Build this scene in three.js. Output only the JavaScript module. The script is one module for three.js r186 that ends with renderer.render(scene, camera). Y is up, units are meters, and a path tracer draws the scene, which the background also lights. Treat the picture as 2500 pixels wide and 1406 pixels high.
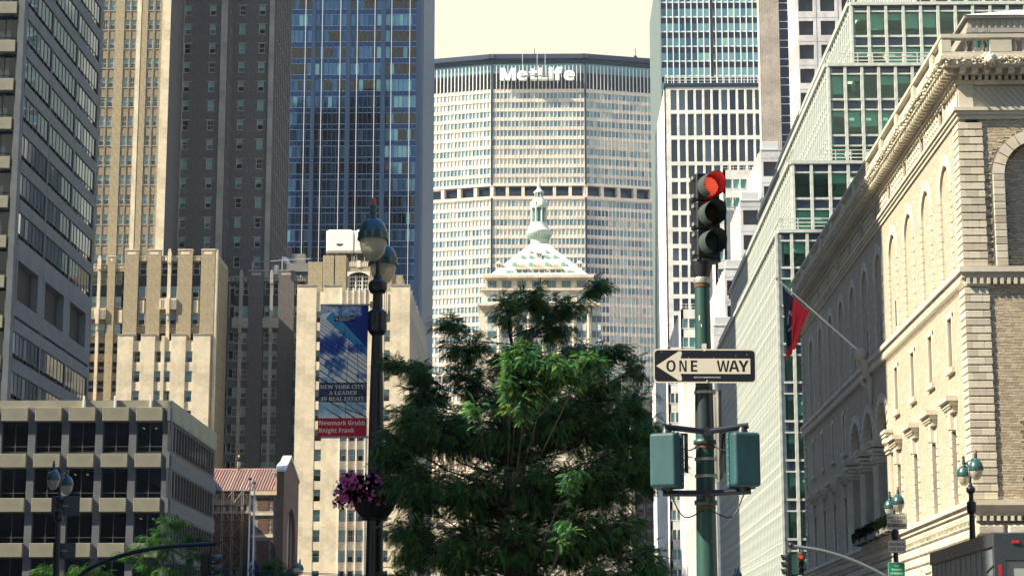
import * as THREE from 'three';
import { mergeGeometries, mergeVertices } from 'three/addons/utils/BufferGeometryUtils.js';
import { RoundedBoxGeometry } from 'three/addons/geometries/RoundedBoxGeometry.js';
import { MarchingCubes } from 'three/addons/objects/MarchingCubes.js';
import { FontLoader } from 'three/addons/loaders/FontLoader.js';
import { TextGeometry } from 'three/addons/geometries/TextGeometry.js';

// ---------- camera, sky, sun, exposure ----------
const scene = new THREE.Scene();
const camera = new THREE.PerspectiveCamera(15.795, 1024 / 575, 0.5, 3000);
camera.position.set(0, 1.65, 0);
camera.rotation.order = 'YXZ';
camera.rotation.y = 0.01822; camera.rotation.x = 0.18759;
scene.add(camera);

const SUN = new THREE.Vector3(-1, 0.98, 0.34).normalize();
{ // hazy summer sky: bright cream haze low down, blue overhead
  const W = 512, H = 256, d = new Float32Array(W * H * 4);
  const low = [0.415, 0.412, 0.318], mid = [0.085, 0.205, 0.42], top = [0.044, 0.145, 0.43];
  const s = (a, b, x) => { x = Math.min(1, Math.max(0, (x - a) / (b - a))); return x * x * (3 - 2 * x); };
  for (let j = 0; j < H; j++) for (let i = 0; i < W; i++) {
    const e = Math.max(0, ((j + 0.5) / H - 0.5) * 180);
    const k1 = s(18.8, 33, e), k2 = s(32, 75, e);
    for (let c = 0; c < 3; c++) d[(j * W + i) * 4 + c] = (low[c] * (1 - k1) + mid[c] * k1) * (1 - k2) + top[c] * k2;
    d[(j * W + i) * 4 + 3] = 1;
  }
  const t = new THREE.DataTexture(d, W, H, THREE.RGBAFormat, THREE.FloatType);
  t.mapping = THREE.EquirectangularReflectionMapping; t.magFilter = THREE.LinearFilter; t.needsUpdate = true;
  scene.background = t; scene.environment = t;
}
const sun = new THREE.DirectionalLight(0xfff3dc, 5);
sun.position.copy(SUN).multiplyScalar(600).add(new THREE.Vector3(0, 40, -300));
sun.target.position.set(0, 40, -300);
sun.castShadow = true; sun.shadow.mapSize.set(4096, 4096);
Object.assign(sun.shadow.camera, { left: -450, right: 450, top: 450, bottom: -450, near: 1, far: 1600 });
scene.add(sun, sun.target);
const renderer = new THREE.WebGLRenderer({ antialias: true });
renderer.toneMapping = THREE.LinearToneMapping;
renderer.toneMappingExposure = 2.5;
renderer.shadowMap.enabled = true;

// ---------- helpers ----------
function rng(seed) { let a = seed >>> 0; return () => { a = (a + 0x6D2B79F5) | 0; let t = Math.imul(a ^ (a >>> 15), 1 | a); t = (t + Math.imul(t ^ (t >>> 7), 61 | t)) ^ t; return ((t ^ (t >>> 14)) >>> 0) / 4294967296; }; }
const M4 = THREE.Matrix4, V3 = THREE.Vector3;
const FN = z => new M4().makeTranslation(0, 0, z);                                         // faces the camera: u = x
const FE = X => new M4().makeTranslation(X, 0, 0).multiply(new M4().makeRotationY(-Math.PI / 2)); // faces -x: u = z
const FW = X => new M4().makeTranslation(X, 0, 0).multiply(new M4().makeRotationY(Math.PI / 2));  // faces +x: u = -z
const T = (x, y, z) => new M4().makeTranslation(x, y, z);
const ID = new M4();
class G {
  constructor(m) { this.p = []; this.n = []; this.t = []; this.i = []; this.m = m || ID; this.c = 0; }
  at(m) { this.m = m || ID; return this; }
  tri4(a, b, c, d, n, ua, ub, uc, ud) {
    const v = new V3(), k = this.c;
    for (const q of [a, b, c, d]) { v.set(q[0], q[1], q[2]).applyMatrix4(this.m); this.p.push(v.x, v.y, v.z); }
    v.set(n[0], n[1], n[2]).transformDirection(this.m);
    for (let q = 0; q < 4; q++) this.n.push(v.x, v.y, v.z);
    this.t.push(...ua, ...ub, ...uc, ...ud); this.i.push(k, k + 1, k + 2, k, k + 2, k + 3); this.c += 4;
  }
  box(u0, u1, v0, v1, w0, w1, skip = '') {
    if (u1 <= u0 || v1 <= v0) return this;
    if (!skip.includes('f')) this.tri4([u0, v0, w1], [u1, v0, w1], [u1, v1, w1], [u0, v1, w1], [0, 0, 1], [u0, v0], [u1, v0], [u1, v1], [u0, v1]);
    if (!skip.includes('b')) this.tri4([u1, v0, w0], [u0, v0, w0], [u0, v1, w0], [u1, v1, w0], [0, 0, -1], [u1, v0], [u0, v0], [u0, v1], [u1, v1]);
    if (!skip.includes('r')) this.tri4([u1, v0, w1], [u1, v0, w0], [u1, v1, w0], [u1, v1, w1], [1, 0, 0], [w1, v0], [w0, v0], [w0, v1], [w1, v1]);
    if (!skip.includes('l')) this.tri4([u0, v0, w0], [u0, v0, w1], [u0, v1, w1], [u0, v1, w0], [-1, 0, 0], [w0, v0], [w1, v0], [w1, v1], [w0, v1]);
    if (!skip.includes('t')) this.tri4([u0, v1, w1], [u1, v1, w1], [u1, v1, w0], [u0, v1, w0], [0, 1, 0], [u0, w1], [u1, w1], [u1, w0], [u0, w0]);
    if (!skip.includes('d')) this.tri4([u0, v0, w0], [u1, v0, w0], [u1, v0, w1], [u0, v0, w1], [0, -1, 0], [u0, w0], [u1, w0], [u1, w1], [u0, w1]);
    return this;
  }
  cham(u0, u1, v0, v1, w0, w1, b) { // block with a bevelled front edge
    const f = w1 - b;
    this.tri4([u0 + b, v0 + b, w1], [u1 - b, v0 + b, w1], [u1 - b, v1 - b, w1], [u0 + b, v1 - b, w1], [0, 0, 1], [u0, v0], [u1, v0], [u1, v1], [u0, v1]);
    this.tri4([u0, v1, f], [u0 + b, v1 - b, w1], [u1 - b, v1 - b, w1], [u1, v1, f], [0, 0.7, 0.7], [u0, v1], [u0, v1], [u1, v1], [u1, v1]);
    this.tri4([u0, v0, f], [u1, v0, f], [u1 - b, v0 + b, w1], [u0 + b, v0 + b, w1], [0, -0.7, 0.7], [u0, v0], [u1, v0], [u1, v0], [u0, v0]);
    this.tri4([u0, v0, f], [u0 + b, v0 + b, w1], [u0 + b, v1 - b, w1], [u0, v1, f], [-0.7, 0, 0.7], [u0, v0], [u0, v0], [u0, v1], [u0, v1]);
    this.tri4([u1, v0, f], [u1, v1, f], [u1 - b, v1 - b, w1], [u1 - b, v0 + b, w1], [0.7, 0, 0.7], [u1, v0], [u1, v1], [u1, v1], [u1, v0]);
    return this.box(u0, u1, v0, v1, w0, f, 'fb');
  }
  add(geo, m) {
    const g = geo, mm = this.m.clone(); if (m) mm.multiply(m);
    const nm = new THREE.Matrix3().getNormalMatrix(mm), P = g.attributes.position, N = g.attributes.normal, U = g.attributes.uv, v = new V3(), k = this.c;
    for (let q = 0; q < P.count; q++) {
      v.fromBufferAttribute(P, q).applyMatrix4(mm); this.p.push(v.x, v.y, v.z);
      v.fromBufferAttribute(N, q).applyMatrix3(nm).normalize(); this.n.push(v.x, v.y, v.z);
      U ? this.t.push(U.getX(q), U.getY(q)) : this.t.push(0, 0);
    }
    if (g.index) for (let q = 0; q < g.index.count; q++) this.i.push(k + g.index.getX(q)); else for (let q = 0; q < P.count; q++) this.i.push(k + q);
    this.c += P.count; return this;
  }
  bar(a, b, r, r2, seg = 8) { // round bar between two points
    const A = new V3(...a), B = new V3(...b), d = B.clone().sub(A), L = d.length();
    const q = new THREE.Quaternion().setFromUnitVectors(new V3(0, 1, 0), d.normalize());
    return this.add(new THREE.CylinderGeometry(r2 ?? r, r, L, seg), new M4().compose(A.add(B).multiplyScalar(0.5), q, new V3(1, 1, 1)));
  }
  lathe(pts, m, seg = 20) { return this.add(new THREE.LatheGeometry(pts.map(p => new THREE.Vector2(p[0], p[1])), seg), m); }
  geo() {
    const g = new THREE.BufferGeometry();
    g.setAttribute('position', new THREE.Float32BufferAttribute(this.p, 3)); g.setAttribute('normal', new THREE.Float32BufferAttribute(this.n, 3));
    g.setAttribute('uv', new THREE.Float32BufferAttribute(this.t, 2)); g.setIndex(this.i); return g;
  }
  build(name, mat, parent, kind) { if (!this.c) return null; return mesh(name, this.geo(), mat, parent, kind); }
}
function mesh(name, geo, mat, parent, kind) {
  const m = new THREE.Mesh(geo, mat); m.name = name; m.castShadow = m.receiveShadow = true; if (kind) m.userData.kind = kind;
  if (parent) parent.add(m); return m;
}
const taken = {};
function numbered(n) { taken[n] = (taken[n] ?? -1) + 1; return taken[n] ? `${n}_${String(taken[n]).padStart(3, '0')}` : n; }
function thing(name, label, category, group) {
  const o = new THREE.Group(); o.name = numbered(name); o.userData = { label, category }; if (group) o.userData.group = group;
  scene.add(o); return o;
}
function base(o, x, y, z) { // put the group's origin at the thing's base, parts stay where they are
  for (const c of o.children) c.position.sub(new V3(x, y, z)); o.position.set(x, y, z); return o;
}
function struct(o) { o.name = numbered(o.name); o.userData.kind = 'structure'; scene.add(o); return o; }
function put(m, F, u, v, w, parent) { m.position.set(u, v, w).applyMatrix4(F); m.quaternion.setFromRotationMatrix(F); parent.add(m); return m; }
// wall of piers and spandrels round openings: cols = [[ua, ub, [[va, vb], ...]], ...] from left to right
function wall(g, F, u0, u1, v0, v1, cols, w0, w1) {
  g.at(F); let u = u0;
  for (const [a, b, rows] of cols) {
    g.box(u, a, v0, v1, w0, w1, 'b'); let v = v0;
    for (const [p, q] of [...rows].sort((x, y) => x[0] - y[0])) { g.box(a, b, v, p, w0, w1, 'blr'); v = q; }
    g.box(a, b, v, v1, w0, w1, 'blr'); u = b;
  }
  g.box(u, u1, v0, v1, w0, w1, 'b'); return g;
}
const rowsFrom = (top, h, pitch, n) => Array.from({ length: n }, (_, k) => [top - k * pitch - h, top - k * pitch]);

// ---------- textures (multipliers on the base colour) ----------
function noiseField(p, seed) { const r = rng(seed), a = Float32Array.from({ length: p * p }, r); return (x, y) => { x = ((x % 1) + 1) % 1 * p; y = ((y % 1) + 1) % 1 * p; const i = x | 0, j = y | 0, f = x - i, g = y - j, s = f * f * (3 - 2 * f), t = g * g * (3 - 2 * g), A = (i, j) => a[(j % p) * p + (i % p)]; return (A(i, j) * (1 - s) + A(i + 1, j) * s) * (1 - t) + (A(i, j + 1) * (1 - s) + A(i + 1, j + 1) * s) * t; }; }
function fbm(p, seed, oct = 4) { const n = Array.from({ length: oct }, (_, k) => noiseField(p << k, seed + k * 17)); return (x, y) => { let s = 0, a = 0.5; for (const f of n) { s += a * f(x, y); a *= 0.5; } return s / (1 - Math.pow(0.5, oct)); }; }
function tex(size, metres, fn, h = size) {
  const d = new Uint8Array(size * h * 4);
  for (let y = 0; y < h; y++) for (let x = 0; x < size; x++) { let c = fn(x / size, y / h); if (!Array.isArray(c)) c = [c, c, c]; const k = (y * size + x) * 4; for (let q = 0; q < 3; q++) d[k + q] = Math.max(0, Math.min(255, c[q] * 255)); d[k + 3] = 255; }
  const t = new THREE.DataTexture(d, size, h); t.wrapS = t.wrapT = THREE.RepeatWrapping; t.magFilter = THREE.LinearFilter; t.minFilter = THREE.LinearMipmapLinearFilter;
  const [mu, mv] = Array.isArray(metres) ? metres : [metres, metres]; t.repeat.set(1 / mu, 1 / mv); t.needsUpdate = true; return t;
}
const f1 = fbm(4, 1, 6), f2 = fbm(8, 7, 5), f3 = fbm(3, 31, 4), fs = noiseField(64, 5), fs2 = noiseField(128, 9);
const blotch = (x, y) => 0.72 + 0.34 * (f1(x, y) - 0.5) + 0.24 * (f2(x, y) - 0.5) + 0.06 * (fs2(x, y) - 0.5);
const texStone = tex(512, 9, (x, y) => { const st = f3(x * 5, y * 0.4), bl = fs(Math.floor(x * 14) / 14, Math.floor(y * 22) / 22); const b = blotch(x, y) + 0.14 + 0.26 * (st - 0.5) + 0.14 * (bl - 0.5); return [b, b * (0.985 + 0.03 * f3(y, x)), b * (0.95 + 0.08 * f2(y, x))]; });
const texConc = tex(512, 5, (x, y) => { const bd = ((y * 20) % 1) < 0.1 ? -0.05 : 0; const b = blotch(x, y) + 0.1 + bd + 0.06 * (fs(x * 4, y) - 0.5) + 0.14 * (f3(x * 4, y * 0.3) - 0.5); return [b, b, b * 0.98]; });
const bumpNoise = tex(256, 0.9, (x, y) => 0.5 + 0.5 * (f2(x, y) - 0.5) + 0.5 * (fs2(x, y) - 0.5));
function brickTex(seed, rows, cols, mort, spread) { // brick faces too far off to tell apart
  const r = rng(seed), tone = Array.from({ length: rows * cols * 2 }, () => [1 - spread * r(), r() - 0.5, r()]);
  const col = (x, y) => { const j = Math.floor(y * rows) % rows, fy = y * rows % 1, xx = (x * cols + (j % 2) * 0.5) % cols, i = Math.floor(xx), fx = xx % 1; return [j, i, fy, fx, tone[j * cols + i]]; };
  return { map: (x, y) => { const [, , fy, fx, t] = col(x, y); const m = fy < 0.2 || fx < 0.06; const b = (m ? mort : t[0]) * (0.86 + 0.28 * f1(x, y)); return [b, b * (1 - 0.05 * t[1]), b * (1 - 0.1 * t[1])]; }, bump: (x, y) => { const [, , fy, fx, t] = col(x, y); return fy < 0.2 || fx < 0.06 ? 0.1 : 0.55 + 0.45 * t[2]; } };
}
const bt = brickTex(3, 32, 10, 0.72, 0.42), texBrick = tex(512, [2.4, 2.6], bt.map), bumpBrick = tex(512, [2.4, 2.6], bt.bump);
const bt2 = brickTex(11, 32, 8, 0.6, 0.3), texBrickClub = tex(512, [2.8, 2.5], bt2.map), bumpBrickClub = tex(512, [2.8, 2.5], bt2.bump);
const texPaint = tex(256, 1.1, (x, y) => { const sp = fs2(x, y) > 0.93 && f2(x, y) > 0.55 ? -0.25 : 0; const b = 0.86 + 0.3 * (f1(x, y) - 0.5) + 0.24 * (f3(x * 2, y * 0.25) - 0.5) + sp; return [b, b, b * 0.98]; });
const texRough = tex(256, 1.7, (x, y) => 0.45 + 0.5 * f1(x, y));
const texLeaf = tex(64, 0.08, (x, y) => 0.8 + 0.3 * f2(x, y));

// ---------- materials ----------
const C = (r, g, b) => new THREE.Color().setRGB(r, g, b);
const mat = (r, g, b, o = {}) => new THREE.MeshStandardMaterial({ color: C(r, g, b), roughness: 0.85, metalness: 0, ...o });
const phys = (r, g, b, o = {}) => new THREE.MeshPhysicalMaterial({ color: C(r, g, b), roughness: 0.5, ...o });
const stoneM = (r, g, b) => mat(r, g, b, { map: texStone, bumpMap: bumpNoise, bumpScale: 0.006 });
const concM = (r, g, b) => mat(r, g, b, { map: texConc, bumpMap: bumpNoise, bumpScale: 0.008 });
const paint = (r, g, b, rough = 0.45) => phys(r, g, b, { map: texPaint, roughness: rough, clearcoat: 0.25, clearcoatRoughness: 0.35 });
const pane = (r, g, b, ior = 1.5, rough = 0.02) => phys(r, g, b, { transmission: 1, thickness: 0, roughness: rough, ior });
const coated = (r, g, b, rough = 0.06) => mat(r, g, b, { metalness: 0.9, roughness: rough });   // mirror-coated glass
const M = {
  conc: concM(0.30, 0.285, 0.21), concDark: concM(0.24, 0.235, 0.22), concGreyShade: concM(0.135, 0.148, 0.16),  // the grey concrete has cool shade mixed into its colour
  lime: stoneM(0.78, 0.66, 0.46), limeDarkShade: stoneM(0.34, 0.32, 0.28), limeWhite: stoneM(0.88, 0.80, 0.68),  // dark limestone: the same stone with shade put into its colour
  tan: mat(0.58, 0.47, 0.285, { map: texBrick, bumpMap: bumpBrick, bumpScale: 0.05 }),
  brown: mat(0.165, 0.155, 0.15, { map: texBrick, bumpMap: bumpBrick, bumpScale: 0.05 }),  // hotel brick of the shaded faces, cool shade put into its colour
  red: mat(0.22, 0.125, 0.09, { map: texBrick, bumpMap: bumpBrick, bumpScale: 0.03 }),
  club: mat(0.56, 0.485, 0.36, { map: texBrickClub, bumpMap: bumpBrickClub, bumpScale: 0.02 }),
  clubStone: stoneM(0.66, 0.60, 0.47), mortar: mat(0.17, 0.155, 0.13, { bumpMap: bumpNoise, bumpScale: 0.01 }),
  room: mat(0.20, 0.22, 0.22), roomGrey: mat(0.20, 0.22, 0.22), ceiling: mat(0.62, 0.62, 0.58),
  glass: pane(0.75, 0.85, 0.88), glassDark: pane(0.42, 0.5, 0.58, 1.5), glassGreen: pane(0.62, 0.82, 0.77, 1.5),
  blind: mat(0.52, 0.62, 0.60), curtain: mat(0.30, 0.34, 0.36), frame: mat(0.50, 0.47, 0.40, { roughness: 0.6 }), frameDark: mat(0.05, 0.05, 0.055, { roughness: 0.5 }),
  white: mat(0.80, 0.79, 0.74, { roughness: 0.5 }), alu: mat(0.62, 0.63, 0.60, { roughness: 0.4, metalness: 0.3 }),
  louver: mat(0.035, 0.04, 0.05, { roughness: 0.6 }), steel: mat(0.45, 0.46, 0.46, { metalness: 0.8, roughness: 0.4 }),
  navy: mat(0.012, 0.02, 0.045, { roughness: 0.4 }), asphalt: mat(0.05, 0.05, 0.052, { map: texConc }), pave: concM(0.32, 0.31, 0.29),
};
const glowM = (r, g, b, k) => new THREE.MeshStandardMaterial({ color: 0x000000, emissive: C(r, g, b), emissiveIntensity: k });
M.tube = glowM(1, 0.66, 0.30, 0.5);
M.coatBlue = phys(0.012, 0.02, 0.035, { roughness: 0.03, ior: 2.0, specularColor: C(0.42, 0.68, 1) });
M.column = mat(0.025, 0.05, 0.10, { roughness: 0.35, metalness: 0.4 }); M.rib = mat(0.17, 0.22, 0.30, { roughness: 0.4, metalness: 0.3 });
M.finWhite = mat(0.86, 0.82, 0.72); M.sillBlue = mat(0.55, 0.68, 0.66, { roughness: 0.4 }); M.paleFlank = mat(0.21, 0.27, 0.265, { roughness: 0.5, map: texPaint }); M.gridWhite = stoneM(0.82, 0.80, 0.73); M.ribStone = stoneM(0.64, 0.55, 0.46);
M.stonePink = stoneM(0.66, 0.63, 0.62); M.jointGrey = mat(0.25, 0.27, 0.29); M.ribWhite = mat(0.62, 0.64, 0.57, { roughness: 0.45, map: texPaint }); M.blindPale = mat(0.72, 0.78, 0.70);
M.quoin2 = stoneM(0.52, 0.46, 0.36); M.quoin3 = stoneM(0.66, 0.58, 0.44);
M.roomPale = mat(0.60, 0.62, 0.55);
M.blockWall = concM(0.26, 0.24, 0.21);
M.spandrelTan = mat(0.42, 0.34, 0.23, { map: texBrick, bumpMap: bumpBrick, bumpScale: 0.05 });
M.jointPale = mat(0.5, 0.48, 0.42);

function rooms(o, x0, x1, z, depth, levels, top) { // floor slabs and back wall behind a glazed front at z
  const g = new G(); for (const v of levels) if (v < top) g.box(x0, x1, v - 0.5, v, z - depth, z - 0.96); g.box(x0, x1, 0, top, z - depth - 5, z - depth); g.box(x0 - 0.05, x0 + 0.2, 0, top, z - depth, z - 0.97); g.box(x1 - 0.2, x1 + 0.05, 0, top, z - depth, z - 0.97); g.box(x0, x1, top, top + 0.3, z - depth - 0.3, z - 0.96); return g.build('rooms', M.roomGrey, o);
}
M.blockBlind = mat(0.30, 0.29, 0.26);
M.finGrey = mat(0.56, 0.57, 0.56, { roughness: 0.45 });
// ---------- the ground, avenue, pavements ----------
{
  const g = new G(); g.box(-900, 900, -1, 0, -2200, 200, 'd'); struct(g.build('ground', M.pave));
  const r = new G(); r.box(-17, -3.6, -0.5, 0.004, -640, 120, 'd'); r.box(3.6, 15.5, -0.5, 0.004, -640, 120, 'd'); struct(r.build('road', M.asphalt));
  const k = new G(); k.box(-22.5, -17, -0.5, 0.13, -640, 120, 'd'); k.box(15.5, 21, -0.5, 0.13, -640, 120, 'd'); struct(k.build('pavement', M.pave));
  const md = new G(); md.box(-3.6, 3.6, -0.5, 0.15, -82, -22, 'd'); md.box(-3.6, 3.6, -0.5, 0.15, -640, -104, 'd'); struct(md.build('median', M.pave));
  const ln = new G(); for (let z = 100; z > -640; z -= 9) for (const x of [-12.6, -8.1, 7.6, 11.6]) ln.box(x - 0.06, x + 0.06, 0.0045, 0.009, z - 3, z, 'd'); struct(ln.build('lane_markings', mat(0.7, 0.7, 0.66)));
}
// ---------- window prototypes ----------
const glassCache = {};
function sash(w, h, o = {}) { // double-hung window: frame, pane, blind or curtain
  const key = JSON.stringify([w, h, o]); if (glassCache[key]) return glassCache[key].clone();
  const t = o.t ?? 0.07, g = new G(), d = 0.1;
  g.box(-w / 2, w / 2, 0, t, 0, d).box(-w / 2, w / 2, h - t, h, 0, d).box(-w / 2, -w / 2 + t, t, h - t, 0, d).box(w / 2 - t, w / 2, t, h - t, 0, d).box(-w / 2 + t, w / 2 - t, h / 2 - t / 2, h / 2 + t / 2, 0.01, d - 0.01);
  if (o.muntin) g.box(-t / 4, t / 4, t, h - t, 0.01, d - 0.02);
  const m = mesh('window', g.geo(), o.frame || M.frame);
  const p = new G(); p.box(-w / 2 + t, w / 2 - t, t, h - t, 0.03, 0.045); mesh('pane', p.geo(), M.glass, m);
  if (o.blind) { const b = new G(); b.box(-w / 2 + t, w / 2 - t, h - t - (h - 2 * t) * o.blind, h - t, -0.05, -0.03); mesh('blind', b.geo(), M.blind, m); }
  if (o.curtain) { const b = new G(); const n = 8, ww = w - 2 * t; for (let k = 0; k < n; k++) if (k % 4 !== 3) b.box(-w / 2 + t + ww * k / n, -w / 2 + t + ww * (k + 1) / n, t, h * 0.52, -0.12 - 0.03 * (k % 2), -0.1 - 0.03 * (k % 2)); mesh('curtain', b.geo(), M.curtain, m); }
  glassCache[key] = m; return m.clone();
}
function hotelWin(r, w, h) {
  const q = r(); const o = q < 0.5 ? { blind: 0.5, curtain: r() < 0.6 } : q < 0.66 ? { blind: 0.95 } : q < 0.78 ? { blind: 0.38 } : q < 0.86 ? { muntin: true } : q < 0.93 ? { blind: 0.28, curtain: true } : {};
  return sash(w, h, o);
}
// ---------- low concrete office block on the left ----------
{
  const o = thing('office_block', 'low beige concrete office block with projecting spandrel boxes, lower left', 'building');
  const r = rng(21), F = FN(-183), FS = FW(-33.78), core = new G();
  core.box(-78, -38.5, 0, 25.6, -212, -188.4); core.build('core', M.room, o); { const s = new G(); for (const t of [25.7, 21.57, 17.63, 13.66, 9.7, 5.73]) s.box(-78, -34.3, t - 1.15, t - 0.25, -209, -183.98); s.build('floor_slab', M.ceiling, o); }
  const roof = new G(); roof.box(-78, -33.8, 25.62, 25.75, -210, -183.5); roof.build('roof', M.concGreyShade, o);
  const us = []; for (let k = -4; k < 5; k++) us.push([-48.91 + 3.015 * k, -46.55 + 3.015 * k]);
  const par = new G(); par.box(-78, -33.78, 25.7, 26.38, -183.9, -183.42); par.box(-33.9, -33.78, 24.6, 26.38, -209, -183.9); par.build('parapet', M.conc, o);
  const tops = [25.7, 21.57, 17.63, 13.66, 9.7, 5.73];
  const boxG = new G(); boxG.cham(0, 2.36, -1.22, 0, -0.5, 0, 0.03); const bg = boxG.geo();
  const pier = new G(); const ps = [[-78, us[0][0]]]; us.forEach(([a, b], k) => ps.push([b, k < us.length - 1 ? us[k + 1][0] : -33.78]));
  ps.forEach(([a, b]) => { const p = new G(F); p.box(a, b, 0, 25.7, -0.95, -0.42, 'b'); p.build('pier', M.concGreyShade, o); });
  const W = 2.36, H = 2.72;
  const fr = new G(); fr.box(0, W, 0, 0.08, 0, 0.12).box(0, W, H - 0.08, H, 0, 0.12).box(0, 0.08, 0.08, H - 0.08, 0, 0.12).box(W - 0.08, W, 0.08, H - 0.08, 0, 0.12).box(W / 2 - 0.05, W / 2 + 0.05, 0.08, H - 0.08, 0.01, 0.11).box(0.08, W - 0.08, 0.5, 0.57, 0.02, 0.1);
  const fg = fr.geo(), pg = [];
  for (const [a, b, c, d] of [[0.08, W / 2 - 0.05, 0.57, H - 0.08], [W / 2 + 0.05, W - 0.08, 0.57, H - 0.08], [0.08, W / 2 - 0.05, 0.08, 0.5], [W / 2 + 0.05, W - 0.08, 0.08, 0.5]]) { const p = new G(); p.box(a, b, c, d, 0.05, 0.06); pg.push(p.geo()); }
  for (const [a] of us) tops.forEach((t, j) => {
    const s = mesh('spandrel', bg, M.conc); put(s, F, a, t, 0, o);
    const w = mesh('window', fg, M.frameDark); put(w, F, a, t - 1.25 - H, -0.8, o); for (const p of pg) mesh('pane', p, M.glassDark, w);
    if (r() < 0.6) { const bl = new G(); const hh = 0.5 + r() * 1.1; bl.box(0.1, W - 0.1, H - hh, H - 0.09, -0.12, -0.1); mesh('blind', bl.geo(), M.blockBlind, w); }
    if (r() < 0.35) { for (const e of [0.4, 1.5]) { const bl = new G(); bl.box(e, e + 0.11, H - 0.5, H - 0.45, -1.0, -0.3); mesh('ceiling_light', bl.geo(), M.tube, w); } }
  });
  for (const u of [-41.7, -38.9, -35.7]) { const g = new G(F); g.box(u, u + 0.16, 25.7, 26.75, -0.35, -0.05); g.build('roof_fin', M.white, o); }
  // flank: precast panels over ribbon windows, joints between them
  const pw = 1.52, pgm = new G(); pgm.cham(0.02, pw - 0.02, 0, 1.3, -0.3, 0, 0.02); const pgeo = pgm.geo();
  const pgt = new G(); pgt.cham(0.02, pw - 0.02, 0, 1.75, -0.3, -0.03, 0.02); const pgeoT = pgt.geo();
  const wf = new G(); wf.box(0, pw, 0, 0.06, -0.2, -0.08).box(0, pw, 2.44, 2.5, -0.2, -0.08).box(-0.05, 0.05, 0.06, 2.44, -0.22, -0.05); const wfg = wf.geo();
  const wp = new G(); wp.box(0.05, pw - 0.05, 0.06, 2.44, -0.16, -0.15); const wpg = wp.geo();
  for (let k = 0; k < 17; k++) {
    const u = 183.12 + k * pw; const t0 = mesh('panel', pgeoT, M.concGreyShade); put(t0, FS, u, 24.5, 0, o);
    for (let j = 1; j < 6; j++) { const s = mesh('panel', pgeo, M.concGreyShade); put(s, FS, u, tops[j] - 1.3, 0, o); }
    for (let j = 0; j < 5; j++) { const w = mesh('window', wfg, M.frameDark); put(w, FS, u, tops[j + 1] + 0.12 + (j ? 0 : 0.2), 0, o); mesh('pane', wpg, M.glassDark, w); }
  }
  base(o, -45, 0, -195);
}
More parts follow.
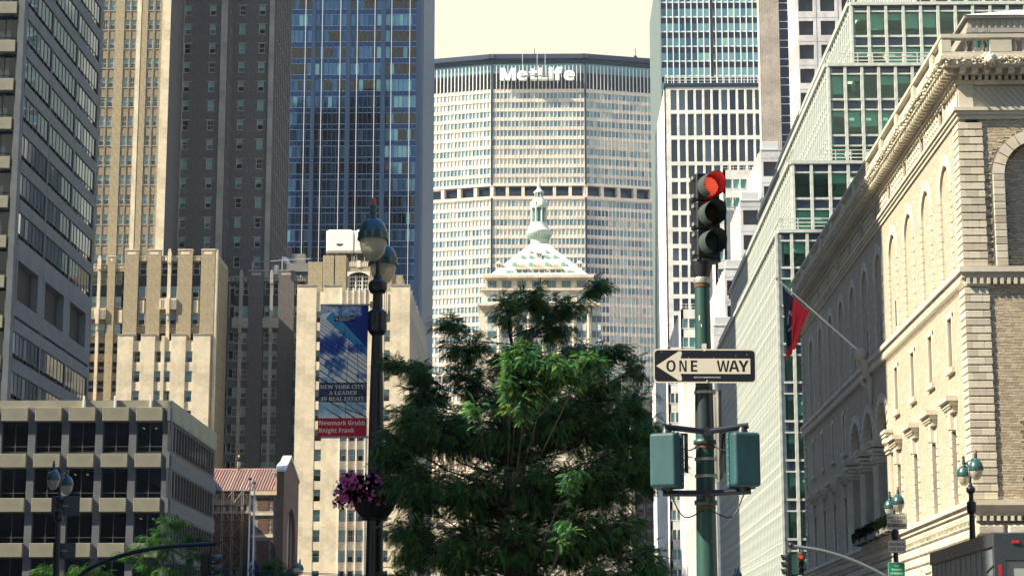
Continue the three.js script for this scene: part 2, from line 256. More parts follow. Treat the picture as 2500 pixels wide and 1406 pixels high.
// ---------- tall concrete tower behind it ----------
{
  const o = thing('office_tower', 'tall concrete office tower with long ribbon windows at the left edge', 'building');
  const r = rng(5), F = FN(-205), FS = FW(-54.3), H = 190;
  const core = new G(); core.box(-90, -56.2, 0, H, -244, -207); core.build('core', M.room, o);
  const rows = []; for (let k = 0; k < 30; k++) { const t = 66.86 + 4.13 * (k - 12); rows.push(t); }       // top of each spandrel band
  const bays = [[206, 217.6], [217.6, 229.4], [229.4, 240.5]];
  const cp = new G(FS); cp.box(205.0, 206, 0, H, -0.6, -0.02); cp.box(240.3, 241.2, 0, H, -0.6, -0.02); cp.build('corner_pier', M.concGreyShade, o);
  const mull = new G(FS); for (const [a] of bays.slice(1)) mull.box(a - 0.22, a + 0.22, 0, H, -0.55, -0.03); mull.build('mullion_pier', M.concGreyShade, o);
  const upper = new G(FS); // storeys above the picture
  const cache = {};
  rows.forEach((t, k) => {
    if (t > 100) { upper.box(206, 240.3, t - 1.35, t, -0.5, 0); return; }
    if (t > 40.5 && t < 43.5) return;             // louvred plant storeys in between
    for (const [a, b] of bays) {
      const s = new G(FS); s.cham(a + 0.03, b - 0.03, t - 1.35, t, -0.5, 0, 0.06); s.build('spandrel', M.concGreyShade, o);
      if (t > 36 && t < 39) continue;
      const fr = new G(FS), n = 7, wv = 2.78, v0 = t; fr.box(a + 0.25, b - 0.25, v0, v0 + 0.07, -0.25, -0.08); fr.box(a + 0.25, b - 0.25, v0 + 0.55, v0 + 0.6, -0.22, -0.1);
      for (let q = 0; q <= n; q++) { const u = a + 0.25 + (b - a - 0.5) * q / n; fr.box(u - 0.025, u + 0.025, v0 + 0.07, v0 + wv, -0.22, -0.11); }
      const w = fr.build('window', M.frameDark, o);
      const pwid = (b - a - 0.5) / n; const key = pwid.toFixed(3); if (!cache[key]) { const p = new G(); p.box(0.035, pwid - 0.035, 0.6, wv, 0, 0.015); cache[key] = p.geo(); }
      for (let q = 0; q < n; q++) { const p = mesh('pane', cache[key], M.coatBlue); const F2 = FS.clone().multiply(T(a + 0.25 + pwid * q, v0, -0.17)).multiply(new M4().makeRotationY((r() - 0.5) * 0.005)).multiply(new M4().makeRotationX((r() - 0.5) * 0.004)); p.applyMatrix4(F2); w.add(p); }
    }
  });
  upper.build('upper_storeys', M.concGreyShade, o);
  const ug = new G(FS); ug.box(206, 240.3, 101, H, -0.6, -0.55); ug.build('upper_glazing', M.coatBlue, o);
  // two-storey plant floor: deep frames round louvres
  for (const [a, b] of bays) {
    const f = new G(FS); f.box(a + 0.05, a + 0.9, 39.9, 44.6, -0.9, 0); f.box(b - 2.2, b - 0.05, 39.9, 44.6, -0.9, 0); f.box(a + 0.05, b - 0.05, 44.0, 45.2, -0.9, 0.01); f.box(a + 0.05, b - 0.05, 38.2, 39.9, -0.9, 0.01); f.build('plant_frame', M.concGreyShade, o);
    const l = new G(FS); for (let v = 39.95; v < 44; v += 0.16) l.box(a + 0.9, b - 2.2, v, v + 0.06, -1.1, -0.75); l.box(a + 0.9, b - 2.2, 39.9, 44, -1.25, -1.15); l.build('louvre', M.louver, o, 'stuff');
  }
  // front: projecting spandrel boxes
  const bg = new G(); bg.cham(0, 2.6, 0, 1.25, -0.6, 0, 0.03); const bgg = bg.geo();
  rows.forEach(t => { if (t > 78) return; for (const x of [-57.75, -61.0]) { put(mesh('spandrel', bgg, M.conc), F, x, t - 1.25, 0, o); const w = new G(F); w.box(x, x + 2.6, t, t + 2.88, -1.2, -1.1); const q = w.build('window', M.glassDark, o); const m2 = new G(F); m2.box(x + 1.25, x + 1.32, t, t + 2.88, -1.1, -1.0); m2.box(x, x + 2.6, t + 0.55, t + 0.62, -1.1, -1.0); const mm = m2.build('frame', M.frameDark, o); } });
  const pr = new G(F); pr.box(-55.1, -54.3, 0, H, -1.3, -0.45); pr.box(-58.2, -57.8, 0, H, -1.3, -0.45); pr.box(-90, -58.2, 78, H, -1.3, -0.2); pr.box(-58.2, -54.3, 78, H, -0.45, -0.1); pr.build('pier', M.concGreyShade, o);
  base(o, -70, 0, -222);
}
// ---------- unseen towers to the left, placed and sized for the shade they cast ----------
{
  const o = thing('unseen_bronze_tower', 'unseen dark bronze office slab left of the view, placed to shade the club facade', 'building');
  const g = new G(); g.box(-60, -49, 0, 157, -157, -104.4); g.build('walls', mat(0.05, 0.04, 0.03, { roughness: 0.4 }), o); const f = new G(FW(-49)); for (let u = 108; u < 157; u += 1.4) f.box(u, u + 0.15, 0, 157, 0, 0.2); f.build('mullions', M.frameDark, o, 'stuff'); base(o, -65, 0, -130);
  const p = thing('unseen_shading_slab', 'unseen pale mid-rise slab left of the view, placed and sized to shade the near avenue', 'building');
  const g2 = new G(); g2.box(-70, -25, 0, 46, -68, -19.9); g2.build('walls', M.concGreyShade, p); const f2 = new G(FW(-25)); for (let v = 6; v < 44; v += 3.8) f2.box(21, 70, v, v + 2, 0, 0.12); f2.build('window_bands', M.navy, p, 'stuff'); base(p, -45, 0, -50);
}

{ // unseen blocks round the avenue, placed and sized to close off low sky light
  const blk = (x0, x1, z0, z1, h, label) => { const o = thing('unseen_city_block', label, 'building', 'unseen blocks placed to cut low sky light'); const g = new G(); g.box(x0, x1, 0, h, z0, z1); g.build('walls', M.blockWall, o); const w = new G(); for (let v = 5; v < h - 2; v += 3.7) { w.at(FW(x1)).box(-z1 + 1, -z0 - 1, v, v + 1.8, 0, 0.1); w.at(FE(x0)).box(z0 + 1, z1 - 1, v, v + 1.8, 0, 0.1); w.at(FN(z0)).box(x0 + 1, x1 - 1, v, v + 1.8, -0.1, -0.02); } w.build('window_bands', M.navy, o, 'stuff'); base(o, (x0 + x1) / 2, 0, (z0 + z1) / 2); };
  [[-182, -142, -90, 10, 104], [-190, -145, -190, -100, 100], [-186, -146, -290, -200, 96], [-190, -146, -395, -300, 92], [-188, -150, -500, -405, 98], [-190, -146, -620, -510, 96]].forEach(([a, b, c, d, h], k) => blk(a, b, c, d, h, ['first', 'second', 'third', 'fourth', 'fifth', 'sixth'][k] + ' city block out of view east of the avenue, placed to cut low sky light, counted from the camera'));
  blk(-72, -26, 26, 92, 96, 'city block out of view behind the camera, east side'); blk(21, 66, 4, 80, 105, 'city block out of view beside the camera, west side'); blk(21, 62, -84, -30, 34, 'city block out of view west of the near avenue'); blk(-70, -26, 110, 180, 110, 'farther city block out of view behind the camera, east side'); blk(21, 66, 98, 170, 120, 'farther city block out of view behind the camera, west side');
}
// ---------- brick hotel tower with its wings ----------
{
  const o = thing('hotel_tower', 'tan brick hotel tower with paired sash windows and stepped wings', 'building');
  const r = rng(77), H = 185;
  let count = 0;
  const addWins = (F, cols, depth, cap = 9999) => { for (const [a, b, rows] of cols) for (const [p, q] of rows) if (count < 330 && q < 128) { count++; const w = hotelWin(r, +(b - a).toFixed(2), +(q - p).toFixed(2)); put(w, F, (a + b) / 2, p, -depth + 0.12, o); const s = new G(); s.box(-(b - a) / 2 - 0.06, (b - a) / 2 + 0.06, -0.14, 0, -0.1, 0.22); mesh('sill', s.geo(), M.limeDarkShade, w); } };
  // sunlit tower
  {
    const F = FN(-352), R = rowsFrom(120.72 + 3.54 * 2, 1.78, 3.54, 16), cs = [[-79.24, -78.28], [-77.94, -76.98], [-75.26, -74.36], [-74.06, -73.2], [-71.1, -70.22], [-69.8, -68.98]];
    const g = new G(); const cols = cs.map(([a, b]) => [a, b, R]);
    wall(g, F, -82, -67.15, 60, 128, [], -0.9, -0.75);
    const piers = [[-82, -79.32], [-76.9, -75.34], [-73.12, -71.18], [-68.9, -67.15]], mids = [[-78.22, -78.0], [-74.3, -74.12], [-70.16, -69.86]];
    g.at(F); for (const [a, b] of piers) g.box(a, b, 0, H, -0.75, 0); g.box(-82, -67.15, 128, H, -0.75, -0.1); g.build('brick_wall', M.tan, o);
    const st = new G(F); st.box(-73.1, -72.35, 0, 128, -0.3, 0.06); st.box(-68.55, -67.12, 0, 128, -0.3, 0.06); st.build('stone_pilaster', M.lime, o);
    const sp = new G(F); for (const [a, b] of cs) for (let k = 0; k < R.length; k++) sp.box(a - 0.05, b + 0.05, R[k][1] - 3.54 * 0 + 0, R[k][1] + 1.76, -0.75, -0.12); for (const [a, b] of mids) sp.box(a, b, 60, 128, -0.75, -0.03); sp.build('spandrel', M.spandrelTan, o);
    addWins(F, cols, 0.38);
    rooms(o, -82, -67.4, -352, 4.5, R.map(q => q[0] - 0.3), 128);
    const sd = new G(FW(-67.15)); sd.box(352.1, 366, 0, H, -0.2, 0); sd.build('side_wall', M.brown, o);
  }
  // shaded tower face in two planes, the right one set back
  {
    const face = (z, x0, x1, cs, pil, R, zb) => {
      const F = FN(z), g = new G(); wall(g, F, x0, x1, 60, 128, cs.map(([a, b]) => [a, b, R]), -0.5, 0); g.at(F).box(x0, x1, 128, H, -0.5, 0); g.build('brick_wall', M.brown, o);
      for (const [a, b] of pil) { const st = new G(F); st.box(a, b, 60, H, -0.2, 0.25); st.build('stone_pilaster', M.limeDarkShade, o); }
      const rc = new G(F); for (const [a, b] of cs) for (const [p, q] of R) rc.box(a - 0.35, b + 0.35, q + 0.03, q + 0.16, -0.1, 0.07); rc.build('stone_lintels', M.limeDarkShade, o, 'stuff'); addWins(F, cs.map(([a, b]) => [a, b, R]), 0.3); rooms(o, x0, x1 - 0.3, z, 4.5, R.map(q => q[0] - 0.3), 128);
      const sd = new G(FW(x1)); sd.box(-z, zb, 0, H, -0.25, 0); sd.build('side_wall', M.brown, o); for (let u = -z + 1.4; u < zb - 1; u += 2.6) { const rb = new G(FW(x1)); rb.box(u, u + 0.8, 60, H, 0, 0.22); rb.build('side_pier', M.brown, o); const ln = new G(FW(x1)); for (let v = 62; v < 128; v += 3.64) ln.box(u + 1.1, u + 2.2, v, v + 0.22, 0, 0.12); ln.build('side_sills', M.limeDarkShade, o, 'stuff'); }
    };
    face(-365, -67.15, -59.0, [[-66.9, -65.75], [-62.3, -61.2]], [[-60.2, -59.02], [-67.1, -66.95]], rowsFrom(124.08 + 3.64, 1.83, 3.64, 16), 371.5);
    face(-371, -59.0, -51.18, [[-57.77, -56.63], [-54.07, -52.94]], [[-52.14, -51.2]], rowsFrom(126.1 + 3.7, 1.86, 3.7, 16), 396);
  }
  // arched wing tops
  const archWin = (w, h) => { const key = 'arch' + w + h; if (!glassCache[key]) { const s = new THREE.Shape(); s.moveTo(-w / 2, 0); s.lineTo(w / 2, 0); s.lineTo(w / 2, h - w / 2); s.absarc(0, h - w / 2, w / 2, 0, Math.PI); const q = w / 2 - 0.07, hh = new THREE.Path(); hh.moveTo(-q, 0.07); hh.lineTo(q, 0.07); hh.lineTo(q, h - w / 2); hh.absarc(0, h - w / 2, q, 0, Math.PI); s.holes.push(hh); const g = new G(); g.add(new THREE.ExtrudeGeometry(s, { depth: 0.1, bevelEnabled: false, curveSegments: 8 })); g.box(-q, q, h * 0.45, h * 0.45 + 0.08, 0.02, 0.08); const m = mesh('window', g.geo(), M.frame); const p = new THREE.Shape(); p.moveTo(-q, 0.07); p.lineTo(q, 0.07); p.lineTo(q, h - w / 2); p.absarc(0, h - w / 2, q, 0, Math.PI); mesh('pane', new THREE.ExtrudeGeometry(p, { depth: 0.012, bevelEnabled: false }).translate(0, 0, 0.03), M.glass, m); glassCache[key] = m; } return glassCache[key].clone(); };
  function wing(z, x0, x1, piers, bays, top, low, wallM, pierM, off) { // bays: [a, b, [window spans]]
    const F = FN(z), g = new G(F), tr = new G(F), dk = new G(F);
    for (const [a, b] of piers) { g.box(a, b, low, top, -0.8, 0); tr.box(a - 0.04, b + 0.04, top, top + 0.18, -0.85, 0.06); tr.box(a + 0.5, b - 0.5, top - 0.75, top - 0.3, -0.2, 0.02); }
    g.build('pier', pierM, o); const sp = { box: (...q) => { const e = new G(F); e.box(...q); e.build('spandrel', wallM, o); } };
    for (const [a, b, ws] of bays) {
      const t2 = top - 1.9 + off;                                                    // arch apex line
      sp.box(a, b, t2, top - 1.1 + off * 0.4, -0.8, -0.25); for (let k = 0; k < 5; k++) tr.box(a + 0.1 + (b - a - 0.2) * k / 5, a + 0.1 + (b - a - 0.2) * (k + 0.55) / 5, top - 1.75 + off * 0.5, top - 1.25 + off * 0.5, -0.3, -0.2); tr.box(a, b, top - 1.1 + off * 0.4, top - 0.98 + off * 0.4, -0.9, -0.15);
      for (const [p, q] of ws) {
        const w = q - p; if (count++ < 400) put(archWin(+w.toFixed(2), 2.2), F, (p + q) / 2, t2 - 2.28, -0.62, o);
        const lv = new G(F); lv.box(p - 0.04, q + 0.04, t2 - 4.2, t2 - 2.36, -0.7, -0.62); for (const e of [0.35, 0.62]) lv.box(p + w * e, p + w * e + 0.05, t2 - 4.1, t2 - 2.45, -0.62, -0.56); lv.build('louvre', M.navy, o);
        const rs = [[t2 - 6.2, t2 - 4.35], [t2 - 10.9, t2 - 9.1]]; addWins(F, [[p, q, rs]], 0.62);
        if (wallM === M.brown) addWins(F, [[p, q, rowsFrom(t2 - 12.3, 1.75, 3.25, 9)]], 0.62);
      }
      
      for (let v = t2 - 9.0; v < t2; v = v + 99) { sp.box(a, b, t2 - 9.05, t2 - 6.3, -0.86, -0.5); }
      for (let k = 0; k < 9; k++) sp.box(a, b, t2 - 12.28 - 3.25 * k, t2 - 10.95 - 3.25 * k, -0.86, -0.5);
      if (ws.length > 1) { const mA = ws[0][1], mB = ws[1][0]; tr.box(mA, mB, low, top - 0.4 + off, -0.7, -0.05); const c = (mA + mB) / 2; tr.box(c - 0.3, c + 0.3, top - 2.2, top - 0.3, -0.1, 0.12); tr.box(c - 0.2, c + 0.2, top - 0.3, top + 0.2, -0.08, 0.1); tr.box(c - 1.4, c + 1.4, t2 - 8.3, t2 - 6.5, -0.55, 0.35); tr.box(c - 0.28, c + 0.28, t2 - 9.2, t2 - 6.4, -0.3, 0.5); tr.box(c - 0.18, c + 0.18, t2 - 10.2, t2 - 9.2, -0.4, 0.2); for (const e of [-1.2, -0.85, 0.7, 1.05]) dk.box(c + e, c + e + 0.15, t2 - 8.1, t2 - 6.7, 0.3, 0.4); }
      else { const c = (a + b) / 2; tr.box(c - 0.38, c + 0.38, t2 - 8.9, t2 - 6.7, -0.6, -0.3); }
    }
    tr.build('stone_trim', wallM === M.brown ? M.limeDarkShade : M.lime, o); dk.build('balcony_panel', M.limeDarkShade, o);
    rooms(o, x0 + 0.2, x1 - 0.3, z, 5.5, Array.from({ length: 17 }, (_, k) => top - 2.5 - k * 3.25), top - 1.7);
  }
  wing(-344, -72.1, -56.7, [[-72.1, -69.74], [-68.25, -65.89], [-63.04, -60.56], [-59.07, -56.71]], [[-69.74, -68.25, [[-69.55, -68.4]]], [-65.89, -63.04, [[-65.85, -64.75], [-64.2, -63.1]]], [-60.56, -59.07, [[-60.45, -59.35]]]], 73.7, 20, M.tan, M.tan, 0);
  wing(-346, -81, -72.1, [[-81, -78.6], [-75.4, -74.1]], [[-78.6, -75.4, [[-78.1, -77.1], [-76.6, -75.6]]], [-74.1, -72.1, [[-74.0, -73.0]]]], 73.0, 20, M.tan, M.tan, -0.6);
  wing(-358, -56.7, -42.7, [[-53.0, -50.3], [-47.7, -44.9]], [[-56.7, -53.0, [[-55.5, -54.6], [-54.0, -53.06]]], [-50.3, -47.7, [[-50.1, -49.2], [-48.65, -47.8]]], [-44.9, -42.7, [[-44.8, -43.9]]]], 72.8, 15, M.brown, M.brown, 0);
  { // flank of the sunlit wing
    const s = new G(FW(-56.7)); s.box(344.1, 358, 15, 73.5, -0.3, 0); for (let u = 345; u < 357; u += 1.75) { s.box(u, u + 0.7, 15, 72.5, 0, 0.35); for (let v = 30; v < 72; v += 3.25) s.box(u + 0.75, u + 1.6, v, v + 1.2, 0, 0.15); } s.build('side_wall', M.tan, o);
    const tr = new G(FW(-56.7)); tr.box(344.05, 345.2, 15, 73.8, 0.02, 0.4); tr.build('corner_stone', M.lime, o);
  }
  // limestone lower wing
  {
    const F = FN(-343.2), R = rowsFrom(56.23, 1.86, 3.34, 12), cs = [[-69.92, -68.80], [-66.24, -65.31], [-64.69, -63.72], [-61.09, -59.98]];
    const g = new G(F); for (const [a, b] of [[-72.65, -70.06], [-68.74, -66.38], [-63.61, -61.18], [-59.91, -57.04]]) g.box(a, b, 15, 58.96, -0.9, 0); for (const [a, b] of [[-70.06, -68.74], [-66.38, -63.61], [-61.18, -59.91]]) { g.box(a, b, 56.25, 58.05, -0.9, -0.32); g.box(a, b, 15, 16, -0.9, -0.3); for (const [p] of R) g.box(a, b, p - 1.48, p, -0.9, -0.22); } g.box(-65.27, -64.74, 15, 58.87, -0.9, -0.05); g.build('stone_wall', M.lime, o);
    addWins(F, cs.map(([a, b]) => [a, b, R]), 0.6);
    const cp = new G(F); for (const [a, b] of [[-72.70, -70.01], [-68.79, -66.30], [-63.66, -61.13], [-59.96, -56.96]]) cp.box(a, b, 58.96, 59.17, -1, 0.08); cp.build('coping', M.limeDarkShade, o);
    const s = new G(FW(-57.04)); s.box(344.1, 348, 15, 58.8, -0.2, 0); s.build('stone_flank', M.lime, o); rooms(o, -72.4, -57.3, -343.2, 4, R.map(q => q[0] - 0.3), 57.8);
  }
  const rail = new G(); rail.bar([-52.5, 74.6, -359], [-41.8, 74.6, -356], 0.07).bar([-52.5, 72.5, -359], [-52.5, 74.6, -359], 0.14).bar([-47, 72.8, -357.4], [-47, 74.6, -357.4], 0.1); rail.build('roof_rail', M.jointGrey, o);
  base(o, -62, 0, -360);
}
// ---------- pale limestone block ----------
{
  const o = thing('limestone_block', 'pale limestone block with one tall arched window at its setback top', 'building');
  const r = rng(9), F = FN(-345), R = rowsFrom(39.83 + 3.354 * 7, 1.96, 3.354, 17), tri = [[-34.95, -34.1], [-33.6, -32.7], [-32.1, -31.2]];
  const cols = [[-39.47, -38.25, R], [-27.95, -26.9, R]], R3 = rowsFrom(39.83 + 3.354, 1.96, 3.354, 10);
  const g = new G(F); const segs = [[-42.75, -39.47], [-38.25, -35.3], [-30.85, -27.95], [-26.9, -23.62]];
  for (const [a, b] of segs) g.box(a, b, 0, 67.6, -0.9, 0);
  for (const [a, b, rows] of cols) { let v = 0; for (const [p, q] of [...rows].reverse()) { g.box(a, b, v, p, -0.9, -0.06); v = q; } g.box(a, b, v, 66.6, -0.9, -0.2); }
  g.box(-35.3, -30.85, 45.3, 66.8, -0.9, -0.15); for (const [p] of R3) g.box(-35.3, -30.85, p - 1.38, p, -0.9, -0.3); g.box(-35.3, -30.85, 0, 9, -0.9, -0.1);
  g.build('stone_wall', M.lime, o);
  const fin = new G(F); for (const u of [-35.25, -33.85, -32.4, -30.95]) fin.box(u - 0.1, u + 0.14, 9, 45.3, -0.6, 0.1); for (const u of [-35.2, -34.2, -33.2, -32.2, -31.2]) fin.box(u - 0.12, u + 0.12, 63, 67.2, -0.2, 0.18); for (let k = 0; k < 8; k++) fin.box(-29.8 + k * 0.33, -29.65 + k * 0.33, 62.8, 66.5, -0.1, 0.1); fin.build('stone_fin', M.limeWhite, o);
  const cp = new G(F); for (const [a, b] of segs) cp.box(a - 0.06, b + 0.06, 67.6, 67.85, -1, 0.1); cp.build('coping', M.limeDarkShade, o);
  for (const [a, b, rows] of [...cols, ...tri.map(([a, b]) => [a, b, R3])]) for (const [p, q] of rows) { const w = hotelWin(r, +(b - a).toFixed(2), +(q - p).toFixed(2)); put(w, F, (a + b) / 2, p, -0.5, o); }
  // setback top
  const F2 = FN(-352), t = new G(F2); for (const [a, b, v] of [[-41.8, -39.3, 73.2], [-39.2, -37.3, 74.3], [-37.1, -35.2, 74.3], [-30.9, -29.3, 74.2], [-29.1, -27.2, 74.35], [-27.2, -25.4, 70.8]]) t.box(a, b, 60, v, -6, (v > 74 ? 0.25 : 0)); t.box(-35.2, -30.9, 71.4, 73.3, -6, 0); t.box(-35.2, -34.8, 60, 71.4, -6, 0); t.box(-31.25, -30.9, 60, 71.4, -6, 0); t.box(-35.2, -30.9, 60, 66.3, -6, 0.05);
  t.build('tower_wall', M.tan, o);
  { const w = new G(F2); for (const u of [-34.8, -33.6, -32.45, -31.3]) w.box(u, u + 0.18, 66.3, 70.8, -0.5, -0.2); for (let k = 0; k < 6; k++) w.box(-34.8, -31.2, 66.9 + k * 0.72, 67.0 + k * 0.72, -0.45, -0.28); for (let k = 0; k < 9; k++) w.box(-34.45 + k * 0.38, -34.39 + k * 0.38, 66.3, 71, -0.45, -0.3); const m = w.build('arched_window', M.limeWhite, o); const p = new G(F2); p.box(-34.8, -31.2, 66.3, 71.2, -0.5, -0.48); p.build('pane', M.glassDark, m); const bk = new G(F2); bk.box(-34.8, -31.2, 66, 71.4, -5, -2); bk.build('room', M.room, m);
    const s = new THREE.Shape(); s.moveTo(-2.0, 0); s.absarc(0, -1.9, 2.75, Math.PI * 0.76, Math.PI * 0.24, true); s.lineTo(1.95, 0.9); s.lineTo(-1.95, 0.9); const a = new G(F2); a.add(new THREE.ExtrudeGeometry(s, { depth: 0.3, bevelEnabled: false }), T(-33.02, 70.5, -0.15)); a.build('arch_head', M.limeWhite, o); const z = new G(F2); for (let k = 0; k < 11; k++) z.box(-34.6 + k * 0.3, -34.45 + k * 0.3, 72.3, 73, 0, 0.08); z.box(-33.3, -32.7, 72.2, 73.4, 0, 0.15); z.build('stone_trim', M.limeWhite, o); }
  const core = new G(); rooms(o, -42.5, -24.1, -345, 5, R.map(q => q[0] - 0.3), 66.3);
  const FS = FW(-23.62), s = new G(FS); s.box(345.9, 394, 0, 66.5, -0.4, -0.2); for (let u = 346.2; u < 394; u += 2.4) { s.box(u, u + 1.1, 0, 67.4 + (u % 5 < 2.4 ? 0.5 : 0), -0.3, 0); for (let v = 3; v < 66; v += 3.354) s.box(u + 1.1, u + 2.4, v, v + 1.4, -0.3, -0.12); } s.build('flank_wall', M.limeDarkShade, o);
  base(o, -33, 0, -368);
}
{ // plant on that roof
  for (const [x, n] of [[-39.2, 'left'], [-34.2, 'right']]) {
    const o = thing('cooling_unit', n === 'left' ? 'white rooftop cooling unit with a dark badge, clear of the lamp' : 'white rooftop cooling unit partly behind the green lamp head', 'cooling unit', 'cooling units on the limestone roof');
    const g = new G(FN(-356)); g.cham(x + 0.05, x + 4.85, 75.9, 79.6, -3, 0, 0.15); g.box(x + 0.4, x + 4.4, 79.6, 79.85, -2.6, -0.3); g.build('housing', M.white, o);
    const b = new G(FN(-356)); b.box(x + 1.8, x + 3.0, 77.1, 77.25, 0, 0.04); b.box(x + 2.0, x + 2.8, 76.9, 77.1, 0, 0.04); b.build('badge', M.navy, o);
    const l = new G(FN(-356)); for (const u of [0.3, 1.7, 3.1, 4.5]) l.box(x + u, x + u + 0.15, 73.4, 75.9, -2.6, -0.2); l.box(x, x + 4.9, 75.6, 75.9, -3, 0.05); l.build('stand', M.limeDarkShade, o);
    const v = new G(FN(-356)); v.box(x + 0.5, x + 4.4, 74, 75.5, -1.2, -1); v.build('vent_panel', M.brown, o); base(o, x + 2.4, 73.4, -357);
  }
  const d = thing('roof_duct', 'grey air duct with curved elbow on the hotel roof beside the limestone block', 'duct'); const g = new G(); g.box(-46.5, -42.6, 72.9, 74.4, -362, -359); g.box(-45.6, -43.3, 74.4, 76.2, -361.5, -359.5); g.build('duct_box', M.concDark, d); const e = new G(); e.add(new THREE.TorusGeometry(1.1, 0.55, 10, 12, Math.PI / 2), T(-47.4, 74.2, -360)); e.bar([-48.5, 72.5, -360], [-48.5, 74.2, -360], 0.55); e.build('elbow', M.alu, d); base(d, -46, 72.5, -360);
}
// ---------- dark blue glass tower ----------
{
  const o = thing('glass_tower', 'dark blue glass skyscraper with thin white vertical fins', 'building');
  const r = rng(40), F = FN(-500), P = 4.27, top0 = 168.2 + P * 3;
  const core = new G(); core.box(-70, -32.4, 0, 205, -550, -503.5); core.build('core', M.room, o);
  const cols = [[-59.47, -58.55], [-50.81, -49.71], [-41.98, -40.88], [-33.16, -31.86], [-68.3, -67.3]];
  cols.forEach(([a, b]) => { const c = new G(F); c.box(a, b, 0, 205, -0.6, 0.55); c.build('column', M.column, o); });
  [-65.73, -61.12, -56.89, -52.29, -48.05, -43.64, -39.41, -34.81].forEach(u => { const f = new G(F); f.box(u - 0.075, u + 0.075, 60, 205, 0, 0.2); f.build('fin', M.finGrey, o); });
  const vis = [coated(0.04, 0.10, 0.235), coated(0.028, 0.07, 0.18), coated(0.055, 0.13, 0.28), coated(0.14, 0.29, 0.42), coated(0.085, 0.20, 0.34)], spand = coated(0.02, 0.05, 0.15, 0.1);
  const w = 1.1, vg = new G(); vg.box(0.05, w - 0.05, 0, 2.82, 0, 0.02); const vgg = vg.geo();
  const groups = []; const bounds = [[-67.3, -59.47], [-58.55, -50.81], [-49.71, -41.98], [-40.88, -33.16]];
  let n = 0; const rest = new G(F), sp = new G(F), mu = new G(F), tr = new G(F), clear = [];
  for (let k = 0; k < 34; k++) {
    const t = top0 - k * P, v0 = t - P + 0.02;                    // spandrel top t, vision below
    const lit = [2, 4, 5, 6, 7, 9, 10, 12, 14, 15, 17].includes(k);
    for (const [a, b] of bounds) {
      const cnt = 7, ww = (b - a) / cnt; sp.box(a, b, t - 1.36, t, -0.1, 0);
      tr.box(a, b, t - 0.03, t + 0.05, 0, 0.06); tr.box(a, b, t - 1.42, t - 1.34, 0, 0.06);
      const dark = lit && r() < 0.75;
      for (let q = 0; q < cnt; q++) {
        const u = a + ww * q; if (!k) mu.box(u - 0.045, u + 0.045, 60, 205, -0.05, 0.1);
        if (dark && r() < 0.7) { clear.push([u, t - P + 0.05, ww, 2.84]); continue; }
        let m = vis[(r() * 3) | 0]; if (a > -41 && r() < 0.7) m = vis[3 + ((r() * 2) | 0)]; else if (r() < 0.16) m = vis[3];
        if (n < 300 && k > 2 && k < 17) { n++; const p = mesh('window', vgg, m); p.scale.x = ww / w; put(p, F, u, t - P + 0.05, -0.06, o); p.rotateX((r() - 0.5) * 0.01); p.rotateY((r() - 0.5) * 0.015); }
        else rest.box(u + 0.05, u + ww - 0.05, t - P + 0.05, t - 1.4, -0.06, -0.04);
      }
      if (dark) for (let q = 0; q < 4; q++) if (r() < 0.7) { const u = a + 0.6 + r() * 6.4, l = new G(F), d = r() < 0.5; l.box(u, u + (d ? 0.07 : 0.5), t - 1.75, t - 1.68, d ? -2.6 : -1.1, -0.9); l.build('ceiling_light', M.tube, o); }
    }
  }
  const cl = new G(F); for (const [u, v, ww, h] of clear) cl.box(u + 0.05, u + ww - 0.05, v, v + h, -0.06, -0.04); cl.build('clear_glazing', pane(0.12, 0.2, 0.36, 1.6), o, 'stuff');
  const fl = new G(F); for (let k = 0; k < 34; k++) fl.box(-67.3, -33.2, top0 - k * P - 1.3, top0 - k * P - 0.2, -3.4, -0.2); fl.build('floor_slab', M.roomGrey, o);
  rest.build('far_windows', vis[0], o, 'stuff'); sp.build('spandrel_glass', spand, o); mu.build('mullions', M.column, o, 'stuff'); tr.build('transoms', mat(0.16, 0.24, 0.36, { roughness: 0.4 }), o, 'stuff');
  const FS = FW(-31.86), s = new G(FS); s.box(500, 552, 0, 205, -0.5, 0); s.build('flank', M.column, o);
  for (let k = 0; k < 13; k++) { const f = new G(FS); f.box(503 + k * 3.7, 504.1 + k * 3.7, 0, 205, 0, 0.5); f.build('flank_rib', M.rib, o); }
  base(o, -50, 0, -525);
}
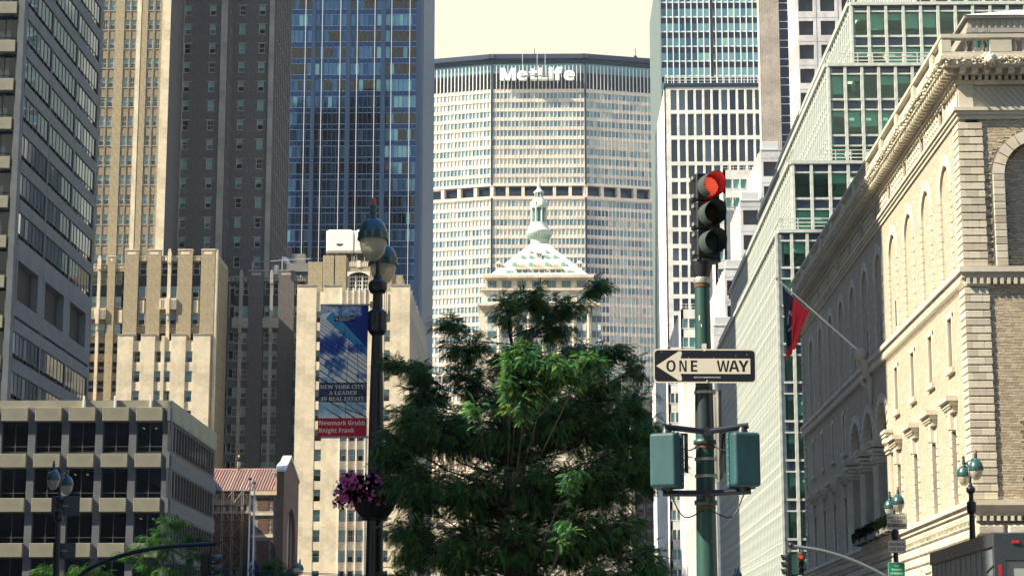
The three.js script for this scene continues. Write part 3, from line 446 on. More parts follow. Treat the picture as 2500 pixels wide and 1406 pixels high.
// ---------- octagonal slab tower at the end of the avenue ----------
const font = await new FontLoader().loadAsync('fonts/droid/droid_sans_bold.typeface.json');
const fontSerif = await new FontLoader().loadAsync('fonts/droid/droid_serif_bold.typeface.json');
{
  const o = thing('slab_tower', 'huge cream octagonal office slab closing the avenue, rows of small windows', 'building');
  const r = rng(123), face = stoneM(0.84, 0.715, 0.60);
  const winM = [mat(0.16, 0.30, 0.36, { roughness: 0.25 }), mat(0.25, 0.40, 0.44, { roughness: 0.25 }), mat(0.10, 0.22, 0.31, { roughness: 0.2 }), mat(0.45, 0.55, 0.52, { roughness: 0.4 }), mat(0.60, 0.62, 0.54, { roughness: 0.5 }), mat(0.035, 0.09, 0.17, { roughness: 0.15 })];
  const A = Math.atan2(6, 22.3), c = Math.cos(A), s = Math.sin(A);
  const facets = [[FN(-750), -21.25, 13.78, 24], [T(-21.25, 0, -750).multiply(new M4().makeRotationY(-A)), -32, 0, 22], [T(13.78, 0, -750).multiply(new M4().makeRotationY(A)), 0, 32, 22]];
  const wg = new G(); wg.box(0, 0.9, 0, 2.2, 0, 0.03); const wgg = wg.geo(); let n = 0; const rest = winM.map(() => new G());
  const bands = []; for (let k = 0; k < 10; k++) bands.push(218.46 - 3.612 * k); for (let k = 0; k < 30; k++) bands.push(177.1 - 3.612 * k);
  facets.forEach(([F, a, b, cnt], fi) => {
    const P = (b - a - 0.6) / cnt, wall_ = new G(F); wall_.box(a, b, 0, 178.4, -1, -0.35); wall_.box(a, b, 182.9, 220.0, -1, -0.35); wall_.build('precast_wall', face, o);
    const sp = new G(F); for (const v of bands) sp.box(a + 0.3, b - 0.3, v + 0.02, v + 1.33, -0.35, -0.06); sp.box(a, b, 177.5, 178.7, -0.8, 0.15); sp.box(a, b, 182.6, 183.6, -0.8, 0.15); sp.build('spandrels', face, o);
    const fins = new G(F); for (let q = 0; q <= cnt; q++) { const u = a + 0.3 + P * q; fins.box(u - 0.2, u + 0.02, 60, 178, -0.35, 0.0); fins.box(u - 0.2, u + 0.02, 183.4, 220, -0.35, 0.0); } fins.build('fins', face, o, 'stuff');
    for (let q = 0; q <= cnt; q++) { const u = a + 0.3 + P * q; const f = new G(F); f.box(u - 0.12, u + 0.12, 219.9, 229.0, -0.4, 0.2); f.build('crown_fin', M.white, o); }
    const lv = new G(F); lv.box(a, b, 220, 226.2, -1.4, -0.8); for (let v = 220.4; v < 226; v += 0.8) lv.box(a, b, v, v + 0.25, -0.8, -0.6); lv.build('louvre_band', M.navy, o);
    const gl = new G(F); gl.box(a, b, 226.2, 230.2, -1.6, -1.4); gl.build('crown_glazing', mat(0.14, 0.32, 0.40, { roughness: 0.15 }), o);
    const rf = new G(F); rf.box(a - 1, b + 1, 230.2, 231.6, -6, -0.6); rf.box(a - 1.2, b + 1.2, 231.6, 233.3, -8, 1.0); rf.build('roof_slab', mat(0.03, 0.045, 0.08), o);
    const rec = new G(F); rec.box(a, b, 178.4, 182.9, -4.2, -4); rec.build('recess_glazing', mat(0.03, 0.09, 0.19, { roughness: 0.15 }), o);
    const np = Math.round((b - a) / 5.84); for (let q = 0; q <= np; q++) { const u = a + (b - a) * q / np; const cl = new G(F); cl.box(u - 0.6, u + 0.6, 178.4, 182.9, -3, -0.1); cl.build('recess_column', face, o); }
    bands.forEach((v, k) => { const rowTone = r(); for (let q = 0; q < cnt; q++) {
      const u = a + 0.3 + P * q + 0.1; let m = rowTone < 0.3 ? [3, 4, 4, 1][(r() * 4) | 0] : [0, 1, 2, 0, 1, 3][(r() * 6) | 0];
      if (fi === 2 && q < 6 && k > 10) m = r() < 0.75 ? 5 : 2;  // dark reflection on this facet is put into the pane colours
      const shown = k < 26 && (fi === 0 ? true : fi === 1 ? q > 6 : q < 16);
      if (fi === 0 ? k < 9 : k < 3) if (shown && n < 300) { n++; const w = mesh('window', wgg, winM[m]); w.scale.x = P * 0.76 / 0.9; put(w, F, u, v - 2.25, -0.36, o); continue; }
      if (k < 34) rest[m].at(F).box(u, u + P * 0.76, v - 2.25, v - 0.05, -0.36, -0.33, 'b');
    } });
  });
  rest.forEach((g, k) => g.build('far_windows', winM[k], o, 'stuff'));
  for (const x of [-21.25, 13.78]) { const j = new G(); j.box(x - 0.35, x + 0.35, 60, 178, -750.6, -749.75); j.box(x - 0.35, x + 0.35, 183, 230, -750.6, -749.75); j.build('corner_joint', M.navy, o); }
  const core = new G(); core.box(-50, 43, 0, 231, -800, -763); core.build('core', face, o);
  for (const [x, h] of [[-5.2, 3.2], [33, 3]]) { const m = new G(); m.box(x - 0.6, x + 0.6, 233.3, 233.3 + h * 0.4, -757, -756); m.bar([x, 234.5, -756.5], [x, 234.5 + h, -756.5], 0.12); m.build('roof_mast', M.navy, o); }
  base(o, -4, 0, -770);
  // sign
  const sgn = thing('rooftop_sign', 'giant white lettering reading MetLife near the top of the slab tower', 'sign');
  let x = 0; const S = 5.35; const parts = [];
  for (const ch of 'MetLife') { const g = new TextGeometry(ch, { font, size: S * 0.93, depth: 0.8, curveSegments: 6, bevelEnabled: true, bevelThickness: 0.05, bevelSize: 0.16, bevelSegments: 1 }); g.computeBoundingBox(); const w = g.boundingBox.max.x - g.boundingBox.min.x; g.translate(x - g.boundingBox.min.x, 0, 0); parts.push(g); x += w + 0.28; }
  const k = 28.4 / x; parts.forEach(g => { g.scale(k, 0.92, 1); mesh('letter', g, mat(0.9, 0.9, 0.84, { roughness: 0.4 }), sgn).position.set(-18.17, 222.75, -748.6); }); base(sgn, -4, 222.4, -748.6);
  const rig = thing('window_washing_platform', 'grey suspended work platform hanging across the white sign letters', 'platform');
  const p = new G(); p.box(-10.3, 0.3, 224.0, 224.25, -747.4, -746.5); for (let u = -10.2; u < 0.3; u += 0.75) p.box(u, u + 0.07, 224.2, 225.1, -746.6, -746.5); p.box(-10.3, 0.3, 225.0, 225.1, -746.6, -746.5); p.build('deck', mat(0.3, 0.36, 0.36), rig); const cb = new G(); for (const u of [-9.7, -4.2, -1.2]) cb.bar([u, 224.3, -747], [u, 233, -748.6], 0.06); cb.build('cables', M.alu, rig); base(rig, -5, 224, -747);
}
// ---------- ornate building with pyramid roof ----------
{
  const o = thing('pyramid_roof_building', 'ornate cream stone building with green-eyed pyramid roof and gilded lantern', 'building');
  const st = stoneM(0.80, 0.70, 0.54), pale = stoneM(0.60, 0.63, 0.54), green = mat(0.20, 0.42, 0.34, { roughness: 0.5 }), gold = mat(0.62, 0.50, 0.28, { roughness: 0.5 }), dk = mat(0.07, 0.14, 0.17, { roughness: 0.3 });
  const F = FN(-680), cx = -3.4;
  const b = new G(F); b.box(-23.2, 16.4, 0, 124.6, -30, -1.2); b.box(-22.6, 15.6, 124.6, 130.2, -30, -0.6); b.box(-21.0, 14.3, 130.2, 134.2, -30, -1.4); b.build('wall', st, o);
  const c = new G(F); c.box(-24, 17, 124.7, 125.5, -31, 0.8); c.box(-22.9, 16, 130.0, 130.6, -31, 0.2); c.box(-21.8, 15.1, 134.2, 135.2, -31, 0.5); for (let u = -21.6; u < 15; u += 0.75) c.box(u, u + 0.4, 133.7, 134.2, -1, 0.1); for (let u = -23.6; u < 16.6; u += 0.9) c.box(u, u + 0.5, 124.1, 124.7, -0.9, 0.5); c.build('cornice', st, o);
  const al = []; for (let k = 0; k < 8; k++) al.push(-20.7 + k * 4.98);
  al.forEach((u, k) => { if (k < 7) { const cl = new G(F); const x = u + 3.95; cl.lathe([[0.62, 0], [0.62, 0.5], [0.5, 0.7], [0.46, 15], [0.62, 15.4], [0.75, 16.4]], T(x, 107.6, -0.5), 12); cl.build('column', st, o); }
    for (const [v0, h] of [[119.2, 4.3], [114.2, 4.3], [109.2, 4.3], [126.2, 2.6], [131.2, 2.1]]) for (const e of [0.1, 1.7]) { const w = new G(F); w.box(u + e, u + e + 1.35, v0, v0 + h, -1.16, -1.1 + (v0 > 126 ? (v0 > 130 ? -0.26 : 0.52) : 0)); const m = w.build('window', dk, o); const f = new G(F); f.box(u + e, u + e + 1.35, v0 + h * 0.5, v0 + h * 0.5 + 0.14, -1.2, -1.04 + (v0 > 126 ? (v0 > 130 ? -0.26 : 0.52) : 0)); f.box(u + e, u + e + 1.35, v0 + h * 0.55, v0 + h, -1.2, -1.07 + (v0 > 126 ? (v0 > 130 ? -0.26 : 0.52) : 0)); f.build('blind', mat(0.55, 0.6, 0.56), m); } });
  // roof
  const rf = new G(); const q = (a, bb, cc, d, n) => rf.tri4(a, bb, cc, d, n, [0, 0], [4, 0], [4, 4], [0, 4]);
  const w0 = 16.6, w1 = 2.9, y0 = 135.2, y1 = 148.8, zc = -697; const nn = Math.atan2(w0 - w1, y1 - y0);
  q([cx - w0, y0, zc + w0], [cx + w0, y0, zc + w0], [cx + w1, y1, zc + w1], [cx - w1, y1, zc + w1], [0, Math.sin(nn), Math.cos(nn)]);
  q([cx - w0, y0, zc - w0], [cx - w0, y0, zc + w0], [cx - w1, y1, zc + w1], [cx - w1, y1, zc - w1], [-Math.cos(nn), Math.sin(nn), 0]);
  q([cx + w0, y0, zc + w0], [cx + w0, y0, zc - w0], [cx + w1, y1, zc - w1], [cx + w1, y1, zc + w1], [Math.cos(nn), Math.sin(nn), 0]); rf.build('roof', pale, o);
  const zAt = y => zc + w0 + (w1 - w0) * (y - y0) / (y1 - y0);
  for (const [y, xs, R] of [[145.0, [-2.7, 2.7], 0.5], [142.7, [-5.4, -2.7, 2.7, 5.4], 0.72], [139.4, [-8.2, -2.7, 2.7, 8.2], 0.95]]) for (const x of xs) { const z = zAt(y); const h = new G(); h.add(new THREE.CylinderGeometry(R * 1.25, R * 1.35, 1.6, 16).rotateX(Math.PI / 2), T(cx + x, y, z - 0.1)); const m = h.build('dormer', pale, o); const e = new G(); e.add(new THREE.CylinderGeometry(R * 0.72, R * 0.72, 0.1, 16).rotateX(Math.PI / 2), T(cx + x, y, z + 0.73)); e.build('pane', green, m); }
  for (const x of [-5.6, 0, 5.6]) { const z = zAt(136.5) + 0.4, h = new G(); h.box(cx + x - 2.1, cx + x + 2.1, 135.2, 137.4, z - 3, z); h.box(cx + x - 2.5, cx + x + 2.5, 137.4, 137.8, z - 3, z + 0.3); const m = h.build('dormer', st, o); const p = new THREE.Shape(); p.moveTo(-2.4, 0); p.lineTo(2.4, 0); p.lineTo(0, 1.4); const pd = new G(); pd.add(new THREE.ExtrudeGeometry(p, { depth: 0.5, bevelEnabled: false }), T(cx + x, 137.8, z - 0.3)); pd.build('pediment', gold, m); for (const e of [-1.0, 1.0]) { const wn = new G(); wn.box(cx + x + e - 0.75, cx + x + e + 0.75, 135.5, 137.1, z, z + 0.05); wn.build('window', dk, m); } }
  for (const x of [-10.2, 10.2]) { const z = zAt(136.3) + 0.3, h = new G(); h.box(cx + x - 1.1, cx + x + 1.1, 135.2, 137.2, z - 3, z); const m = h.build('dormer', st, o); const wn = new G(); wn.box(cx + x - 0.7, cx + x + 0.7, 135.5, 136.8, z, z + 0.05); wn.build('window', green, m); }
  for (const [x, z, y, h] of [[-13.6, -684, 135.2, 5.4], [13.6, -684, 135.2, 5.4], [0, zAt(143) + 0.6, 139.8, 5.2]]) { const g = new G(); g.box(cx + x - 0.9, cx + x + 0.9, y, y + h - 1, z - 1, z + 0.6); g.box(cx + x - 1.1, cx + x + 1.1, y + h - 1.0, y + h - 0.6, z - 1.2, z + 0.8); g.add(new THREE.ConeGeometry(1.2, 1.0, 4).rotateY(Math.PI / 4), T(cx + x, y + h - 0.1, z - 0.2)); const m = g.build('chimney', st, o); const w = new G(); for (const e of [-0.45, 0.25]) w.box(cx + x + e, cx + x + e + 0.3, y + h - 2.2, y + h - 1.3, z + 0.6, z + 0.66); w.build('opening', M.navy, m); }
  // lantern
  const L = new G(); L.lathe([[3.0, 148.2], [2.7, 150.2], [3.1, 151], [4.5, 152.4], [4.6, 153.6], [4.3, 153.7], [3.6, 154.6], [3.0, 155.8], [2.9, 156.6]], T(cx, 0, zc), 16); L.lathe([[2.95, 161.6], [3.1, 162.2], [2.95, 162.6], [2.7, 164], [1.8, 165.2], [1.5, 165.4]], T(cx, 0, zc), 16); L.lathe([[1.75, 167.1], [1.85, 167.6], [1.0, 168.4], [0.5, 169.2], [0.8, 170.2], [0.35, 170.9], [0.12, 173.2], [0.0, 174]], T(cx, 0, zc), 12); L.build('lantern', pale, o);
  for (let k = 0; k < 8; k++) { const a = k / 8 * Math.PI * 2 + 0.39, p = new G(); p.lathe([[0.42, 156.4], [0.34, 157], [0.34, 161], [0.5, 161.7]], T(cx + Math.sin(a) * 2.5, 0, zc + Math.cos(a) * 2.5), 8); p.bar([cx + Math.sin(a) * 1.4, 165.2, zc + Math.cos(a) * 1.4], [cx + Math.sin(a) * 1.4, 167.2, zc + Math.cos(a) * 1.4], 0.22); p.lathe([[0.3, 162.4], [0.35, 163], [0.1, 164]], T(cx + Math.sin(a) * 2.9, 0, zc + Math.cos(a) * 2.9), 6); p.build('lantern_column', pale, o); }
  const ic = new G(); ic.lathe([[1.9, 156.4], [1.9, 161.8]], T(cx, 0, zc), 12); ic.lathe([[0.95, 165.2], [0.95, 167.2]], T(cx, 0, zc), 10); ic.build('lantern_core', mat(0.10, 0.25, 0.28), o);
  const br = new G(); for (let k = 0; k < 24; k++) { const a = k / 24 * Math.PI * 2; br.bar([cx + Math.sin(a) * 3.0, 150.8, zc + Math.cos(a) * 3.0], [cx + Math.sin(a) * 4.3, 152.4, zc + Math.cos(a) * 4.3], 0.2, 0.24, 5); } br.build('balcony_brackets', green, o);
  base(o, cx, 0, -697);
}
// ---------- right side, far to near ----------
const wingE = (o, X, z0, z1, v0, v1, m, ribs, name = 'flank_wall') => { const g = new G(FE(X)); g.box(-z1, -z0, v0, v1, -0.3, 0); if (ribs) for (let u = -z1 + 0.3; u < -z0; u += ribs) g.box(u, u + ribs * 0.45, v0, v1, 0, 0.16); return g.build(name, m, o); };
{ // brown brick block
  const o = thing('brown_brick_block', 'brown brick block with cream cornice glimpsed right of the big tree', 'building'); const F = FN(-560), R = rowsFrom(72.2, 1.75, 3.36, 18);
  const g = new G(); wall(g, F, 22.9, 32, 0, 74, [[23.65, 25.1, R], [26.2, 27.6, R]], -0.6, 0); g.build('brick_wall', M.red, o); const c = new G(F); c.box(22.2, 32, 74.6, 75.4, -9, 0.5); c.box(22.5, 32, 73.6, 74.6, -9, 0.2); c.box(22.9, 32, 75.4, 76.6, -9, -0.6); for (let u = 22.4; u < 31; u += 0.5) c.box(u, u + 0.25, 74.2, 74.6, 0.2, 0.4); c.build('cornice', M.lime, o);
  const st = new G(F); for (const u of [22.85, 25.3, 27.9]) st.box(u, u + 0.3, 0, 73.6, -0.1, 0.1); st.build('stone_strip', M.limeDarkShade, o); for (const u of [24.375, 26.9]) for (const [p] of R) put(sash(1.4, 1.75, { blind: 0.45 }), F, u, p, -0.45, o);
  const k = new G(); k.box(23, 32, 0, 74, -600, -560.7); k.build('core', M.room, o); wingE(o, 22.9, 560.6, 600, 0, 73.5, M.lime); base(o, 27, 0, -575);
}
{ // blue glass tower with white fins
  const o = thing('finned_glass_tower', 'blue glass office tower with close white fins behind the white grid building', 'building'); const r = rng(61), F = FN(-540), P = 4.15, t0 = 180.17 + P * 2;
  const cg = [coated(0.22, 0.42, 0.52), coated(0.13, 0.28, 0.42), coated(0.32, 0.55, 0.6), coated(0.06, 0.14, 0.24)], pg = new G(); pg.box(0.06, 1.6, 0, 2.35, 0, 0.03); const pgg = pg.geo(); const sp = new G(F), sill = new G(F); let n = 0; const rest = new G(F);
  for (let k = 0; k < 24; k++) { const v = t0 - P * k; sp.box(30.44, 66, v + 1.0, v + 2.6, -0.2, 0); sill.box(30.44, 66, v - 1.55, v - 1.2, -0.05, 0.12); for (let q = 0; q < 17; q++) { const u = 30.5 + q * 1.66; if (q === 8) continue; const m = cg[q < 6 ? [1, 3, 1, 0, 3][(r() * 5) | 0] : [0, 0, 2, 1][(r() * 4) | 0]]; if (n < 290 && k < 9) { n++; put(mesh('window', pgg, m), F, u, v - 1.2 - 0.02, -0.1, o); } else rest.box(u, u + 1.54, v - 1.2, v + 1.0, -0.1, -0.07); } }
  sp.build('spandrel_band', M.navy, o); sill.build('sill_band', M.sillBlue, o); rest.build('far_windows', cg[1], o, 'stuff');
  for (let q = 0; q < 18; q++) { const f = new G(F); f.box(30.38 + q * 1.66, 30.6 + q * 1.66, 80, 195, 0, 0.3); f.build('fin', M.white, o); } const dk = new G(F); dk.box(43.8, 44.6, 80, 195, 0.02, 0.2); dk.build('pier', M.navy, o);
  const k = new G(); k.box(31, 66, 0, 195, -595, -540.4); k.build('core', M.room, o); wingE(o, 30.44, 540, 595, 0, 195, M.paleFlank, 1.6); base(o, 47, 0, -565);
}
{ // white egg-crate grid
  const o = thing('grid_facade_building', 'white concrete building with deep egg-crate grid of dark windows', 'building'); const F = FN(-485), r = rng(4); const rows = [[137.3, 142.4], [130.95, 136.4], [124.5, 130.0]]; for (let k = 0; k < 15; k++) rows.push([119.5 - 4.06 * k - 0.05 + 0 - 3.0 + 4.06 * 0, 119.5 - 4.06 * k]); rows.push([120.4, 123.6]);
  const cols = []; for (let q = 0; q < 12; q++) cols.push([29.55 + q * 2.04, 31.05 + q * 2.04, rows]); const g = new G(); wall(g, F, 28.09, 54.3, 0, 143, cols, -1.0, 0); g.build('grid', M.gridWhite, o);
  const wm = [mat(0.03, 0.055, 0.10, { roughness: 0.12 }), mat(0.05, 0.075, 0.12, { roughness: 0.12 }), mat(0.10, 0.17, 0.24, { roughness: 0.15 })]; for (const [a, b] of cols) for (const [p, q] of rows) { const w = new G(F); w.box(a, b, p, q, -0.85, -0.8); w.build('window', wm[(r() * 2.3) | 0], o); }
  const k = new G(); k.box(28.5, 54, 0, 142.5, -530, -486); k.build('core', M.room, o); const rf = new G(F); rf.box(28, 54.3, 143, 144, -3, 0.15); rf.build('roof_edge', M.navy, o); const rl = new G(F); for (let u = 28.2; u < 54; u += 1.6) rl.box(u, u + 0.1, 144, 145.6, -0.3, -0.2); rl.box(28.2, 54, 145.5, 145.65, -0.3, -0.2); rl.box(28.2, 54, 144.8, 144.9, -0.3, -0.2); rl.build('railing', M.white, o); wingE(o, 28.09, 485, 530, 0, 143, M.gridWhite, 0); const j = new G(FE(28.09)); for (let v = 20; v < 143; v += 4.06) j.box(-530, -485, v, v + 0.12, 0, 0.03); j.build('flank_joints', M.jointPale, o); base(o, 40, 0, -505);
}
{ // ribbed pale tower
  const o = thing('ribbed_tower', 'pale pink ribbed stone tower with dark glass strip down its right edge', 'building'); const F = FN(-420); const g = new G(F); g.box(44.4, 48.7, 60, 175, -3, 0); g.build('wall', M.ribStone, o); for (let k = 0; k < 13; k++) { const f = new G(F); f.box(44.42 + k * 0.33, 44.42 + k * 0.33 + 0.17, 60, 175, 0, 0.14); f.build('rib', M.ribStone, o); }
  const s = new G(F); s.box(48.7, 51, 60, 175, -3, -0.5); s.build('glass_strip', M.navy, o); for (let k = 0; k < 18; k++) { const v = 104 + k * 4.1; const f = new G(F); f.box(48.7, 51, v, v + 0.12, -0.5, -0.4); f.box(48.7, 51, v + 1.6, v + 1.72, -0.5, -0.4); f.build('transom', M.white, o); } const ft = new G(F); for (let k = 0; k < 60; k++) ft.box(44.55 + (k * 0.33) % 4, 44.62 + (k * 0.33) % 4, 104 + k * 1.1, 104.25 + k * 1.1, 0.1, 0.17); ft.build('tie_holes', M.limeDarkShade, o, 'stuff'); base(o, 47.5, 60, -435);
}
{ // stepped stone tower with square dark windows
  const o = thing('stepped_stone_tower', 'pale stone tower with square dark windows stepping down behind the ribbed glass block', 'building'); const F = FN(-335), st = M.stonePink, P = 4.17; const tiers = [[41.95, 130, [[42.15, 44.6], [45.8, 48.27], [49.4, 51.9]], 110.75 + P * 3, 10], [35.15, 88.2, [[35.55, 38.0], [39.2, 41.6]], 86.24, 5], [31.52, 79.4, [[31.95, 34.4]], 77.85, 5], [28.68, 67.9, [[29.0, 31.4]], 65.93, 5], [26.6, 58.3, [[26.95, 29.3]], 56.2, 6], [24.0, 52, [[24.4, 26.3]], 50, 6]];
  let right = 60;
  tiers.forEach(([x, top, cs, wt, n], k) => { const zf = -335 + k * 0.8, F2 = FN(zf), R = rowsFrom(wt, 2.5, P, n).filter(q => q[0] > 1), g = new G(); wall(g, F2, x, k ? right : 60, 0, top, cs.filter(c => c[1] < right).map(([a, b]) => [a, b, R]), -0.5, 0); const dp = [12, 21, 17, 30, 35, 40][k]; g.at(ID).box(x, right, 0, top, zf - dp, zf - 1.3, ''); const m = g.build('stone_wall', st, o);
    for (const [a, b] of cs) if (b < right) for (const [p, q] of R) { const w = new G(F2); w.box(a, b, p, q, -0.5, -0.4); w.build('window', mat(0.012, 0.02, 0.04, { roughness: 0.1 }), o); }
    if (k) { const mb = new G(F2); mb.cham(x + 0.2, x + 3.0, top, top + 1.5, -3, -0.15, 0.05); mb.box(x, x + 3.3, top, top + 0.12, -3, 0.1); mb.build('metal_hood', M.alu, o); }
    const e = new G(FE(x)); for (let u = zf - dp + 0.3; u < zf - 2.5; u += 2.9) { e.box(u, u + 1.25, 0, top, 0, 0.22); for (let v = wt % P; v < top - 3; v += P) e.box(u + 1.4, u + 2.7, v, v + 2.3, -0.02, 0.02); } e.build('flank_piers', st, o);
    const j = new G(F2); for (let v = wt - 2.5 * 0 + 0.55; v > 0; v -= P) j.box(x, right, v, v + 0.05, 0, 0.02); for (const [a, b] of cs) j.box(b + 0.45, b + 0.55, 0, top, 0, 0.03); j.build('joints', M.jointGrey, o); right = x; });
  base(o, 40, 0, -350);
}
{ // white block with green windows
  const o = thing('white_setback_block', 'white panelled block with small green windows stepping down behind the signal pole', 'building'); const r = rng(17), P = 3.55; const tiers = [[32.76, 96.24, [[33.3, 34.42], [34.68, 35.82], [36.1, 37.2]], 94.46, 2], [31.0, 90.3, [[31.4, 32.5], [32.42 + 0.3, 33.6]], 87.75, 6], [24.31, 69.28, [[24.51, 25.62], [25.87, 27.0], [27.3, 28.4], [28.7, 29.8]], 67.55, 3], [21.75, 62.0, [[21.91, 22.85], [23.1, 24.0]], 60.6, 15]]; let right = 50; const wm = [mat(0.13, 0.36, 0.34, { roughness: 0.12 }), mat(0.22, 0.48, 0.44, { roughness: 0.15 }), mat(0.06, 0.17, 0.19, { roughness: 0.1 })];
  tiers.forEach(([x, top, cs, wt, n], k) => { const z = -380 + k, dp = [16, 22, 49, 58][k], F = FN(z), R = rowsFrom(wt, 1.8, P, n), cc = cs.filter(c => c[1] < right), g = new G(); wall(g, F, x, right, 0, top, cc.map(([a, b]) => [a, b, R]), -0.4, 0); g.at(ID).box(x + 0.02, right, 0, top, z - dp, z - 1); g.build('panel_wall', M.gridWhite, o);
    for (const [a, b] of cc) for (const [p, q] of R) { const w = new G(F); w.box(a, b, p, q, -0.35, -0.3); const m = w.build('window', wm[(r() * 3) | 0], o); const f = new G(F); f.box(a, b, p - 0.1, p + 0.03, -0.3, 0.05); f.build('sill', M.white, m); }
    const e = new G(FE(x)); for (let v = top + 0.02; v > 3; v -= P) e.box(z - dp + 0.2, z, v - P + 0.07, v - 0.02, -0.3, 0.05 + 0.0); e.build('flank_panels', M.gridWhite, o); const b = new G(FE(x)); b.box(z - dp + 0.2, z, 0, top, -0.5, -0.02); b.build('flank_back', M.jointGrey, o);
    if (k < 3) { const rl = new G(F); for (let u = x; u < x + 6; u += 1) rl.box(u, u + 0.06, top, top + 1.1, -0.4, -0.34); rl.box(x, x + 6, top + 1.04, top + 1.1, -0.4, -0.34); rl.box(x, x + 6, top + 0.5, top + 0.55, -0.4, -0.34); rl.build('railing', M.white, o); } right = x; });
  const f = new G(FE(23.7)); for (let k = 0; k < 3; k++) f.box(-372.5 + k * 3.4, -371.7 + k * 3.4, 0, 55, -0.3, 0.4); f.build('vertical_fin', M.white, o);
  base(o, 30, 0, -395);
}
{ // low ribbed base wall in front of the white block
  const o = thing('ribbed_base_block', 'cream block with fine vertical ribs between the signal pole and white fins', 'building'); const g = new G(FE(23.95)); g.box(-368, -334, 0, 54.5, -0.4, 0); for (let u = -367.8; u < -334; u += 0.95) g.box(u, u + 0.4, 0, 54.5, 0, 0.12); g.build('ribbed_wall', M.ribStone, o); const j = new G(FE(23.95)); for (let v = 3; v < 54; v += 3.9) for (let u = -367.4; u < -334; u += 0.95) j.box(u, u + 0.55, v, v + 0.14, -0.02, 0.06); j.build('joints', M.jointGrey, o, 'stuff'); const k = new G(); k.box(24, 26, 0, 54, -368, -333.8); k.build('core', M.ribStone, o); base(o, 24, 0, -350);
}
{ // stepped curtain-wall block with green glass
  const o = thing('stepped_glass_block', 'stepped office block of white ribs and green glass behind the stone club', 'building'); const r = rng(88);
  const tiers = [[21.0, 42.3, -186, 20.95, 1.42, 41.18, 8, 11], [22.6, 49.4, -188.5, 22.95, 1.72, 48.22, 8, 3], [26.6, 59.6, -191, 26.85, 1.6, 58.46, 9, 4], [29.34, 66.5, -193.5, 29.6, 1.68, 65.5, 14, 3], [36, 80, -196, 36.3, 1.68, 78.5, 8, 4]], P = 3.52;
  const win = {}; const lightM = glowM(1, 0.86, 0.6, 1.0);
  tiers.forEach(([X, top, z, u0, p, vt, nc, nr], k) => {
    const F = FN(z), bot = k ? tiers[k - 1][1] : 0, x1 = u0 + p * nc; const g = new G(F); for (let q = 0; q <= nc; q++) { const u = u0 + p * q - 0.17; g.box(u - 0.14 + (q ? 0 : 0.05), u + 0.14, Math.max(0, bot - 1), top - 0.35, -0.15, 0.14); } const ml = g.build('mullion', M.ribWhite, o);
    const tr = new G(F), spd = new G(F), slab = new G(F); tr.box(X, x1, top - 0.3, top, -0.3, 0.2);
    for (let j = 0; j < nr; j++) { const v = vt - P * j, hgt = 2.32; if (v - hgt < bot - 3) continue; tr.box(X + 0.15, x1, v - hgt - 0.2, v - hgt, -0.12, 0.06); tr.box(X + 0.15, x1, v + 0.01, v + 0.16, -0.12, 0.06); spd.box(X + 0.15, x1, v + 0.16, v + P - hgt - 0.2, -0.3, -0.22); slab.box(X + 0.3, x1, v + 0.15, v + 0.7, -6, -0.35);
      for (let q = 0; q < nc; q++) {
        const a = u0 + p * q, w = p - 0.32, key = w.toFixed(2); if (!win[key]) { const pg = new G(); pg.box(0, w, 0, hgt, 0, 0.015); win[key] = pg.geo(); }
        const m = mesh('window', win[key], M.glassGreen); put(m, F, a - 0.02, v - hgt, -0.2, o); m.rotateY((r() - 0.5) * 0.012);
        const b = r(); if (b < 0.75) { const hh = 0.4 + r() * 1.6, bl = new G(); bl.box(0, w, hgt - hh, hgt, -0.3, -0.28); mesh('blind', bl.geo(), M.blindPale, m); } if (r() < 0.3) { const d = new G(); d.box(w * 0.1, w * (0.5 + r() * 0.4), 0, 0.5 + r() * 0.6, -1.2, -0.8); mesh('furniture', d.geo(), r() < 0.5 ? M.roomGrey : M.room, m); } if (r() < 0.3) { const d = new G(); const lu = r() * w * 0.5; d.box(lu, lu + 0.4, hgt - 0.08, hgt - 0.02, -2.4 - r(), -2.0); mesh('ceiling_light', d.geo(), lightM, m); }
      } }
    tr.build('transom', M.ribWhite, o); spd.build('spandrel_glass', mat(0.055, 0.08, 0.13, { roughness: 0.12 }), o); slab.build('ceiling', M.ceiling, o); const core = new G(); core.box(X + 0.8, Math.max(x1, 46), 0, top - 0.4, z - 68, z - 6); core.build('core', M.roomPale, o);
    const lid = new G(); lid.box(X + 0.05, Math.max(x1, 46), top - 0.4, top - 0.05, z - 69, z - 0.05); lid.build('terrace', M.concGreyShade, o);
    // street face: close white ribs over glass
    const E = FE(X), zl = k ? z - 66 : -257; const gl = new G(E); gl.box(zl, z - 0.2, Math.max(0, bot - 2), top - 0.4, -0.5, -0.02); gl.build('street_glazing', mat(0.20, 0.27, 0.30, { roughness: 0.15, metalness: 0.3 }), o); const hz = new G(E); for (let v = vt; v > bot - 2 && v > 2; v -= P) { hz.box(zl, z - 0.2, v - 0.02, v + 0.14, -0.3, 0.02); hz.box(zl, z - 0.2, v + 0.95, v + 1.1, -0.3, 0.02); } hz.build('street_transom', M.ribWhite, o);
    let cnt = 0; for (let u = z - 0.3; u > zl; u -= 1.4) { const f = new G(E); f.box(u - 0.13, u + 0.13, Math.max(0, bot - 2), top - 0.3, -0.3, 0.06); f.build('street_rib', M.ribWhite, o); }
    const pr = new G(E); pr.box(zl, z - 0.1, top - 0.3, top + 0.05, -0.5, 0.25); for (let u = z - 0.3; u > zl; u -= 1.4) pr.box(u - 0.04, u + 0.04, top, top + 1.15, -0.3, -0.2); pr.box(zl, z - 0.2, top + 1.1, top + 1.18, -0.32, -0.18); pr.build('street_parapet', M.ribWhite, o);
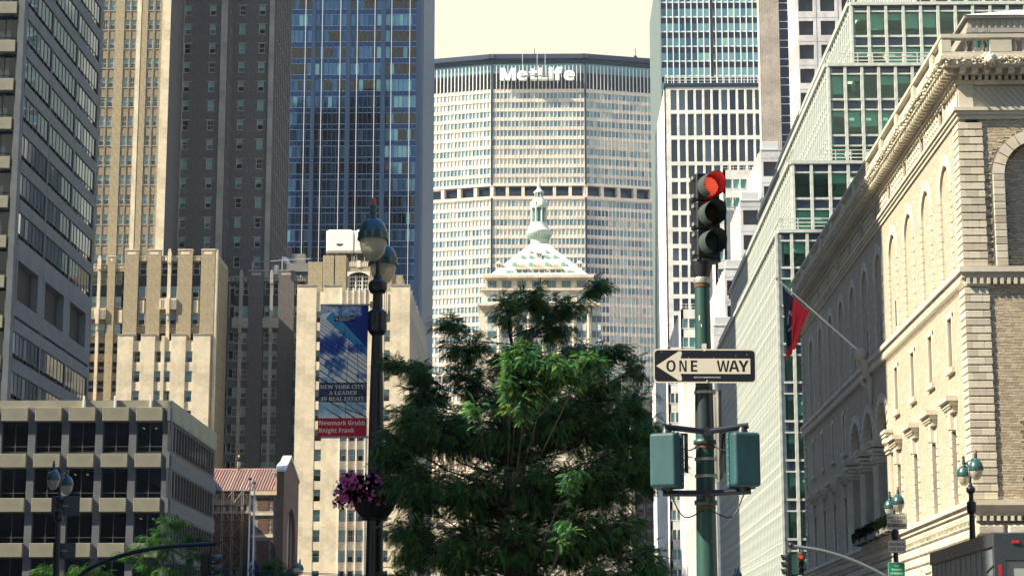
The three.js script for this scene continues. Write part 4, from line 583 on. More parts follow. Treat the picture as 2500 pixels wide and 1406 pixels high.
    if (k < 4) { const nx = tiers[k + 1], rl = new G(F); for (let u = nx[0] - 1.2; u < x1 + 4; u += 1.42) rl.box(u, u + 0.08, top, top + 1.15, -0.35, -0.27); for (const h of [0.35, 0.7, 1.07]) rl.box(nx[0] - 1.6, x1 + 4, top + h, top + h + 0.09, -0.34, -0.28); rl.build('terrace_railing', M.ribWhite, o); }
  });
  base(o, 30, 0, -220);
}
// ---------- stone and brick club house on the right ----------
{
  const o = thing('club_house', 'cream brick and stone club house with blind arches and heavy cornice, right', 'building');
  const r = rng(370), E = FE(21), N = FN(-103), Z0 = -170.5, Z1 = -103, bay = k => -107.4 - 5.72 * k, S = M.clubStone;
  const X1 = 44;
  const core = new G(); core.box(22.0, X1, 0, 33, -170, -104); core.build('core', M.room, o);
  const rectShape = (a, b, c, d) => { const s = new THREE.Shape(); s.moveTo(a, c); s.lineTo(b, c); s.lineTo(b, d); s.lineTo(a, d); s.closePath(); return s; };
  const archPath = (u, w, v0, vs) => { const p = new THREE.Path(); p.moveTo(u - w, v0); p.lineTo(u + w, v0); p.lineTo(u + w, vs); p.absarc(u, vs, w, 0, Math.PI); p.closePath(); return p; };
  const rectPath = (a, b, c, d) => { const p = new THREE.Path(); p.moveTo(a, c); p.lineTo(b, c); p.lineTo(b, d); p.lineTo(a, d); p.closePath(); return p; };
  const ex = (s, t) => new THREE.ExtrudeGeometry(s, { depth: t, bevelEnabled: false, curveSegments: 14 });
  // upper storey, avenue side: blind arches
  {
    const s = rectShape(Z0, Z1, 22.2, 30.05); for (let k = 0; k < 11; k++) s.holes.push(archPath(bay(k), 1.35, 22.25, 27.15)); const g = new G(E); g.add(ex(s, 0.3), T(0, 0, -0.3)); g.box(Z0, Z1 - 0.4, 22.2, 30.05, -0.8, -0.1); g.build('upper_brick_wall', M.club, o);
    for (let k = 0; k < 11; k++) { // stone surround: alternate jamb blocks and arch ring
      const a = new G(E), c = bay(k); for (let q = 0; q < 12; q++) { const v = 22.3 + q * 0.405, w = q % 2 ? 0.5 : 0.34; for (const sg of [-1, 1]) { const e0 = c + sg * 1.335, e1 = c + sg * (1.35 + w); a.cham(Math.min(e0, e1), Math.max(e0, e1), v, v + 0.37, -0.28, 0.05, 0.02); } }
      const ring = new THREE.Shape(); ring.absarc(0, 0, 1.9, 0, Math.PI); ring.absarc(0, 0, 1.36, Math.PI, 0, true); a.add(new THREE.ExtrudeGeometry(ring, { depth: 0.3, bevelEnabled: false, curveSegments: 16 }), T(c, 27.15, -0.26)); a.box(c - 0.16, c + 0.16, 28.5, 29.15, 0, 0.1); a.build('arch_surround', S, o);
      if (k > 2 && k < 7) { const sl = new G(E); for (let q = 0; q < 12; q++) sl.box(c - 0.12, c + 0.12, 22.9 + q * 0.13, 22.98 + q * 0.13, -0.1, -0.07); sl.build('vent_slit', M.navy, o); }
    }
  }
  // middle storeys, avenue side
  {
    const s = rectShape(Z0, Z1, 10.45, 21.6); const ks = [0, 1, 2, 3, 7, 8, 9, 10];
    for (const k of ks) { s.holes.push(rectPath(bay(k) - 0.55, bay(k) + 0.55, 17.7, 20.3)); s.holes.push(rectPath(bay(k) - 0.66, bay(k) + 0.66, 10.6, 14.42)); } for (const k of [4, 5, 6]) s.holes.push(archPath(bay(k), 2.25, 10.6, 16.75));
    const g = new G(E); g.add(ex(s, 0.95), T(0, 0, -0.95)); g.build('middle_brick_wall', M.club, o); const bk = new G(E); bk.box(bay(6) - 3, bay(4) + 3, 10.5, 21.5, -3.4, -3.2); bk.build('loggia_wall', S, o);
    for (const k of ks) {
      const c = bay(k), fr = new G(E); fr.box(c - 0.8, c - 0.56, 17.55, 20.5, -0.1, 0.07); fr.box(c + 0.56, c + 0.8, 17.55, 20.5, -0.1, 0.07); fr.box(c - 0.8, c + 0.8, 20.32, 20.62, -0.1, 0.08); fr.box(c - 0.9, c + 0.9, 17.4, 17.68, -0.1, 0.2); fr.build('window_surround', S, o);
      const w = new G(E); w.box(c - 0.54, c + 0.54, 17.7, 20.28, -0.62, -0.56); const m = w.build('window', M.frameDark, o); const p = new G(E); p.box(c - 0.46, c - 0.03, 17.78, 20.2, -0.56, -0.54); p.build('pane', M.glassDark, m); const p2 = new G(E); p2.box(c + 0.03, c + 0.46, 17.78, 20.2, -0.56, -0.54); p2.build('pane', M.glassDark, m);
      const t = new G(E); for (let q = 0; q < 9; q++) for (const sg of [-1, 1]) { const wd = q % 2 ? 0.46 : 0.28, e0 = c + sg * 0.67, e1 = c + sg * (0.67 + wd); t.cham(Math.min(e0, e1), Math.max(e0, e1), 10.62 + q * 0.43, 11.0 + q * 0.43, -0.6, 0.06, 0.02); } t.box(c - 1.0, c + 1.0, 14.44, 15.3, -0.2, 0.05); t.build('jamb_stones', S, o);
      const h = new G(E); h.box(c - 1.25, c + 1.25, 15.85, 16.1, -0.2, 0.62); h.box(c - 1.15, c + 1.15, 15.62, 15.85, -0.2, 0.45); h.box(c - 1.05, c + 1.05, 15.3, 15.62, -0.2, 0.28); for (let q = 0; q < 8; q++) h.box(c - 1 + q * 0.26, c - 0.87 + q * 0.26, 15.5, 15.64, 0.25, 0.4); h.cham(c - 0.25, c + 0.25, 14.45, 15.6, -0.2, 0.3, 0.05); h.build('window_hood', S, o);
      const w3 = new G(E); w3.box(c - 0.66, c + 0.66, 10.6, 14.4, -0.66, -0.6); const m3 = w3.build('window', M.frameDark, o); for (let j = 0; j < 3; j++) { const q = new G(E); q.box(c - 0.58, c + 0.58, 10.7 + j * 1.24, 11.84 + j * 1.24, -0.6, -0.58); q.build('pane', M.glassDark, m3); }
    }
    for (let k = 3; k < 7; k++) { const c = (bay(k) + bay(k + 1)) / 2, p = new G(E); if (k > 3 && k < 6 || true) { p.box(c - 0.55, c + 0.55, 10.5, 15.4, -0.9, 0.14); p.box(c - 0.66, c + 0.66, 10.5, 10.9, -0.9, 0.24); for (const [q, d] of [[15.4, 0.16], [15.6, 0.24], [15.85, 0.2], [16.1, 0.3], [16.4, 0.38], [16.6, 0.44]]) p.box(c - 0.55 - d, c + 0.55 + d, q, q + 0.2, -0.9, 0.1 + d); for (const e of [-0.5, -0.15, 0.2]) p.add(new THREE.SphereGeometry(0.22, 8, 6), T(c + e + 0.15, 16.15, 0.3)); for (const e of [-0.45, -0.15, 0.15, 0.45]) p.box(c + e - 0.05, c + e + 0.05, 11, 15.3, 0.14, 0.2); } p.build('loggia_pier', S, o); }
    for (const k of [4, 5, 6]) { const ring = new THREE.Shape(); ring.absarc(0, 0, 2.75, 0, Math.PI); ring.absarc(0, 0, 2.2, Math.PI, 0, true); const a = new G(E); a.add(new THREE.ExtrudeGeometry(ring, { depth: 0.5, bevelEnabled: false, curveSegments: 20 }), T(bay(k), 16.78, -0.42)); for (let q = 0; q < 13; q++) { const t = Math.PI * (q + 0.5) / 13; a.add(new THREE.BoxGeometry(0.5, 0.42, 0.08), T(bay(k) + Math.cos(t) * 2.5, 16.78 + Math.sin(t) * 2.5, 0.1).multiply(new M4().makeRotationZ(t))); } a.build('loggia_arch', S, o); }
  }
  // rusticated base, avenue side: bevelled stones in courses round arched openings
  {
    const arches = []; for (let k = 0; k < 11; k++) arches.push(bay(k)); const R = 1.75, vs = 5.4; let n = 0; const rest = new G(E);
    for (let j = 0; j < 17; j++) {
      const v0 = 0.4 + j * 0.55, v1 = v0 + 0.47, vm = v0 + 0.24; const half = vm < vs ? R : vm < vs + R ? Math.sqrt(R * R - (vm - vs) ** 2) : 0; let u = Z1 - 0.02 - (j % 2) * 0.5; const segs = []; let cur = Z1;
      for (const c of arches) { if (half > 0.1) { segs.push([c + half, cur]); cur = c - half; } } segs.push([Z0, cur]);
      for (const [a, b] of segs) { const L = b - a, m = Math.max(1, Math.round(L / 1.45)), sh = (j % 2 && m > 1) ? 0.5 : 0; const cuts = [a]; for (let q = 1; q < m; q++) cuts.push(a + L * (q - 0.5 * sh) / m); cuts.push(b); for (let q = 0; q < cuts.length - 1; q++) { if (cuts[q] > -136 && v0 > 4.4 && n < 280) { n++; const g = new G(E); g.cham(cuts[q] + 0.015, cuts[q + 1] - 0.015, v0, v1, -0.2, 0.06, 0.07); g.build('base_stone', S, o); } else rest.cham(cuts[q] + 0.015, cuts[q + 1] - 0.015, v0, v1, -0.2, 0.06, 0.07); } }
    }
    rest.build('base_stones', S, o, 'stuff'); const s = rectShape(Z0, Z1, 0, 9.7); for (const c of arches) s.holes.push(archPath(c, R - 0.05, 0.1, vs)); const g = new G(E); g.add(ex(s, 0.9), T(0, 0, -0.95)); g.build('base_wall', M.limeDarkShade, o);
    for (const c of arches) { const a = new G(E); for (let q = 0; q < 11; q++) { const t = Math.PI * (q + 0.5) / 11; a.add(new THREE.BoxGeometry(0.95, 0.46, 0.2), T(c + Math.cos(t) * 2.1, vs + Math.sin(t) * 2.1, 0.06).multiply(new M4().makeRotationZ(t))); } a.build('voussoirs', S, o); }
  }
  // horizontal mouldings on both fronts
  const mould = (name, list) => { const g = new G(); for (const [v0, v1, d] of list) g.at(ID).box(21 - d, X1, v0, v1, Z0, -103 + d); return g.build(name, S, o); };
  mould('base_ledge', [[9.7, 9.95, 0.12], [9.952, 10.2, 0.24], [10.202, 10.45, 0.4]]);
  mould('string_course', [[21.45, 21.62, 0.1], [21.622, 21.9, 0.22], [21.902, 22.18, 0.36]]);
  mould('upper_moulding', [[29.9, 30.12, 0.1], [30.122, 30.3, 0.2], [30.302, 30.48, 0.3]]);
  mould('cornice', [[31.75, 31.95, 0.12], [32.2, 32.5, 0.3], [32.502, 32.8, 0.82], [32.802, 33.0, 1.0]]);
  { // dentils, brackets, carved leaves
    const d = new G(); for (let z = Z0; z < -102.9; z += 0.34) { d.box(20.76, 21, 31.952, 32.198, z, z + 0.19); d.box(20.72, 21, 21.35, 21.6, z, z + 0.16); d.box(20.76, 21, 9.5, 9.7, z, z + 0.16); } for (let x = 21; x < 30; x += 0.34) { d.box(x, x + 0.19, 31.952, 32.198, -103, -102.76); d.box(x, x + 0.16, 21.3, 21.6, -103, -102.74); d.box(x, x + 0.16, 9.45, 9.7, -103, -102.78); } d.build('dentils', S, o, 'stuff');
    const b = new G(); for (let z = -169.8; z < -102.6; z += 0.62) { b.box(20.25, 20.72, 32.22, 32.5, z, z + 0.3); b.add(new THREE.SphereGeometry(0.1, 6, 5), T(20.14, 32.62 + 0.08 * Math.sin(z * 9), z + 0.15)); } for (let x = 21; x < 29; x += 0.62) { b.box(x, x + 0.3, 32.22, 32.5, -102.7, -102.25); b.add(new THREE.SphereGeometry(0.1, 6, 5), T(x + 0.15, 32.65, -102.14)); } b.build('modillions', S, o, 'stuff');
    const lv = new G(); for (let k = 0; k < 900; k++) { const onE = k < 760, t = r(); const p = onE ? [20.0 - r() * 0.1, 32.5 + r() * 0.45, Z0 + t * 68] : [20.2 + t * 5, 32.5 + r() * 0.45, -102.0 + r() * 0.1]; lv.add(new THREE.TetrahedronGeometry(0.04 + r() * 0.05), new M4().makeRotationFromEuler(new THREE.Euler(r() * 6, r() * 6, 0)).setPosition(...p)); } lv.build('carved_leaves', S, o, 'stuff');
    const lion = new G(); const lx = 22.45; lion.add(new THREE.SphereGeometry(0.26, 14, 10), T(lx, 32.78, -101.95)); lion.add(new THREE.SphereGeometry(0.16, 10, 8), T(lx, 32.66, -101.76)); for (const e of [-0.2, 0.2]) lion.add(new THREE.SphereGeometry(0.09, 8, 6), T(lx + e, 33.0, -101.98)); for (let q = 0; q < 9; q++) { const a = Math.PI * 2 * q / 9; lion.add(new THREE.SphereGeometry(0.1, 6, 5), T(lx + Math.cos(a) * 0.3, 32.78 + Math.sin(a) * 0.3, -102.02)); } lion.build('lion_head', S, o);
  }
  { // frieze: small windows between panels on the avenue side, lattice panels on the side street
    const g = new G(E); g.box(Z0, Z1, 30.48, 31.75, -0.5, -0.05); g.build('frieze', S, o); const gn = new G(N); gn.box(21, X1, 30.48, 31.75, -0.5, -0.12); gn.build('frieze', S, o);
    for (let k = 0; k < 11; k++) { const c = bay(k), w = new G(E); w.box(c - 0.5, c + 0.5, 30.6, 31.65, -0.05, -0.03); const m = w.build('frieze_window', M.navy, o); const f = new G(E); f.box(c - 0.62, c - 0.5, 30.5, 31.72, -0.05, 0.08); f.box(c + 0.5, c + 0.62, 30.5, 31.72, -0.05, 0.08); f.box(c - 0.6, c + 0.6, 31.62, 31.72, -0.03, 0.06); f.build('frame', S, m); const pn = new G(E); for (let q = 0; q < 7; q++) for (let h = 0; h < 3; h++) pn.cham(c - 4.9 + q * 0.55, c - 4.5 + q * 0.55, 30.58 + h * 0.38, 30.9 + h * 0.38, -0.05, 0.06, 0.05); pn.build('frieze_panel', S, o); }
    const lt = new G(N); for (let k = 0; k < 26; k++) for (const s of [1, -1]) lt.add(new THREE.BoxGeometry(1.5, 0.05, 0.06), T(22.0 + k * 0.34, 31.1, -0.1).multiply(new M4().makeRotationZ(s * 0.85))); lt.build('lattice', S, o); const en = new G(N); en.box(21.0, 21.75, 30.5, 31.74, -0.3, 0.05); en.box(24.55, 25.0, 30.5, 31.74, -0.3, 0); en.build('end_block', S, o);
  }
  { // balustrade
    const rail = new G(); rail.box(20.05, 20.6, 33.95, 34.15, Z0, -102.05); rail.box(20.6, X1, 33.95, 34.15, -102.6, -102.05); rail.box(20.1, 20.55, 33.0, 33.22, Z0, -102.1); rail.box(20.55, X1, 33.0, 33.22, -102.55, -102.1); rail.build('balustrade_rail', S, o);
    const ped = new G(); const pp = [[20.33, -102.33]]; for (let k = 0; k < 12; k++) pp.push([20.33, -105 - k * 5.72]); for (const x of [23.1, 26.6, 30]) pp.push([x, -102.33]); for (const [x, z] of pp) { const p = new G(); const wx = 0.55; p.box(x - (x > 21 ? wx : 0.24), x + (x > 21 ? wx : 0.24), 33.22, 33.95, z - (x > 21 ? 0.24 : 0.6), z + 0.24); p.build('pedestal', S, o); }
    const bg = new THREE.LatheGeometry([[0.085, 0], [0.085, 0.06], [0.06, 0.1], [0.105, 0.25], [0.1, 0.34], [0.055, 0.55], [0.06, 0.66], [0.085, 0.68], [0.085, 0.73]].map(p => new THREE.Vector2(...p)), 9); const spots = []; for (let z = -103.2; z > Z0; z -= 0.4) spots.push([20.33, z]); for (let x = 21.35; x < 30; x += 0.42) if (Math.abs(x - 23.1) > 0.62 && Math.abs(x - 26.6) > 0.62) spots.push([x, -102.33]); spots.forEach(([x, z]) => { mesh('baluster', bg, S, o).position.set(x, 33.22, z); });
    const cp = new G(); cp.box(21.2, X1, 32.9, 33.05, -169, -103.2); cp.build('roof_deck', M.concGreyShade, o);
  }
  { // quoin stones at the corner, each with its own joints
    const mk = (w, h, d) => { const b = 0.025, s = new THREE.Shape(); s.moveTo(b, b); s.lineTo(w - b, b); s.lineTo(w - b, d - b); s.lineTo(b, d - b); s.closePath(); return new THREE.ExtrudeGeometry(s, { depth: h - 2 * b, bevelEnabled: true, bevelSize: b, bevelThickness: b, bevelSegments: 1 }).rotateX(-Math.PI / 2).translate(0, b, 0); };
    const cache = {}; const q = (w, h, d) => { const k = [w, h, d].map(x => x.toFixed(2)).join(); return cache[k] ||= mk(w, h, d); }; const tone = [S, M.quoin2, M.quoin3];
    for (const [v0, n] of [[10.5, 28], [22.24, 19]]) for (let j = 0; j < n; j++) {
      const v = v0 + j * 0.396, h = 0.335, a = j % 2 ? 0.28 : 0.55, c = j % 2 ? 0.62 : 1.24 - 0.55, W = 1.26, eb = j % 2 ? 1.1 : 0.75;
      const cs = mesh('quoin', q(a, h, eb), tone[(r() * 3) | 0], o); cs.position.set(20.9, v, -102.9);
      const s2 = mesh('quoin', q(c - 0.012, h, 0.5), tone[(r() * 3) | 0], o); s2.position.set(20.9 + a + 0.006, v, -102.9); if (W - a - c > 0.1) { const s3 = mesh('quoin', q(W - a - c - 0.006, h, 0.5), tone[(r() * 3) | 0], o); s3.position.set(20.9 + a + c + 0.006, v, -102.9); }
      const s4 = mesh('quoin', q(0.4, h, 1.2 - eb > 0.05 ? 1.4 - eb : 0.3), tone[(r() * 3) | 0], o); s4.position.set(20.9, v, -102.9 - eb - 0.012);
    }
    // far corner of the avenue front
    const fq = new G(E); for (const [v0, n] of [[10.5, 28], [22.24, 19]]) for (let j = 0; j < n; j++) fq.cham(Z0, Z0 + (j % 2 ? 1.3 : 0.9), v0 + j * 0.396, v0 + j * 0.396 + 0.335, -0.2, 0.1, 0.02); fq.build('far_quoins', S, o);
  }
  { // side-street front: real bricks over recessed mortar
    const ac = 24.9, vs = 27.0, ro = 2.32, ri = 1.72; const inWin = (a, b, v) => b > 23.72 && a < 25.6 && v > 10.5 && v < 14.45; const g = new G(N); const s = rectShape(21.9, X1, 10.45, 30.05); s.holes.push(archPath(ac, ri, 22.25, vs)); s.holes.push(rectPath(23.76, 25.5, 10.6, 14.42)); g.add(ex(s, 0.95), T(0, 0, -0.965)); g.box(22.9, 27, 22.2, 30, -0.7, -0.42); g.build('mortar_wall', M.mortar, o);
    const tones = [[0.60, 0.50, 0.33], [0.68, 0.58, 0.39], [0.52, 0.42, 0.28], [0.62, 0.48, 0.33], [0.46, 0.38, 0.28], [0.72, 0.63, 0.44]].map(c => mat(...c, { bumpMap: bumpNoise, bumpScale: 0.004 })); const bgs = [0.335, 0.16, 0.25].map(w => { const b = new G(); b.box(0, w, 0, 0.052, -0.03, 0.0, 'b'); return b.geo(); }); const rest = tones.map(() => new G(N)); let n = 0;
    for (let j = 0; j < 250; j++) {
      const v = 10.5 + j * 0.0782; if (v > 29.85 || (v > 21.3 && v < 22.2)) continue; let u = 22.02 + (j % 3) * 0.117 - 0.117 * (j % 2);
      while (u < 26.4) {
        const kind = r() < 0.2 ? 1 : 0, w = kind ? 0.16 : 0.335, vm = v + 0.03; let ok = !inWin(u, u + w, v), wf = r() * 0.006; const inside = vm > 22.2 && (vm < vs ? Math.abs(u + w / 2 - ac) : Math.hypot(u + w / 2 - ac, vm - vs)) < ri - 0.1, ring = vm > 22.2 && !inside && (vm < vs ? Math.min(Math.abs(u - ac), Math.abs(u + w - ac)) : Math.min(Math.hypot(u - ac, vm - vs), Math.hypot(u + w - ac, vm - vs))) < ro; if (inside) wf -= 0.4; if (ring) ok = false;
        if (ok) { const t = (r() * 6) | 0; if (n < 300 && v < 15.6 && u < 24.5) { n++; put(mesh('brick', bgs[kind], tones[t]), N, u, v, wf, o); } else rest[t].box(u, u + w, v, v + 0.052, wf - 0.03, wf, 'b'); } u += w + 0.018;
      }
    }
    rest.forEach((g2, k) => g2.build('brickwork', tones[k], o, 'stuff'));
    // arch ring stones
    for (let q = 0; q < 13; q++) { const v = 22.26 + q * 0.366; for (const sg of [-1, 1]) { if (sg > 0 && q > 40) continue; const a = new G(N), e0 = ac + sg * ri, e1 = ac + sg * ro; a.cham(Math.min(e0, e1), Math.max(e0, e1), v, v + 0.34, -0.45, 0.12, 0.025); a.build('voussoir', q % 3 ? S : M.quoin2, o); } }
    for (let q = 0; q < 12; q++) { const t0 = Math.PI * q / 12 + 0.012, t1 = Math.PI * (q + 1) / 12 - 0.012, sh = new THREE.Shape(); sh.absarc(0, 0, ro, t0, t1); sh.absarc(0, 0, ri, t1, t0, true); mesh('voussoir', new THREE.ExtrudeGeometry(sh, { depth: 0.55, bevelEnabled: true, bevelSize: -0.02, bevelThickness: 0.02, bevelSegments: 1, curveSegments: 4 }), q % 2 ? S : M.quoin3, o).position.set(ac, vs, -103.45); }
    const w = new G(N); w.box(23.78, 25.48, 10.6, 14.4, -0.5, -0.44); w.build('window', M.frameDark, o); const l = new G(N); for (let q = 0; q < 24; q++) l.add(new THREE.BoxGeometry(0.052, 0.5, 0.05), T(23.7 + q * 0.08, 14.66, 0).multiply(new M4().makeRotationZ(-0.35 + q * 0.03))); l.build('flat_arch', tones[1], o);
    const hb = new G(N); for (let q = 0; q < 2; q++) for (let k = 0; k < 4; k++) { const u = 22.1 + k * 1.55 + (q ? 0.7 : 0) - 1.15; const g2 = new G(N); g2.cham(Math.max(21.0, u), u + 1.5, 9.32 - q * 0.75 - 0.62, 9.32 - q * 0.75, -0.4, 0.16, 0.14); g2.build('base_stone', k % 2 ? S : M.quoin2, o); } const nb = new G(N); nb.box(21.1, X1, 0, 9.7, -0.9, -0.1); nb.build('side_base_wall', M.limeDarkShade, o); for (let j = 0; j < 9; j++) hb.cham(21.0, 30, 0.4 + j * 0.75, 1.02 + j * 0.75, -0.4, 0.16, 0.14); hb.build('lower_base_stones', S, o, 'stuff');
  }
  // roof pavilion
  { const F = FN(-112), g = new G(F); g.box(24.0, 34, 33, 37.3, -14, -0.6); g.build('pavilion_wall', M.limeDarkShade, o); const e = new G(F); e.box(23.4, 35, 37.3, 37.55, -15, 0.3); e.box(23.5, 35, 37.55, 38.15, -15, 0.15); for (let u = 23.6; u < 35; u += 0.35) e.box(u, u + 0.12, 37.6, 38.1, 0.15, 0.2); e.box(23.3, 35, 38.15, 38.3, -15, 0.35); e.build('pavilion_eaves', M.limeDarkShade, o); const rf = new G(); rf.tri4([23.3, 38.3, -111.6], [35.2, 38.3, -111.6], [33, 41, -119], [28, 41, -119], [0, 0.94, 0.34], [0, 0], [8, 0], [8, 8], [0, 8]); rf.tri4([23.3, 38.3, -127], [23.3, 38.3, -111.6], [28, 41, -119], [28, 41, -122], [-0.5, 0.86, 0], [0, 0], [8, 0], [8, 8], [0, 8]); rf.build('pavilion_roof', M.gridWhite, o); }
  base(o, 30, 0, -136);
}
for (const [x, lb] of [[23.75, 'left of the two green flower pots on the club roof'], [24.35, 'right of the two green flower pots on the club roof']]) { const o = thing('flower_pot', lb, 'pot', 'pots on the club roof'); const g = new G(); g.lathe([[0.16, 0], [0.24, 0.55], [0.28, 0.55], [0.28, 0.62], [0.2, 0.6]], T(x, 36.0, -110.6), 14); g.build('pot', mat(0.02, 0.11, 0.09, { roughness: 0.4 }), o); const s = new G(); const r = rng(x * 100); for (let k = 0; k < 7; k++) s.bar([x + (r() - 0.5) * 0.3, 36.6, -110.6], [x + (r() - 0.5) * 0.9, 36.9 + r() * 0.4, -110.6 + (r() - 0.5) * 0.5], 0.02, 0.01, 4); s.build('stems', mat(0.03, 0.07, 0.03), o); const sh = new G(); sh.box(x - 0.2, x + 0.2, 33.05, 36.0, -110.8, -110.4); sh.build('stand', M.concDark, o); base(o, x, 33.05, -110.6); }
// ---------- street furniture ----------
const gM = { pole: paint(0.02, 0.082, 0.07), poleDark: paint(0.006, 0.012, 0.026, 0.4), lamp: phys(0.016, 0.075, 0.075, { roughness: 0.35, clearcoat: 0.4 }), black: paint(0.012, 0.014, 0.02, 0.5), teal: phys(0.022, 0.088, 0.10, { map: texPaint, roughness: 0.55, bumpMap: bumpNoise, bumpScale: 0.0015 }), galv: mat(0.55, 0.55, 0.5, { metalness: 0.6, roughness: 0.45, map: texRough }), globe: phys(0.74, 0.72, 0.62, { transmission: 0.6, roughness: 0.3, thickness: 0 }), red: paint(0.5, 0.02, 0.03), paper: mat(0.75, 0.72, 0.62), bulb: mat(0.75, 0.72, 0.62) };
gM.galvDark = mat(0.16, 0.19, 0.19, { metalness: 0.3, roughness: 0.5 }); gM.visor = paint(0.055, 0.075, 0.07, 0.5);
function canvasTex(w, h, draw) { const c = document.createElement('canvas'); c.width = w; c.height = h; draw(c.getContext('2d'), w, h); const t = new THREE.CanvasTexture(c); t.colorSpace = THREE.SRGBColorSpace; t.anisotropy = 4; return t; }
function plate(w, h, t, r) { const s = new THREE.Shape(); s.moveTo(-w / 2 + r, -h / 2); s.lineTo(w / 2 - r, -h / 2); s.quadraticCurveTo(w / 2, -h / 2, w / 2, -h / 2 + r); s.lineTo(w / 2, h / 2 - r); s.quadraticCurveTo(w / 2, h / 2, w / 2 - r, h / 2); s.lineTo(-w / 2 + r, h / 2); s.quadraticCurveTo(-w / 2, h / 2, -w / 2, h / 2 - r); s.lineTo(-w / 2, -h / 2 + r); s.quadraticCurveTo(-w / 2, -h / 2, -w / 2 + r, -h / 2); const g = new THREE.ExtrudeGeometry(s, { depth: t, bevelEnabled: false, curveSegments: 5 }); const P = g.attributes.position, U = g.attributes.uv; for (let k = 0; k < P.count; k++) U.setXY(k, P.getX(k) / w + 0.5, P.getY(k) / h + 0.5); return g; }
// near signal pole
{
  const X = 1.365, Z = -18.2; const o = thing('signal_pole', 'worn green steel signal pole with straps and torn stickers, nearest the camera', 'pole');
  const g = new G(); g.lathe([[0.2, 0], [0.2, 0.25], [0.13, 0.4], [0.105, 0.6], [0.092, 2.5], [0.066, 5.1], [0.06, 5.34]], T(X, 0, Z), 28); g.build('shaft', gM.pole, o);
  const wrap = new G(); wrap.lathe([[0.0835, 3.82], [0.0785, 4.2]], T(X, 0, Z), 28); wrap.build('dark_wrap', paint(0.016, 0.03, 0.035), o);
  for (const [y, r] of [[3.57, 0.088], [4.16, 0.082], [3.42, 0.088]]) { const b = new G(); b.lathe([[r - 0.003, y - 0.013], [r + 0.005, y - 0.012], [r + 0.005, y + 0.012], [r - 0.003, y + 0.013]], T(X, 0, Z), 24); b.box(X + 0.07, X + 0.1, y - 0.02, y + 0.02, Z - 0.01, Z + 0.06); b.build('strap', gM.galv, o); }
  for (const y of [3.72, 3.19, 5.16]) { const b = new G(); b.lathe([[0.07, y - 0.025], [y > 5 ? 0.076 : 0.099, y - 0.02], [y > 5 ? 0.076 : 0.099, y + 0.015], [0.07, y + 0.03]], T(X, 0, Z), 24); b.build('clamp', y > 5 ? gM.galv : gM.pole, o); }
  const cap = new G(); cap.lathe([[0.07, 5.2], [0.085, 5.26], [0.1, 5.33], [0.1, 5.35], [0, 5.35]], T(X, 0, Z), 24); cap.build('head_collar', gM.black, o);
  const cb = new G(); for (const [x0, y0, x1, y1] of [[-0.3, 3.84, -0.02, 3.7], [0.31, 3.85, 0.02, 3.7], [-0.33, 3.28, -0.02, 3.12], [0.34, 3.29, 0.02, 3.12]]) cb.add(new THREE.TubeGeometry(new THREE.CatmullRomCurve3([new V3(X + x0, y0, Z + 0.15), new V3(X + x0 * 0.6, Math.min(y0, y1) - 0.07, Z + 0.17), new V3(X + x1, y1, Z + 0.1)]), 14, 0.006, 6)); cb.build('signal_cable', gM.black, o);
  const rs = new G(); for (const y of [3.19, 3.72, 5.16]) rs.lathe([[y > 5 ? 0.0705 : 0.0855, y - 0.06], [y > 5 ? 0.0715 : 0.0875, y - 0.045], [y > 5 ? 0.0705 : 0.0855, y - 0.03]], T(X, 0, Z), 22); rs.build('rust_ring', mat(0.16, 0.075, 0.03, { map: texRough }), o);
  const r = rng(8); for (const [y, a, w, h] of [[4.56, 0.05, 0.6, 0.06], [4.1, 0.1, 0.9, 0.09], [4.02, 0.3, 0.25, 0.04], [3.98, 0.05, 0.3, 0.03], [3.93, 0.45, 0.2, 0.03], [3.9, 0.1, 0.3, 0.03], [4.82, -0.5, 0.12, 0.05], [4.75, -0.25, 0.1, 0.03]]) { const s = new G(), R = 0.094 - (y - 2.5) * 0.01 - 0.0004 + (y < 4.2 && y > 3.82 ? 0.0012 : 0), n = 7; for (let q = 0; q < n; q++) { const t0 = a - w / 2 + w * q / n, t1 = a - w / 2 + w * (q + 1) / n, d0 = h * (0.15 * r()), d1 = h * 0.25 * r(); s.tri4([X + Math.sin(t0) * R, y - h / 2 + d0, Z + Math.cos(t0) * R], [X + Math.sin(t1) * R, y - h / 2 + d1, Z + Math.cos(t1) * R], [X + Math.sin(t1) * R, y + h / 2 - d0, Z + Math.cos(t1) * R], [X + Math.sin(t0) * R, y + h / 2 - d1, Z + Math.cos(t0) * R], [Math.sin(a), 0, Math.cos(a)], [0, 0], [1, 0], [1, 1], [0, 1]); } s.build('sticker', gM.paper, o); }
  base(o, X, 0, Z);
}
